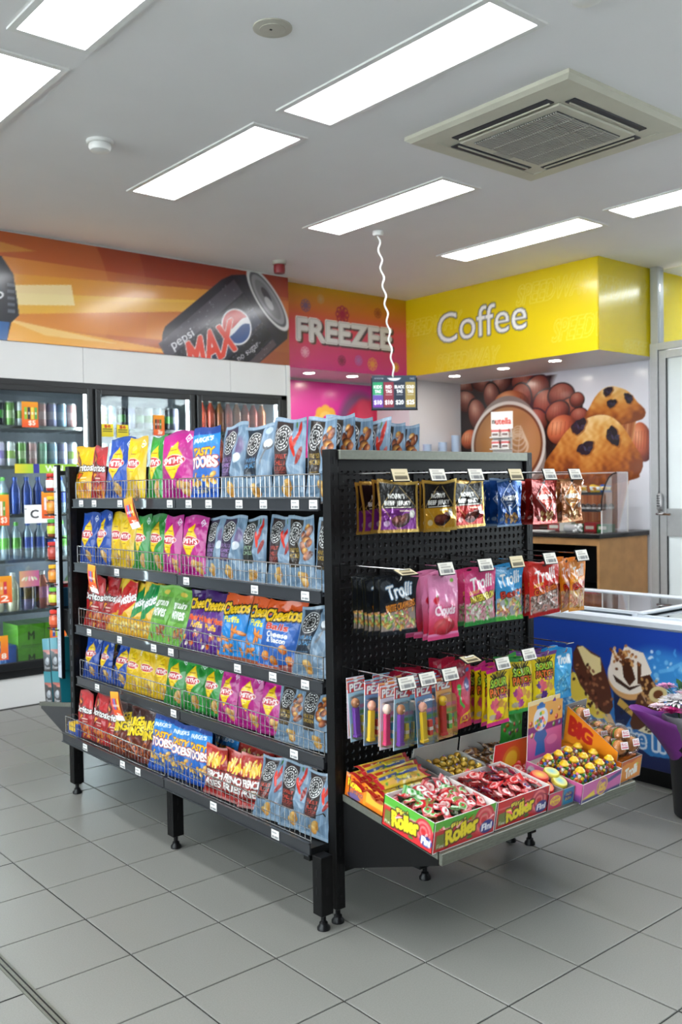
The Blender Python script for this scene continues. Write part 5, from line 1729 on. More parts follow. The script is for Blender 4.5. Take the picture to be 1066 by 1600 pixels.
# pegboard sheets: every hole pressed inwards as a small cone
zs = [.25, .64, 1.03, 1.405]
pitch = .0254
mat('peg_rim', '#242427', 0.25, spec=0.7)  # lighter, glossier copy of the sheet metal to strengthen the rim highlights
mat('hole_shade', '#030304', 0.8)  # black disc colour stands in for the shade inside each hole
for a, b in zip(zs[:-1], zs[1:]):
    pb = B(.592, 1.49, .352, .356, a + .001, b - .001)
    nz_ = int((b - a - .004) / pitch)
    zm = (b - a - nz_ * pitch) / 2
    x_a, x_b = .600, .600 + 35 * pitch
    for x0_, x1_, z0_, z1_ in ((.592, x_a, a + .001, b - .001), (x_b, 1.49, a + .001, b - .001), (x_a, x_b, a + .001, a + zm), (x_a, x_b, b - zm, b - .001)):
        pb.box(x0_, x1_, .344, .352, z0_, z1_)
    pbo = pb.build('pegboard_sheet', 'black_metal', EB, world=True)
    cells = MB()
    H2 = pitch / 2
    sq = [(1, 0), (1, 1), (0, 1), (-1, 1), (-1, 0), (-1, -1), (0, -1), (1, -1)]
    for j in range(nz_):
        z = a + zm + (j + .5) * pitch
        for i in range(35):
            x = x_a + (i + .5) * pitch
            vs = [(x + u * H2, .344, z + v * H2) for u, v in sq]
            for r_, y_ in ((.0082, .344), (.0056, .3492)):
                vs += [(x + r_ * math.cos(k * math.pi / 4), y_, z + r_ * math.sin(k * math.pi / 4)) for k in range(8)]
            n8 = [(k, (k + 1) % 8, 8 + (k + 1) % 8, 8 + k) for k in range(8)]
            cells.add(vs, n8, 0)
            cells.add(vs[8:], [(k, (k + 1) % 8, 8 + (k + 1) % 8, 8 + k) for k in range(8)], 1)
            cells.add(vs[16:], [tuple(range(8))], 2)
    tag(cells.build('perforations', ['black_metal', 'peg_rim', 'hole_shade'], pbo, world=True), kind='stuff')
# sloping base tray
TH = math.atan2(.065, .405)
def tz(y):
    return .330 + (y + .07) * .065 / .405
tm = MB().box(.588, 1.522, -.405, 0, -.012, 0)
to = tm.build('base_tray', 'deck_grey', EB, world=True)
to.data.transform(Matrix.Translation((EB.location.x, EB.location.y, 0)))
to.data.transform(Matrix.Rotation(TH, 4, 'X'))
to.data.transform(Matrix.Translation((0, .332, tz(.332))))
to.data.transform(Matrix.Translation((-EB.location.x, -EB.location.y, 0)))
ed_ = MB().box(.586, 1.526, -.084, -.070, .300, .334, ch=.002)
for z in (.309, .318, .326):
    ed_.box(.586, 1.526, -.0855, -.083, z - .0012, z + .0012)
eo = ed_.build('front_edge_strip', 'brushed', to, world=False)
eo.data.transform(Matrix.Translation((-EB.location.x, -EB.location.y, 0)))
for x in (.586, 1.518):
    sd_ = MB().prism([(.33, tz(.33) + .004), (-.07, tz(-.07) + .004), (-.07, .298), (-.03, .285), (.30, .18), (.33, .18)], x, x + .006, axis='x')
    sd_.build('side_bracket', 'black_metal', EB, world=True)
    MB().prism([(.33, tz(.33) + .006), (-.07, tz(-.07) + .006), (-.07, tz(-.07) - .014), (.33, tz(.33) - .014)], x - .003, x, axis='x').build('side_strip', 'brushed', EB, world=True)

# ---------------------------------------------------------------- hooks
ticket_plain = Cv(.062, .036, 26, '#e2ded4')
ticket_plain.rect(.12, .12, .88, .42, '#4a4c50')
for q in range(9):
    ticket_plain.rect(.16 + q * .08, .12, .185 + q * .08, .42, '#e2ded4')
ticket_plain.rect(.15, .58, .8, .66, '#9a968e').rect(.15, .76, .6, .82, '#9a968e')
tick_big = slab_mesh('price_card', ticket_plain, .001)
cv = Cv(.062, .036, 26, '#d8c9a4')
cv.rect(.12, .12, .88, .42, '#5a5038').rect(.15, .6, .8, .68, '#9a8c68')
tick_tan = slab_mesh('price_card', cv, .001)
YP = .341
def hook(x, z, length, label, group, card=True, tan=False, two=True, flat=False):
    t = thing('peg_hook', label, 'hook', (x, YP, z), group=group)
    m = MB().tube([(0, 0, .0), (0, -length * .2, 0), (0, -length + .012, 0), (0, -length + .004, .006), (0, -length, .018)], .0024, 6)
    m.build('prong', 'chrome', t, smooth=True)
    MB().box(-.010, .010, -.003, .0025, -.012, .040, ch=.001).build('back_plate', 'black_metal', t)
    if two:
        MB().tube([(0, 0, .034), (0, -length - .012, .034)], .0022, 6).tube([(-.02, -length - .012, .034), (.02, -length - .012, .034)], .002, 6).build('label_wire', 'chrome', t, smooth=True)
        if card:
            h_ = MB().box(-.033, .033, -.0015, .0015, -.02, .02).build('label_holder', 'black_plastic', t, loc=(0, -length - .017, .026), rot=(-.35 if not flat else -1.2, 0, 0))
            mesh_obj('price_card', tick_tan if tan else tick_big, h_, (0, -.0026, -.018))
    return t

# ---------------------------------------------------------------- hanging packets
def jerky(acc, dk):
    c = Cv(.165, .145, 76, '#c89c3c')
    c.grad('#b08430', '#e0bc60', axis='x')
    c.rect(.06, .07, .94, .93, '#17120f').rect(.06, .07, .94, .46, acc)
    c.line([(.08, .5), (.5, .95), (.93, .5), (.5, .06), (.08, .5)], .012, '#c8a860')
    c.text("NOBBY'S", .46, .70, .40, .085, '#f0ece4', bold=1.2).text('BEEF JERKY', .48, .555, .66, .10, '#f4f0e8', bold=1.0)
    c.rect(.16, .48, .82, .49, '#e8e0d0').rect(.5, .40, .78, .43, '#f0e0c0', .8)
    c.lump(.52, .22, .20, .10, '#200c0a', '#5a241c', '#8a4a3c').lump(.66, .26, .14, .09, '#200c0a', '#5a241c', '#8a4a3c', rot=.4)
    c.ell(.84, .36, .07, .07, '#d8d4cc').ell(.2, .18, .08, .05, '#e8e4dc', a=.6)
    c.ell(.5, .91, .05, .025, '#0c0a0a')
    return c
def nuts(col, dk, lab, edge):
    c = Cv(.125, .15, 60, col)
    c.ell(.3, .5, .5, .6, dk, a=.5, soft=.9)
    c.line([(.12, .58), (.5, .90), (.88, .58), (.5, .26), (.12, .58)], .018, '#f0ece8')
    c.poly([(.15, .58), (.5, .87), (.85, .58), (.5, .29)], lab)
    c.text("NOBBY'S", .5, .60, .60, .095, '#f8f6f2', bold=1.4).rect(.35, .49, .65, .51, '#f0e8e0').rect(.4, .44, .6, .455, '#f0e8e0')
    q = np.random.RandomState(4)
    for k in range(16):
        c.lump(q.uniform(.3, .75), q.uniform(.10, .26), .06, .04, '#8a5a2c', '#c89a5c', '#ecd0a0', rot=q.uniform(0, 3))
    c.ell(.84, .38, .08, .08, '#d8d8d8', a=.8).ell(.18, .16, .1, .05, '#e8e4e0', a=.5).rect(0, .95, 1, 1, edge, .7).rect(0, 0, 1, .05, edge, .7)
    c.ell(.5, .93, .06, .03, '#141414')
    return c
def trolli(top, bottom, name, ncol, sweets, sub=None):
    c = Cv(.15, .175, 68, top)
    c.ell(.5, .9, .5, .3, top, soft=.5)
    c.grad(bottom, bottom, y0=0, y1=.10)
    q = np.random.RandomState(len(name))
    c.rect(.03, .08, .97, .46, '#c8b4a8', .8)
    for k in range(70):
        c.lump(q.uniform(.06, .94), q.uniform(.10, .46), .06, .03, *sweets[k % len(sweets)], rot=q.uniform(0, 3))
    c.poly([(0, .40), (1, .50), (1, 1), (0, 1)], top, .92)
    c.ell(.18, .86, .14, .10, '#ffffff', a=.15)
    c.text('Trolli', .52, .76, .66, .22, '#f8f6f4', bold=1.2, rot=.12, out='#5a8ab8' if top == '#10141c' else None, ow=2)
    if sub:
        c.text(sub, .3, .60, .34, .06, '#f4e04c', rot=.1, bold=.8)
    c.text(name, .56, .50, .80, .115, ncol, bold=1.1, rot=.12, out='#3a1410', ow=2)
    c.rect(0, 0, 1, .06, bottom).ell(.5, .95, .07, .025, '#141414', a=.8)
    return c
GUM = [('#8a5a30', '#e0a050', '#f8e0a0'), ('#4a7a3c', '#90c060', '#d8f0a8'), ('#a84a50', '#e89088', '#fcd8c8'), ('#a89840', '#e8d878', '#fcf4b8')]
def pinkbag():
    c = Cv(.125, .185, 48, '#e890bc')
    c.grad('#c8203c', '#ec9cc4', y0=.1, y1=.62)
    c.text('Clouds', .52, .44, .66, .13, '#fbe8f0', bold=1.4, out='#c83468', ow=2).ell(.24, .60, .11, .09, '#d02038').ell(.26, .66, .04, .03, '#5a9c3c')
    c.lump(.5, .2, .36, .2, '#8a0c1c', '#d83a48', '#f07a7c').ell(.8, .86, .06, .04, '#7ab83c')
    c.rect(0, 0, 1, .06, '#d84a80').ell(.5, .95, .07, .025, '#8a3a60', a=.8)
    return c
def sour(edge, shape):
    c = Cv(.105, .175, 54, '#ecd012')
    c.ell(.5, .45, .5, .6, '#f4dc24', soft=.7)
    c.rect(0, .93, 1, 1, edge).rect(0, 0, 1, .07, edge)
    for k in range(9):
        c.line([(.5 + (k - 4) * .045, .80), (.5 + (k - 4) * .085, .88 + .02 * (k % 2))], .04, '#1c1a10')
    c.text('SOUR', .52, .73, .70, .13, '#a8d43c', bold=1.6, out='#14120c', ow=3).text('PATCH', .52, .58, .78, .13, '#e8742c', bold=1.6, out='#14120c', ow=3)
    c.text('KIDS', .66, .49, .36, .06, '#8a2c88', bold=1)
    q = np.random.RandomState(7)
    for k in range(8):
        x, y = q.uniform(.2, .8), q.uniform(.14, .42)
        cc = [shape, '#e86a7c', '#d8a050'][k % 3]
        c.ell(x, y, .09, .10, cc).ell(x, y + .06, .055, .055, cc).ell(x - .08, y + .02, .04, .03, cc).ell(x + .08, y + .02, .04, .03, cc)
    c.ell(.24, .16, .14, .08, '#b0a8b8', a=.8)
    c.ell(.5, .96, .07, .02, '#1a1a1a', a=.8)
    return c
def bluebag():
    c = Cv(.105, .175, 40, '#2f9adc')
    c.ell(.5, .5, .5, .6, '#56b6ec', soft=.7).text('Trolli', .5, .78, .7, .16, '#eef6fc', bold=2)
    q = np.random.RandomState(1)
    for k in range(20):
        c.lump(q.uniform(.1, .9), q.uniform(.1, .5), .08, .05, '#1c6ca8', '#5cc0e8', '#c8f0fc', rot=q.uniform(0, 3))
    return c
def lollybag():
    c = Cv(.105, .195, 44, '#c02040')
    c.ell(.5, .4, .5, .7, '#d83050', soft=.7).ell(.72, .55, .26, .36, '#d88090', a=.7)
    c.line([(.3, .55), (.4, .65), (.34, .42), (.5, .34)], .09, '#4cb04a').ell(.32, .64, .09, .09, '#4cb04a').ell(.72, .66, .12, .2, '#2a78b8', a=.6)
    c.poly([(.35, .20), (.9, .28), (.95, .14), (.4, .08)], '#f0d020').text('SOUR', .65, .17, .44, .08, '#b82060', bold=1.2, rot=.1)
    c.lump(.45, .86, .26, .14, '#6a2434', '#b06070', '#f0c8cc').ell(.8, .87, .09, .06, '#3a6aa8').rect(0, .93, 1, 1, '#8a1830', .6)
    return c
def skit():
    c = Cv(.12, .16, 40, '#2f9a34')
    c.ell(.5, .4, .5, .5, '#48b84c', soft=.8).text('Skittles', .5, .72, .86, .16, '#f2f4ee', bold=2, out='#a8241c', ow=2, rot=.12)
    for k in range(8):
        c.lump(.15 + .1 * k, .3 + .1 * math.sin(k * 2), .06, .06, '#7a1c14', ['#e04020', '#f0c020', '#8040a0', '#50a830'][k % 4], '#fff0d0')
    return c
PK = {
    'jp': (jerky('#7c2a86', '#3a1440'), .014, 'print_foil', 'purple and black jerky packet with gold edge'),
    'jy': (jerky('#c8901c', '#5a3c0c'), .016, 'print_foil', 'yellow and black jerky packet with gold edge'),
    'jr': (jerky('#b02018', '#4a0c0a'), .014, 'print_foil', 'red and black jerky packet with gold edge'),
    'nb': (nuts('#1c5aa8', '#0c2c64', '#2a4a80', '#c8d4e0'), .024, 'print_foil', 'blue foil nut packet'),
    'nr': (nuts('#b02820', '#5a0c0c', '#c83c28', '#d05048'), .024, 'print_foil', 'red foil nut packet'),
    'nc': (nuts('#b8703c', '#7a4018', '#d88a3c', '#e0a878'), .022, 'print_foil', 'copper foil nut packet'),
    'tb': (trolli('#10141c', '#181c24', 'BRITE CRAWLERS', '#e8902c', GUM), .026, 'print_clear', 'black sour worm bag'),
    'pk': (pinkbag(), .026, 'print_clear', 'pink and red sweet bag'),
    'tw': (trolli('#d8407c', '#2c8a3c', 'WATERMELON', '#f0e04c', [('#4a8a40', '#98c878', '#e4f4d0'), ('#a84060', '#e890a8', '#fce0e8'), ('#c8c0b0', '#f0ece0', '#ffffff')], 'sour'), .028, 'print_clear', 'pink and green watermelon sweet bag'),
    'ts': (trolli('#3c9cd8', '#4cac3c', 'Bears', '#c83420', GUM), .028, 'print_clear', 'blue gummy bear bag'),
    'tc': (trolli('#d42c24', '#b01c1c', 'Cola Bottles', '#e8742c', [('#3a2420', '#8a7468', '#d8ccc4'), ('#5a4440', '#b0a098', '#f0e8e4')], 'sour'), .028, 'print_clear', 'red cola bottle sweet bag'),
    'tp': (trolli('#f08c1c', '#e89c2c', 'PEACH', '#d83420', [('#b0503c', '#f0a080', '#fce0cc'), ('#b88030', '#f0c870', '#fcf0c0')], 'rings'), .026, 'print_clear', 'orange peach ring bag'),
    'll': (lollybag(), .03, 'print_clear', 'red lollipop bag'),
    's1': (sour('#d8208c', '#e0507c'), .026, 'print_bag', 'yellow sour sweet bag with pink edge'),
    's2': (sour('#2c9a44', '#b84a9c'), .026, 'print_bag', 'yellow sour sweet bag with green edge'),
    's3': (sour('#7a4a9c', '#5a2c88'), .026, 'print_bag', 'yellow sour sweet bag with purple edge'),
    'bl': (bluebag(), .024, 'print_clear', 'light blue sweet bag'),
    'sk': (skit(), .024, 'print_bag', 'green chewy sweet bag'),
}
PM = {k: [pouch_mesh('sweet_packet', v[0], v[1], 200 + 13 * i + 7 * j, v[2], .05, .75, True, ink=.85) for j in range(2)] for i, (k, v) in enumerate(PK.items())}
rh_ = random.Random(21)
# x, key, front width, height, number deep, first y, yaw
HROW = [
    ('top', 1.345, .245, [(.605, 'jp', .168, .148, 4, .088, 0), (.758, 'jy', .130, .150, 2, .070, -.05), (.925, 'jr', .150, .146, 3, .105, .03), (1.115, 'nb', .122, .150, 4, .105, 0), (1.290, 'nr', .140, .148, 3, .098, 0), (1.430, 'nc', .118, .146, 3, .090, .05)]),
    ('middle', 1.068, .262, [(.606, 'tb', .150, .165, 6, .095, .02), (.770, 'pk', .128, .195, 4, .075, .0), (.945, 'tw', .146, .172, 3, .085, -.05), (1.095, 'ts', .146, .175, 3, .095, .0), (1.265, 'tc', .158, .175, 3, .085, -.05), (1.440, 'tp', .105, .178, 4, .085, .15)]),
    ('lower', .762, .25, [(.885, 'll', .098, .205, 5, .112, .1), (1.035, 's1', .112, .185, 4, .095, .05), (1.165, 's2', .115, .180, 3, .110, 0), (1.290, 's3', .118, .170, 4, .112, -.06), (1.392, 'bl', .10, .17, 3, .112, 0)]),
]
for rn, z, L_, lst in HROW:
    for hi, (x, key, w_, h_, n, y0, yaw) in enumerate(lst):
        zz = z + {('lower', 0): .02, ('lower', 1): -.012}.get((rn, hi), 0)
        hook(x, zz, L_, '%s from left in the %s hook row, holding %ss' % (['first hook', 'second hook', 'third hook', 'fourth hook', 'fifth hook', 'sixth hook'][hi], rn, PK[key][3].split(' with')[0]), 'hooks on the pegboard, %s row' % rn, tan=(hi % 3 == 0), card=not (rn == 'lower' and hi in (3, 4)), flat=(rn == 'middle' and hi == 0) or (rn == 'lower' and hi == 0))
        for k in range(n):
            y = y0 + k * (.030 if n <= 4 else .026)
            cvb = PK[key][0]
            o = mesh_obj('sweet_packet', PM[key][(k + hi) % 2], None, (x + rh_.uniform(-.006, .006) * (k > 0), y, zz + .004 - h_ * .955 - (.004 * rh_.random() if k else 0)), (0, rh_.uniform(-.05, .05), yaw + rh_.uniform(-.06, .06)))
            o.scale = (w_ / cvb.w, 1, h_ / cvb.h)
            lb = '%s, %s, %s row' % (PK[key][3], 'front one on its hook' if k == 0 else '%s back on its hook' % ORD[k], rn)
            tag(o, lb, 'packet', '%ss on one hook' % PK[key][3].split(' with')[0])
hook(1.27, .60, .13, 'short hook below lower row, holding the green chewy bag', 'hooks on the pegboard, lower row', two=False)
o = mesh_obj('sweet_packet', PM['sk'][0], None, (1.27, .24, .45), (0, .05, 0))
tag(o, PK['sk'][3] + ' hanging low behind the gumball box', 'packet')

# ---------------------------------------------------------------- dispenser cards (three hooks)
def dispenser(bg_, body, head, pack, tag_):
    t = thing('dispenser_card', None, 'sweet dispenser', (0, 0, 0))
    c = Cv(.066, .185, 30, bg_)
    c.rect(0, .80, 1, .97, '#c82c24' if tag_ else '#d85a30').text('PEZ', .5, .875, .72, .12, '#f4f0e8', bold=1.6, out='#28408c', ow=1)
    c.rect(.08, .05, .92, .3, '#f0c030', .35).ell(.5, .97, .12, .05, '#e8e8e8')
    for k in range(5):
        c.rect(.62, .12 + k * .1, .92, .18 + k * .1, ['#e8d040', '#d84838', '#4cb0d8', '#60b048', '#e880b0'][k], .8)
    slab('printed_card', c, t, (0, 0, 0), t=.0012, mat_front='print_satin', edge='#e8e8ea')
    m = MB().box(-.024, -.004, -.016, -.003, .022, .105, col=body, ch=.002).box(-.026, -.002, -.018, -.002, .014, .024, col=body, ch=.002)
    m.build('dispenser_stem', 'print_satin', t)
    MB().ball((-.014, -.010, .118), .0135, .0125, .0155, 10, 8, col=head).ball((-.014, -.021, .117), .004, .004, .003, 6, 4, col='#e8b088').build('dispenser_head', 'print_satin', t, smooth=True)
    MB().box(.006, .020, -.013, -.002, .03, .075, col=pack, ch=.001).box(.006, .020, -.0135, -.002, .045, .055, col='#e8e0d0').build('sweet_roll', 'print_satin', t)
    MB().lathe([(.030, 0), (.033, .004), (.033, .115), (.028, .126), (.012, .132)], 4).build('blister_shell', 'blister', t, loc=(0, -.0015, .010))
    for c2 in t.children:
        if c2.name.startswith('blister_shell'):
            c2.data.transform(Matrix.Rotation(math.pi / 4, 4, 'Z'))
            c2.scale = (1.25, .55, 1)
            c2.location.y = -.0125
    return t
DV = [dispenser('#7cc0e0', '#30a0c8', '#e8d8c8', '#e8d040', 1), dispenser('#e0a868', '#d83c34', '#f0c020', '#60b048', 0), dispenser('#9cc4d8', '#70389c', '#a87048', '#e8d040', 1), dispenser('#6888b0', '#e8c030', '#e0a088', '#d84838', 1), dispenser('#d8d4e4', '#d84070', '#f0d0c0', '#4cb0d8', 0)]
used = set()
DC = ['blue', 'tan', 'pale blue', 'slate blue', 'lilac']
for hi, (x, n, y0) in enumerate(((.606, 7, .105), (.690, 7, .085), (.786, 4, .10))):
    hook(x, .752, .258, '%s hook from left in the lower row, holding dispenser cards' % ORD[hi], 'hooks on the pegboard, lower row', tan=False)
    for k in range(n):
        d_ = (k * 2 + hi * 3 + (2 if hi == 0 else 0)) % 5
        loc = (x + rh_.uniform(-.004, .004) + (-.012 if k % 2 else .01), y0 + k * .032, .752 + .004 - .178)
        rot = (0, rh_.uniform(-.06, .06), rh_.uniform(-.12, .12))
        lb = '%s sweet dispenser card, %s on %s dispenser hook' % (DC[d_], 'front one' if k == 0 else '%s back' % ORD[k], ORD[hi])
        if d_ not in used:
            used.add(d_)
            t = DV[d_]
            t.location, t.rotation_euler = loc, rot
            t['label'] = lb
            t['group'] = 'dispenser cards on the pegboard'
        else:
            copy_tree(DV[d_], loc, rot, lb, 'dispenser cards on the pegboard')
for d_ in range(5):
    if d_ not in used:
        for c2 in list(DV[d_].children):
            bpy.data.objects.remove(c2)
        bpy.data.objects.remove(DV[d_])
for k in range(4):
    o = mesh_obj('sweet_packet', PM['ll'][k % 2], None, (.80, .215 + .026 * k, .575 - .01 * (k % 2)), (0, rh_.uniform(-.05, .05), rh_.uniform(-.1, .1)))
    tag(o, 'red lollipop bag behind the dispenser cards, %s from the front' % ORD[k], 'packet', 'red lollipop bags behind the dispensers')
# ================================================================== BOXES ON THE SLOPING TRAY
def on_tray(x, y, rz=0.):
    return Matrix.Translation((x, y, tz(y) + .001)) @ Matrix.Rotation(TH, 4, 'X') @ Matrix.Rotation(rz, 4, 'Z')
def open_box(label, M_, w_, d_, hf, hb, fcv, scv, inner='card_white', name='sweet_box', backcv=None, edge='#d8d4d0'):
    """open display carton: printed front and left side; x centred, y from 0 (front) to d_"""
    t = thing(name, label, 'sweet box', M_.translation, M_.to_euler(), group='display boxes on the sloping tray')
    B(-w_ / 2, w_ / 2, 0, d_, 0, .003).build('floor_panel', inner, t)
    slab('front_panel', fcv, t, (0, .002, 0), t=.003, mat_front='print_satin', mat_side=inner)
    slab('side_panel', scv, t, (-w_ / 2 + .0015, d_ / 2, 0), (0, 0, -math.pi / 2), t=.003, mat_front='print_satin', mat_side=inner)
    slab('side_panel', scv, t, (w_ / 2 - .0015, d_ / 2, 0), (0, 0, math.pi / 2), t=.003, mat_front='print_satin', mat_side=inner)
    if backcv is not None:
        slab('back_panel', backcv, t, (0, d_, 0), t=.003, mat_front='print_satin', mat_side=inner)
    else:
        B(-w_ / 2, w_ / 2, d_ - .003, d_, 0, hb).build('back_panel', inner, t)
    return t
def roller_art(w_, h_, base, top, disc, n=90):
    c = Cv(w_, h_, n, base)
    c.rect(0, .70, 1, 1, top)
    c.poly([(0, .70), (1, .62), (1, .72), (0, .74)], '#ffffff', .35)
    c.rect(.03, .10, .22, .60, '#b82420').rect(.05, .14, .20, .56, '#4c9c3c', .7).text('Fini', .125, .2, .12, .12, '#f0f0f0', bold=.5)
    for k in range(4):
        c.ring(.80, .55, .17 - .034 * k, .17 - .034 * k, [disc, '#e87878'][k % 2], t=.3)
    c.text('Fini', .38, .74, .22, .15, '#f0e04c', rot=.15, bold=1.0, out='#2a1a14', ow=2)
    c.text('Roller', .45, .47, .50, .44, '#f0dc28', rot=.13, bold=2.2, out='#3a1c10', ow=3)
    c.ell(.86, .30, .115, .075, '#2c3484').text('Fini', .86, .30, .16, .20, '#f4f4f8', bold=1.4)
    c.ell(.58, .16, .05, .02, '#3c7a2c')
    return c
gw_, gd_, gh_ = .256, .205, .092
gf = roller_art(gw_, gh_, '#cc2a30', '#58ac38', '#d83c48')
gs_ = roller_art(gd_, gh_, '#cc2a30', '#58ac38', '#c83440', 70)
MG = on_tray(.693, -.066)
open_box('green-topped red roller sweet box at the tray corner', MG, gw_, gd_, gh_, gh_, gf, gs_)
rf = roller_art(.245, .086, '#c82428', '#d0282c', '#b83048')
rs_ = Cv(.20, .086, 40, '#c82428')
MR = on_tray(.950, -.064)
open_box('all red roller sweet box right of the green one', MR, .245, .20, .086, .086, rf, rs_)
yf = Cv(.28, .07, 60, '#e89020')
ys = Cv(.21, .075, 70, '#ec9424')
ys.rect(0, 0, .40, 1, '#e8741c').rect(.46, .25, .98, .85, '#f0b83c').text('Roller', .22, .62, .32, .3, '#f0e030', bold=1, out='#b02418', ow=2).text('Gusano', .24, .36, .28, .2, '#2c4c9c', bold=.8).ell(.2, .15, .14, .04, '#6a5a8c').ell(.7, .62, .16, .06, '#b8502c').ell(.85, .65, .07, .04, '#5a9c3c').rect(.45, 0, 1, .2, '#e07a20').text('Fini', .06, .9, .08, .16, '#f0f0f0', bold=.6)
MY = on_tray(.735, .145)
open_box('orange and yellow sweet box at the back left of the tray', MY, .28, .175, .07, .07, yf, ys, inner='card_grey')
wf_ = Cv(.24, .055, 20, '#d8d6d4')
MW = on_tray(.965, .145)
open_box('plain white open box of gold sweets behind the roller boxes', MW, .21, .175, .055, .10, wf_, Cv(.175, .055, 20, '#d4d2d0'))
MK = on_tray(1.19, .165)
kf = Cv(.23, .05, 20, '#c8c6c8')
open_box('white open box of brown sweets against the pegboard', MK, .215, .155, .05, .10, kf, Cv(.155, .05, 16, '#c8c6c8'))
MO = on_tray(1.175, .02)
of_ = Cv(.215, .085, 60, '#d8302c')
of_.grad('#e8742c', '#d02828', axis='x', x1=.6).ell(.86, .5, .16, .16, '#f0c030').ring(.86, .5, .16, .16, '#d82c28', t=.25).text('60', .8, .85, .16, .16, '#f0e8e0', bold=1)
ob_ = Cv(.215, .13, 50, '#d0342c')
ob_.grad('#d82c2c', '#e88030', axis='x').ell(.42, .5, .2, .2, '#f0c830').ring(.42, .5, .2, .2, '#e08020', t=.3)
open_box('red box of roller sweets with yellow ring on back flap', MO, .215, .14, .05, .13, Cv(.215, .05, 30, '#c82828'), Cv(.14, .05, 20, '#c02828'), backcv=ob_)

def wrap_candy(c1, c2, seed=[0]):
    """flat sweet in a crimped wrapper"""
    seed[0] += 1
    cv = Cv(.036, .056, 15, c1)
    cv.rect(0, 0, 1, .14, c2, .6).rect(0, .86, 1, 1, c2, .6).ell(.5, .5, .36, .36, c2).ring(.5, .5, .36, .36, '#f4f0ec', t=.2)
    cv.ell(.5, .5, .16, .12, c1).rect(.1, .2, .9, .26, '#f0e8e0', .6)
    m = pouch_mesh('wrapped_sweet', cv, .019, 300 + seed[0], 'print_clear', .14, .55)
    m.transform(Matrix.Translation((0, 0, -.028)))
    m.transform(Matrix.Rotation(-math.pi / 2, 4, 'X'))
    return m
rc_ = random.Random(4)
def heap(M_, w_, d_, z0, layers, meshes, name, label, group, cat='sweet', tilt=.5, spacing=(.036, .034), x_off=0., dom=0.02):
    for L_ in range(layers):
        sx, sy = spacing
        ins = .022 + .012 * L_
        nx_, ny_ = int((w_ - 2 * ins) / sx), int((d_ - 2 * ins) / sy)
        for i in range(nx_ + 1):
            for j in range(ny_ + 1):
                x = -w_ / 2 + ins + (i + .5 * (L_ % 2)) * (w_ - 2 * ins) / max(nx_, 1) * .98 + rc_.uniform(-.004, .004)
                y = ins + (j + .4 * (L_ % 2)) * (d_ - 2 * ins) / max(ny_, 1) * .98 + rc_.uniform(-.004, .004)
                if abs(x) > w_ / 2 - .012 or y > d_ - .012:
                    continue
                Ml = M_ @ Matrix.Translation((x + x_off, y, z0 + L_ * .021 + rc_.uniform(0, .004)))
                R3 = Matrix.Rotation(rc_.uniform(0, 6.28), 4, 'Z') @ Matrix.Rotation(rc_.uniform(-tilt, tilt), 4, 'X') @ Matrix.Rotation(rc_.uniform(-tilt, tilt), 4, 'Y')
                o = mesh_obj(name, meshes[rc_.randrange(len(meshes))], None)
                o.matrix_world = Ml @ R3
                tag(o, label, cat, group)
gsw = [wrap_candy('#c8282c', '#e0b8b0'), wrap_candy('#3f9c3c', '#c8dcc0'), wrap_candy('#c8303c', '#dfe4dc'), wrap_candy('#b8242c', '#58a848')]
for z0 in (.060,):
    heap(MG, gw_, gd_, z0, 2, gsw, 'wrapped_sweet', 'red or green wrapped roller sweet heaped in the green-topped box', 'roller sweets in the green-topped box')
B(-gw_ / 2 + .004, gw_ / 2 - .004, .005, gd_ - .005, .003, .045).build('inner_liner', 'card_white', [o for o in bpy.data.objects if o.get('label', '').startswith('green-topped red roller')][0])
rsw = [wrap_candy('#c41f26', '#d88078'), wrap_candy('#b81c24', '#e8b8b4'), wrap_candy('#d02c30', '#c83c3c'), wrap_candy('#a81820', '#40306c')]
heap(MR, .245, .20, .055, 2, rsw, 'wrapped_sweet', 'red wrapped roller sweet heaped in the all red box', 'roller sweets in the all red box')
B(-.12, .12, .005, .195, .003, .040).build('inner_liner', 'card_white', [o for o in bpy.data.objects if o.get('label', '').startswith('all red roller')][0])
heap(MO, .215, .14, .035, 1, rsw, 'wrapped_sweet', 'red wrapped sweet lying in the red ring box', 'sweets in the red ring box')
gm = MB().ball((0, 0, 0), .0135, .0135, .0125, 10, 7, col='#d8b03c').ball((0, -.008, .006), .006, .005, .005, 6, 4, col='#8a5a28').ball((.006, .006, .006), .005, .005, .005, 6, 4, col='#f0e0a0').mesh('gold_sweet', 'print_foil', True)
gm2 = MB().ball((0, 0, 0), .0135, .0135, .0125, 10, 7, col='#c89c30').ball((.004, -.008, .006), .006, .005, .005, 6, 4, col='#583c78').mesh('gold_sweet', 'print_foil', True)
heap(MW, .21, .175, .045, 1, [gm, gm2], 'gold_sweet', 'round gold foil sweet in the plain white box', 'gold sweets in the white box', spacing=(.029, .028), tilt=1.2)
bsw = [wrap_candy('#5a3020', '#b88040'), wrap_candy('#7a4424', '#3c7a34'), wrap_candy('#4a281c', '#c08838')]
heap(MK, .215, .155, .045, 1, bsw, 'wrapped_sweet', 'brown wrapped sweet in the white box against the pegboard', 'brown sweets in the white box')

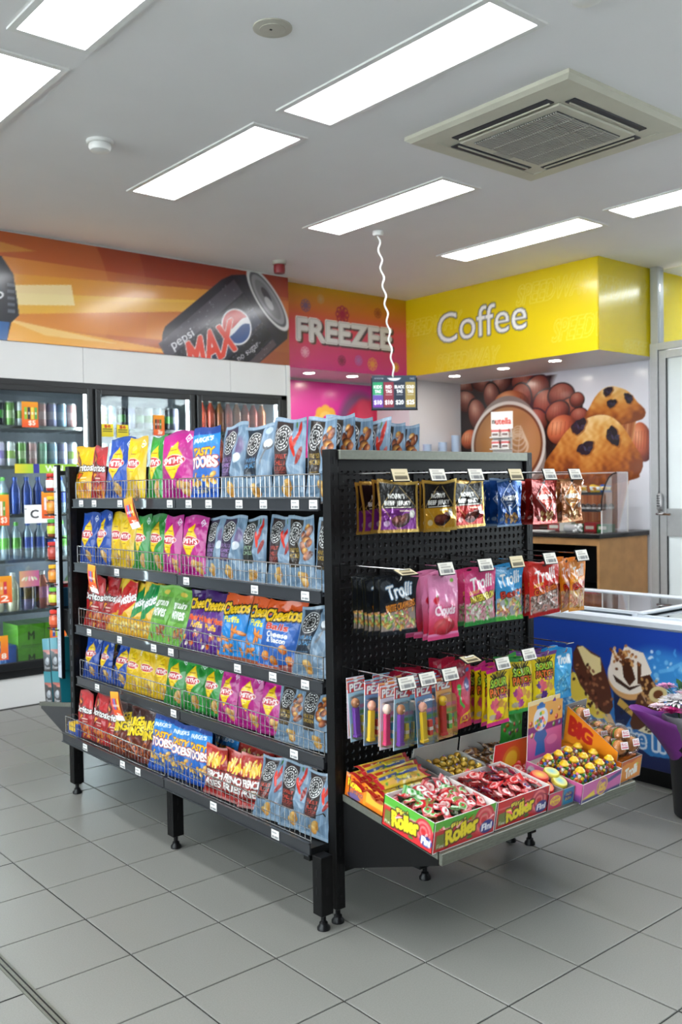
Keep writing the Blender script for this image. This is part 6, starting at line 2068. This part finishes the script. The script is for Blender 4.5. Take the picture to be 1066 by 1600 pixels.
# long gummy sticks heaped over the orange box
def stick(c1, c2, c3):
    L_ = .235
    cv = Cv(L_, .05, 60, c1)
    cv.rect(0, 0, .08, 1, '#b8242c').rect(.92, 0, 1, 1, '#b8242c').rect(.10, .62, .9, .85, c2).rect(.10, .18, .9, .38, c3)
    cv.ell(.5, .5, .12, .03, '#2c58a8').text('Gusano', .5, .5, .3, .42, '#e8d030', bold=1, out='#2c4c94', ow=1.5)
    for k in range(7):
        cv.ell(.16 + .11 * k, .3 + .4 * (k % 2), .03, .016, ['#5a9c3c', '#e8e0b0', '#4c6cb0'][k % 3], rot=.4)
    me_ = pouch_mesh('gummy_stick', cv, .03, int(hx(c1)[0] * 90), 'print_clear', .07, .8)
    me_.transform(Matrix.Translation((0, 0, -.025)))
    me_.transform(Matrix.Rotation(-math.pi / 2, 4, 'X'))
    return me_
SK_ = [stick('#e8c440', '#b83428', '#e8d890'), stick('#d8b438', '#4c5c9c', '#e0a848')]
k = 0
for lay in range(3):
    for i in range(6 - lay):
        y = .018 + i * .027 + lay * .012
        Ml = MY @ Matrix.Translation((-.045 + .012 * (i % 2) - .006 * lay, y, .046 + lay * .026 + i * .0015)) @ Matrix.Rotation(.10 + rc_.uniform(-.05, .05), 4, 'Z') @ Matrix.Rotation(.06, 4, 'Y') @ Matrix.Rotation(.25, 4, 'X')
        o = mesh_obj('gummy_stick', SK_[k % 2], None)
        o.matrix_world = Ml
        tag(o, 'long yellow and red wrapped gummy stick, %s layer, %s from front' % (['bottom', 'middle', 'top'][lay], ORD[i]), 'sweet', 'gummy sticks heaped on the orange box')
        k += 1
B(-.135, .135, .005, .17, .003, .028).build('inner_liner', 'card_grey', [o for o in bpy.data.objects if o.get('label', '').startswith('orange and yellow sweet box')][0])

# bubble gum tape boxes
for k, (x, c1, c2, nm) in enumerate(((1.105, '#c83a5c', '#e8c838', 'pink'), (1.172, '#2c8cb8', '#e8d048', 'blue'))):
    w_ = .073 if k == 0 else .058
    c = Cv(w_, .055, 36, c1)
    c.ell(.5, .52, .40, .26, '#b82c80' if k == 0 else '#1c5c98').ell(.5, .52, .36, .22, '#e8c838' if k == 0 else '#2c3c8c').text('Hubba', .5, .66, .5, .2, '#b82c80' if k == 0 else '#f0d838', bold=.8, rot=.1).text('Bubba', .5, .40, .5, .2, '#b82c80' if k == 0 else '#f0d838', bold=.8, rot=.1)
    open_box('small %s bubble gum box at the front of the tray' % nm, on_tray(x, -.067), w_, .12, .055, .055, c, Cv(.12, .055, 16, c1), inner='card_grey')
tp = MB().lathe([(0, 0), (.026, .0), (.030, .005), (.030, .019), (.026, .024), (0, .024)], 20, cols=['#b81c20', '#c82428', '#d02c2c', '#d02c2c', '#d83430', '#e8c840'])
tpm = tp.mesh('gum_tape', 'print_satin', True)
tp2 = MB().lathe([(0, 0), (.024, .0), (.027, .005), (.027, .019), (.024, .024), (0, .024)], 20, cols=['#6a3a9c', '#8a4cb0', '#9c5cc0', '#d8d040', '#e8e060', '#70c0d0']).mesh('gum_tape', 'print_satin', True)
for k, (x, y, z, mm) in enumerate(((1.098, .0, .043, tpm), (1.108, .03, .062, tpm), (1.170, .0, .043, tp2), (1.172, .032, .058, tp2))):
    o = mesh_obj('gum_tape', mm, None)
    o.matrix_world = on_tray(x, -.067) @ Matrix.Translation((0, y + .045, z)) @ Matrix.Rotation(.35 - .2 * (k % 2), 4, 'X')
    tag(o, '%s round bubble gum tape, %s in its small box' % (['red', 'red', 'purple', 'purple'][k], ['lower', 'upper'][k % 2]), 'bubble gum', 'gum tapes in the small boxes')

# mini gumball machines in a pink box with a header card
MP = on_tray(1.325, -.085, .06)
pf = Cv(.235, .065, 80, '#c85aa0')
pf.poly([(0, .2), (.3, .5), (.35, .1), (0, 0)], '#e8c838').poly([(1, .75), (.65, .55), (.62, .75), (1, .95)], '#3c3c7c').rect(0, 0, 1, .2, '#2c3070').ell(.5, .52, .135, .12, '#e0b838').ell(.5, .52, .115, .10, '#9c4c98').text('Gum', .5, .62, .16, .25, '#e8c040', bold=1).text('Balls', .5, .40, .18, .25, '#e8c040', bold=1)
ps = Cv(.22, .065, 70, '#d0649c')
ps.grad('#3c3478', '#a04c90', y0=0, y1=.4).ell(.12, .5, .08, .10, '#d8e0ec').ell(.12, .35, .05, .05, '#2c68b0').ell(.62, .5, .14, .09, '#e0b838').text('MINI', .62, .55, .2, .3, '#7c2c78', bold=1)
for q in range(12):
    ps.ell(.08 + .02 * (q % 5), .45 + .06 * (q // 5), .012, .012, ['#e84838', '#f0c838', '#48a848', '#4878d0'][q % 4])
ph = Cv(.20, .20, 90, '#e8a04c')
ph.grad('#b8509c', '#d870a8', y0=0, y1=.45).rect(0, .45, 1, .56, '#7c2c80').rect(0, .56, 1, .92, '#e8ac58').rect(0, .92, 1, 1, '#f0d8a0')
ph.ell(.36, .66, .21, .20, '#dfe4f0').poly([(.22, .06), (.52, .06), (.48, .28), (.56, .36), (.5, .46), (.22, .46), (.18, .36), (.26, .28)], '#2c68b4').rect(.24, .84, .48, .90, '#3c7cc4').ell(.36, .9, .07, .04, '#2c68b4')
rq = np.random.RandomState(5)
for q in range(46):
    a, rr = rq.uniform(0, 6.28), rq.uniform(0, .15)
    ph.ell(.36 + rr * math.cos(a), .63 + rr * math.sin(a), .032, .032, ['#e84838', '#f4d04c', '#58b058', '#5088d8', '#f08cb0', '#f0f0f0'][q % 6])
for x, y, cc in ((.08, .62, '#d84838'), (.12, .42, '#e8d888'), (.66, .72, '#3c68c0'), (.82, .62, '#d83c34'), (.9, .75, '#e89030'), (.75, .50, '#48a048'), (.92, .5, '#4870c8')):
    ph.lump(x, y, .045, .045, '#5a2018', cc, '#fff0e0')
ph.ell(.7, .25, .16, .08, '#e080b8')
t = open_box('pink box of mini gumball machines with picture header card', MP, .235, .22, .065, .065, pf, ps, backcv=None)
slab('header_card', ph, t, (-.015, .218, .06), (-.10, 0, 0), t=.003, mat_front='print_satin', mat_side='card_white', edge='#e8e0d8')
B(-.114, .114, .006, .214, .003, .0155).build('inner_liner', 'card_white', t)
GB = thing('gumball_machine', None, 'gumball machine', (0, 0, 0))
mat('gum_yellow', '#e8bc1c', 0.3, coat=.3)
MB().lathe([(.020, 0), (.021, .004), (.018, .014), (.0165, .020)], 16).build('yellow_base', 'gum_yellow', GB, smooth=True)
bm = MB()
for q in range(34):
    a, zz = q * 2.4, -.016 + .001 * q
    rr = math.sqrt(max(.0, .0195 ** 2 - zz ** 2)) * .86
    bm.ball((rr * math.cos(a), rr * math.sin(a), .040 + zz), .0048, seg=7, rings=5, col=['#d83428', '#f0c828', '#3c9c40', '#3468c8', '#e878a0', '#e87828', '#e8e4d8'][q % 7])
bm.ball((0, 0, .036), .013, seg=8, rings=6, col='#d8a840')
tag(bm.build('gumballs', 'print_satin', GB, smooth=True), kind='stuff')
MB().ball((0, 0, .040), .0225, .0225, .0225, 16, 10).build('clear_globe', 'blister', GB, smooth=True)
MB().lathe([(.0125, .0585), (.013, .062), (.009, .066), (.006, .070), (0, .071)], 16).build('yellow_lid', 'gum_yellow', GB, smooth=True)
sp = [(x, y) for y in (.036, .096, .156) for x in (-.087, -.029, .029, .087)]
for k, (x, y) in enumerate(sp):
    Mk = MP @ Matrix.Translation((x, y, .016)) @ Matrix.Rotation(rc_.uniform(0, 6), 4, 'Z')
    lb = 'mini gumball machine with yellow lid, %s row, %s from left' % (['front', 'middle', 'back'][k // 4], ORD[k % 4])
    if k == 0:
        GB.matrix_world = Mk
        GB.scale = (1.26,) * 3
        GB['label'], GB['group'] = lb, 'mini gumball machines in the pink box'
    else:
        copy_tree(GB, Mk.translation, Mk.to_euler(), lb, 'mini gumball machines in the pink box', (1.26,) * 3)

# orange box of gummy burgers
MT = on_tray(1.525, -.062, .06)
tf = Cv(.135, .075, 60, '#e08a1c')
tf.poly([(0, .78), (.3, .86), (.5, .80), (.8, .92), (1, .86), (1, 1), (0, 1)], '#c85a18').rect(0, 0, 1, .12, '#d87814').text('Trolli', .52, .42, .55, .42, '#f4f0e8', bold=2, rot=.12).ell(.78, .66, .04, .03, '#c8d840')
tsd = Cv(.24, .075, 40, '#e07c18')
t = open_box('orange box of wrapped gummy burgers at right end of tray', MT, .135, .24, .075, .075, tf, tsd, inner='card_grey')
ts2 = Cv(.21, .13, 60, '#e88a18')
ts2.text('BIG', .30, .55, .42, .5, '#b82418', bold=3)
slab('side_flap', ts2, t, (-.066, .125, .07), (0, 0, -math.pi / 2), t=.003, mat_front='print_satin', mat_side='card_grey', bend=lambda V: np.stack([V[:, 0], V[:, 1], V[:, 2] * (1 - .72 * np.clip((V[:, 0] + .105) / .21, 0, 1))], -1))
B(-.0665, .0665, .236, .239, .07, .20).build('back_flap', 'card_grey', t)
mat('gum_orange', '#d8701c', 0.5)
B(-.06, .06, .02, .235, .055, .072).build('riser', 'gum_orange', t)
BG = thing('gummy_burger', None, 'gummy burger', (0, 0, 0))
mat('bun', '#d88c4c', 0.35, var=.1)
MB().lathe([(0, 0), (.022, 0), (.0255, .004), (.0255, .009), (.023, .011)], 16).build('bottom_bun', 'bun', BG, smooth=True)
MB().lathe([(.024, .011), (.0262, .013), (.0262, .018), (.024, .020)], 16, col='#b04030').lathe([(.024, .020), (.0275, .021), (.0275, .0245), (.024, .026)], 14, col='#6aa030').lathe([(.024, .009), (.0268, .010), (.0268, .012), (.024, .013)], 12, col='#ecd070').build('filling', 'print_satin', BG, smooth=True)
MB().lathe([(.025, .026), (.0258, .030), (.023, .038), (.014, .044), (0, .046)], 16).build('top_bun', 'bun', BG, smooth=True)
wr = MB().lathe([(0, -.004), (.028, -.003), (.034, .004), (.0335, .040), (.026, .050), (0, .053)], 12).add([(-.03, -.052, .02), (.03, -.052, .024), (.026, -.03, .03), (-.026, -.03, .028)], [(0, 1, 2, 3)]).add([(-.03, .052, .02), (.03, .052, .024), (.026, .03, .03), (-.026, .03, .028)], [(3, 2, 1, 0)])
wr.build('clear_wrapper', 'blister', BG, smooth=True)
cb = Cv(.03, .024, 16, '#f0ecec')
cb.text('BIG', .5, .62, .7, .35, '#b83448', bold=.6).rect(.1, .15, .9, .35, '#c86070')
slab('sticker', cb, BG, (.004, -.008, .0535), (-math.pi / 2, 0, 0), t=.001)
pos = [(-.030, .045), (.034, .040), (-.032, .085), (.032, .082), (-.030, .125), (.033, .122), (-.030, .165), (.032, .165), (-.028, .205), (.0, .062)]
for k, (x, y) in enumerate(pos):
    Mk = MT @ Matrix.Translation((x, y, .106 + .012 * (y > .1) + (.03 if k == 9 else 0) + .05 * (k == 8))) @ Matrix.Rotation(-.35 + .1 * (k % 3), 4, 'Z') @ Matrix.Rotation(1.15, 4, 'X') @ Matrix.Translation((0, 0, -.02))
    lb = 'clear-wrapped gummy burger in orange box, %s from the front' % ORD[k]
    if k == 0:
        BG.matrix_world = Mk
        BG['label'], BG['group'] = lb, 'gummy burgers in the orange box'
    else:
        copy_tree(BG, Mk.translation, Mk.to_euler(), lb, 'gummy burgers in the orange box')

# ================================================================== FAR END BAY
mat('slot_grey', '#4a4d52', 0.5)
FE = thing('far_end_bay', 'black end bay at far end of the rack with jar strip and teal boxes', 'shelving bay', (1.04, 2.22, 0))
for x0, x1 in ((.557, .592), (1.49, 1.525)):
    p = slotted_post(FE, x0, x1, 2.195, 2.235, .045, 1.456, 'yY')
    sx = MB()
    z = 1.42
    while z > .12:
        sx.box(x0 - .0009, x0 + .001, 2.209, 2.217, z - .012, z + .012)
        z -= .048
    tag(sx.build('side_slots', 'slot_grey', p, world=True), kind='stuff')
    f = MB()
    foot(f, (x0 + x1) / 2, 2.215)
    f.build('levelling_foot', 'black_plastic', p, world=True, smooth=True)
B(.592, 1.49, 2.205, 2.215, .25, 1.44).build('back_panel', 'black_metal', FE, world=True)
B(.592, 1.49, 2.20, 2.23, 1.42, 1.455).build('top_bar', 'black_metal', FE, world=True)
def fz(y):
    return .295 + (2.64 - y) * .16
ft = MB().prism([(2.236, fz(2.236)), (2.636, fz(2.636)), (2.636, fz(2.636) - .012), (2.236, fz(2.236) - .012)], .588, 1.522, axis='x')
ft.build('base_tray', 'deck_grey', FE, world=True)
B(.586, 1.526, 2.636, 2.65, .27, .303).build('front_edge_strip', 'brushed', FE, world=True)
for x in (.582, 1.52):
    MB().prism([(2.236, fz(2.236)), (2.64, .30), (2.64, .275), (2.30, .175), (2.236, .175)], x, x + .006, axis='x').build('side_bracket', 'rail_grey', FE, world=True)
    MB().prism([(2.236, fz(2.236) + .008), (2.65, .305), (2.65, .285), (2.236, fz(2.236) - .012)], x - .004, x, axis='x').build('side_strip', 'brushed', FE, world=True)
# upper small shelf of the far bay
MB().prism([(2.236, .78), (2.50, .78), (2.50, .765), (2.34, .66), (2.236, .66)], .60, .606, axis='x').build('shelf_bracket', 'black_metal', FE, world=True)
B(.60, 1.49, 2.236, 2.52, .775, .785).build('upper_shelf', 'deck_grey', FE, world=True)
# white strip with outlined lettering
ST = thing('clip_strip', 'tall white vertical strip with outlined lettering at far end of rack', 'sign strip', (.585, 2.405, .46), (0, 0, -math.pi / 2))
cv = Cv(.036, 1.0, 18, '#c9ccd0')
cv.grad('#b4bcc8', '#d2d2d4')
for z in (.20, .47, .75):
    mk = cv.tmask('FORTHEGOLD', .5, z, 5.6, .018, rot=math.pi / 2)
    cv.put(np.clip(dil(mk, 1) - mk * .6, 0, 1), '#8a9098', .8)
for z in (.07, .345, .61, .89):
    cv.text('NY', .5, z, .7, .022, '#5a6066', shear=.4, bold=.6)
slab('printed_face', cv, ST, (0, 0, 0), t=.004, edge='#30343a')
B(-.020, .020, .002, .016, -.005, 1.008).build('backing_channel', 'black_plastic', ST)
B(-.012, .012, .016, .05, .96, .98).build('mount_arm', 'black_plastic', ST)
MB().box(-.16, -.02, .02, .026, .95, .956).build('mount_bar', 'black_plastic', ST)
# sauce jars on the clip strip
JC = [('#b8302c', '#c8342c', '#e8e0d8', 'red lid and white label'), ('#c87828', '#e8c028', '#e0902c', 'yellow lid and orange label'), ('#8a4424', '#58b040', '#b8cc3c', 'green lid and lime label'), ('#a83c2c', '#d0302c', '#b04438', 'red lid and barcode'),
      ('#b86a28', '#e8b028', '#dc8c2c', 'amber lid and orange label'), ('#8a4a24', '#70c040', '#c4cc40', 'bright green lid and yellow label'), ('#b04428', '#d8382c', '#d86038', 'red lid and orange label')]
for k, (body, lid, lab, dd) in enumerate(JC):
    z = 1.345 - k * .1095
    if k == 6:
        z = .690
    t = thing('sauce_jar', 'small sauce jar with %s, %s from top of the strip' % (dd, ORD[k]), 'jar', (.600, 2.475, z), group='sauce jars on the clip strip')
    MB().lathe([(.026, 0), (.031, .006), (.031, .058), (.026, .066), (.024, .07)], 16, cols=['#5a2418', body, body, '#4a2014', '#4a2014']).build('jar_body', 'drink', t, smooth=True)
    MB().lathe([(.0315, .016), (.0322, .017), (.0322, .052), (.0315, .053)], 16, col=lab).build('jar_label', 'print_satin', t, smooth=True)
    MB().lathe([(.028, .068), (.0295, .070), (.0295, .083), (.027, .085), (0, .085)], 16, col=lid).build('jar_lid', 'print_satin', t, smooth=True)
    MB().tube([(.03, -.07, -.004), (-.03, -.07, -.004), (-.036, .0, -.004), (-.03, .036, -.004), (.03, .036, -.004), (.036, 0, -.004), (.03, -.07, -.004)], .003, 6).build('wire_cradle', 'black_plastic', t, smooth=True)
# teal boxes on the far tray
tc = Cv(.085, .16, 40, '#1f7f8c')
tc.rect(0, 0, 1, .62, '#2b2b2e').ell(.5, .30, .3, .2, '#8c9096').ell(.6, .36, .2, .14, '#b8bcc0').text('Power', .5, .12, .7, .1, '#e8e8e8', bold=.8, shear=.3).poly([(0, .62), (1, .52), (1, .66), (0, .66)], '#a8584c').rect(.5, .52, .95, .58, '#d8806c', .6)
tb_me = slab_mesh('printed_side', tc, .002, 'print_satin')
for k, (y, z) in enumerate(((2.575, 0), (2.475, 0), (2.585, 1), (2.49, 1))):
    zz = fz(y + .04) + .002 + (.162 if z else 0)
    t = thing('charger_box', 'teal and black carton on far tray, %s %s one' % (['lower', 'upper'][z], ['outer', 'inner'][k % 2]), 'carton', (.645, y, zz), (-.12 if not z else -.12, 0, 0), group='teal cartons on the far tray')
    MB().box(-.045, .10, -.042, .042, 0, .16, col='#1b7482', ch=.002).build('carton_body', 'print_satin', t)
    mesh_obj('printed_side', tb_me, t, (-.0465, 0, 0), (0, 0, -math.pi / 2))
o = MB().box(-.05, .05, -.05, .05, 0, .10, col='#24506c', ch=.002).box(-.051, -.04, -.03, .03, .03, .06, col='#d8dce0').build('blue_carton', 'print_satin', None, loc=(.655, 2.455, .786))
tag(o, 'dark blue carton on the far bay upper shelf', 'carton')
o = MB().box(-.05, .06, -.05, .05, 0, .02, col='#c02c34', ch=.004).build('red_tray', 'print_satin', None, loc=(.655, 2.455, .8865))
tag(o, 'flat red packet lying on the dark blue carton', 'packet')

# ================================================================== FLOWER BUCKET
FB = thing('flower_bucket', 'tall black plastic flower bucket at the right edge', 'bucket', (2.245, .078, 0))
MB().lathe([(.098, 0), (.103, .006), (.122, .27), (.134, .285), (.134, .305), (.127, .305), (.120, .29), (.100, .02), (0, .02)], 32).build('bucket_wall', 'bucket', FB, smooth=True)
BQ = thing('bouquet', 'bouquet of white and magenta flowers in purple paper wrap', 'bouquet', (2.235, .078, .10))
mat('purple_wrap', '#7a3088', 0.45, var=.12, scale=12)
mat('grey_wrap', '#6a686e', 0.5, var=.1, scale=12)
IL, IT = Vector((-.764, .645, 0)), Vector((-.645, -.764, 0))
def sheet(r0, r1, z0, z1, tip, a_tip, n=48, droop=0.):
    """paper wrapped in a cone, its corner standing out towards a_tip"""
    m = MB()
    vs, fs = [], []
    J = 9
    for j in range(J):
        t_ = j / (J - 1)
        for k in range(n):
            a = 2 * math.pi * k / n
            cn = max(0, math.cos(a - a_tip)) ** 6 + .55 * max(0, math.cos(a - a_tip - 1.7)) ** 6 + .4 * max(0, math.cos(a - a_tip + 1.9)) ** 6
            r = r0 + (r1 - r0) * t_ ** 1.1 + tip * cn * t_ ** 1.6
            if math.cos(a) > 0:
                r = min(r, .115 / max(.25, math.cos(a)))
            z = z0 + (z1 - z0) * t_ - droop * (1 - min(1, cn)) * t_ ** 2 + .006 * math.sin(9 * a + j) * t_
            vs.append((r * math.cos(a), r * math.sin(a), z))
    for j in range(J - 1):
        for k in range(n):
            k2 = (k + 1) % n
            fs.append((j * n + k, j * n + k2, (j + 1) * n + k2, (j + 1) * n + k))
    return m.add(vs, fs)
def solid(o, th=.0012):
    md = o.modifiers.new('thickness', 'SOLIDIFY')
    md.thickness = th
    return o
solid(sheet(.05, .15, .0, .345, .13, 2.44, droop=.05).build('purple_paper', 'purple_wrap', BQ, smooth=True))
solid(sheet(.045, .135, .0, .335, .06, 3.1, droop=.04).build('grey_paper', 'grey_wrap', BQ, smooth=True))
def bloom(par, c, r, n, lay, cols, cup=.5, seed=0):
    q = random.Random(seed)
    m = MB()
    for L_ in range(lay):
        f = 1 - L_ / lay
        rr = r * (.35 + .65 * f)
        el = cup + (1 - f) * 1.0
        for k in range(n):
            a = 2 * math.pi * (k + .5 * (L_ % 2)) / n + q.uniform(-.06, .06)
            e = el + q.uniform(-.1, .1)
            d = Vector((math.cos(a) * math.cos(e), math.sin(a) * math.cos(e), math.sin(e)))
            s_ = Vector((-math.sin(a), math.cos(a), 0)) * rr * 2.2 / n
            p = Vector(c)
            u = Vector((0, 0, rr * .12))
            m.add([p, p + d * rr * .55 - s_ + u, p + d * rr * .55 + s_ + u, p + d * rr, p + d * rr * .95 + u * .5 - s_ * .5, p + d * rr * .95 + u * .5 + s_ * .5], [(0, 1, 2), (1, 4, 5, 2), (4, 3, 5)], col=cols[q.randrange(len(cols))])
    return m.build('bloom', 'petal', par)
def fl(l, t, z):
    v = IL * l + IT * t
    return (v.x, v.y, z - .10)
WH, PKK, MGT = ['#f6f2f4', '#ece6ea', '#fdfbfb'], ['#f0dce4', '#f6ecf0', '#e8b8cc'], ['#c01878', '#a81068', '#d83090']
bloom(BQ, fl(.085, .0, .455), .080, 24, 9, WH, .05, 1)
bloom(BQ, fl(.165, .02, .44), .045, 18, 6, PKK, .15, 2)
bloom(BQ, fl(.135, .065, .43), .050, 18, 3, MGT, .3, 3)
bloom(BQ, fl(.06, .085, .44), .045, 16, 3, MGT, .35, 4)
bloom(BQ, fl(-.03, .06, .46), .075, 22, 8, WH, .1, 5)
bloom(BQ, fl(.02, -.05, .47), .06, 20, 6, PKK, .2, 6)
bloom(BQ, fl(.11, -.06, .50), .045, 18, 5, ['#d8a0c0', '#c880b0'], .3, 7)
lv = MB()
rl_ = random.Random(9)
for k in range(110):
    a, rr, z = rl_.uniform(0, 6.28), rl_.uniform(.02, .13), rl_.uniform(.27, .40)
    c = Vector((min(rr * math.cos(a), .08), rr * math.sin(a), z))
    d = Vector((math.cos(a) * .6, math.sin(a), rl_.uniform(.3, 1.2))).normalized() * rl_.uniform(.04, .07)
    s_ = d.cross(Vector((0, 0, 1))).normalized() * .014
    lv.add([c, c + d * .5 + s_, c + d, c + d * .5 - s_], [(0, 1, 2, 3)])
tag(lv.build('leaves', 'leaf', BQ), kind='stuff')
st_ = MB()
for k in range(9):
    a = k * .7
    st_.tube([(.02 * math.cos(a), .02 * math.sin(a), -.06), (.08 * math.cos(a), .08 * math.sin(a), .32)], .003, 5)
st_.build('stems', 'leaf', BQ)
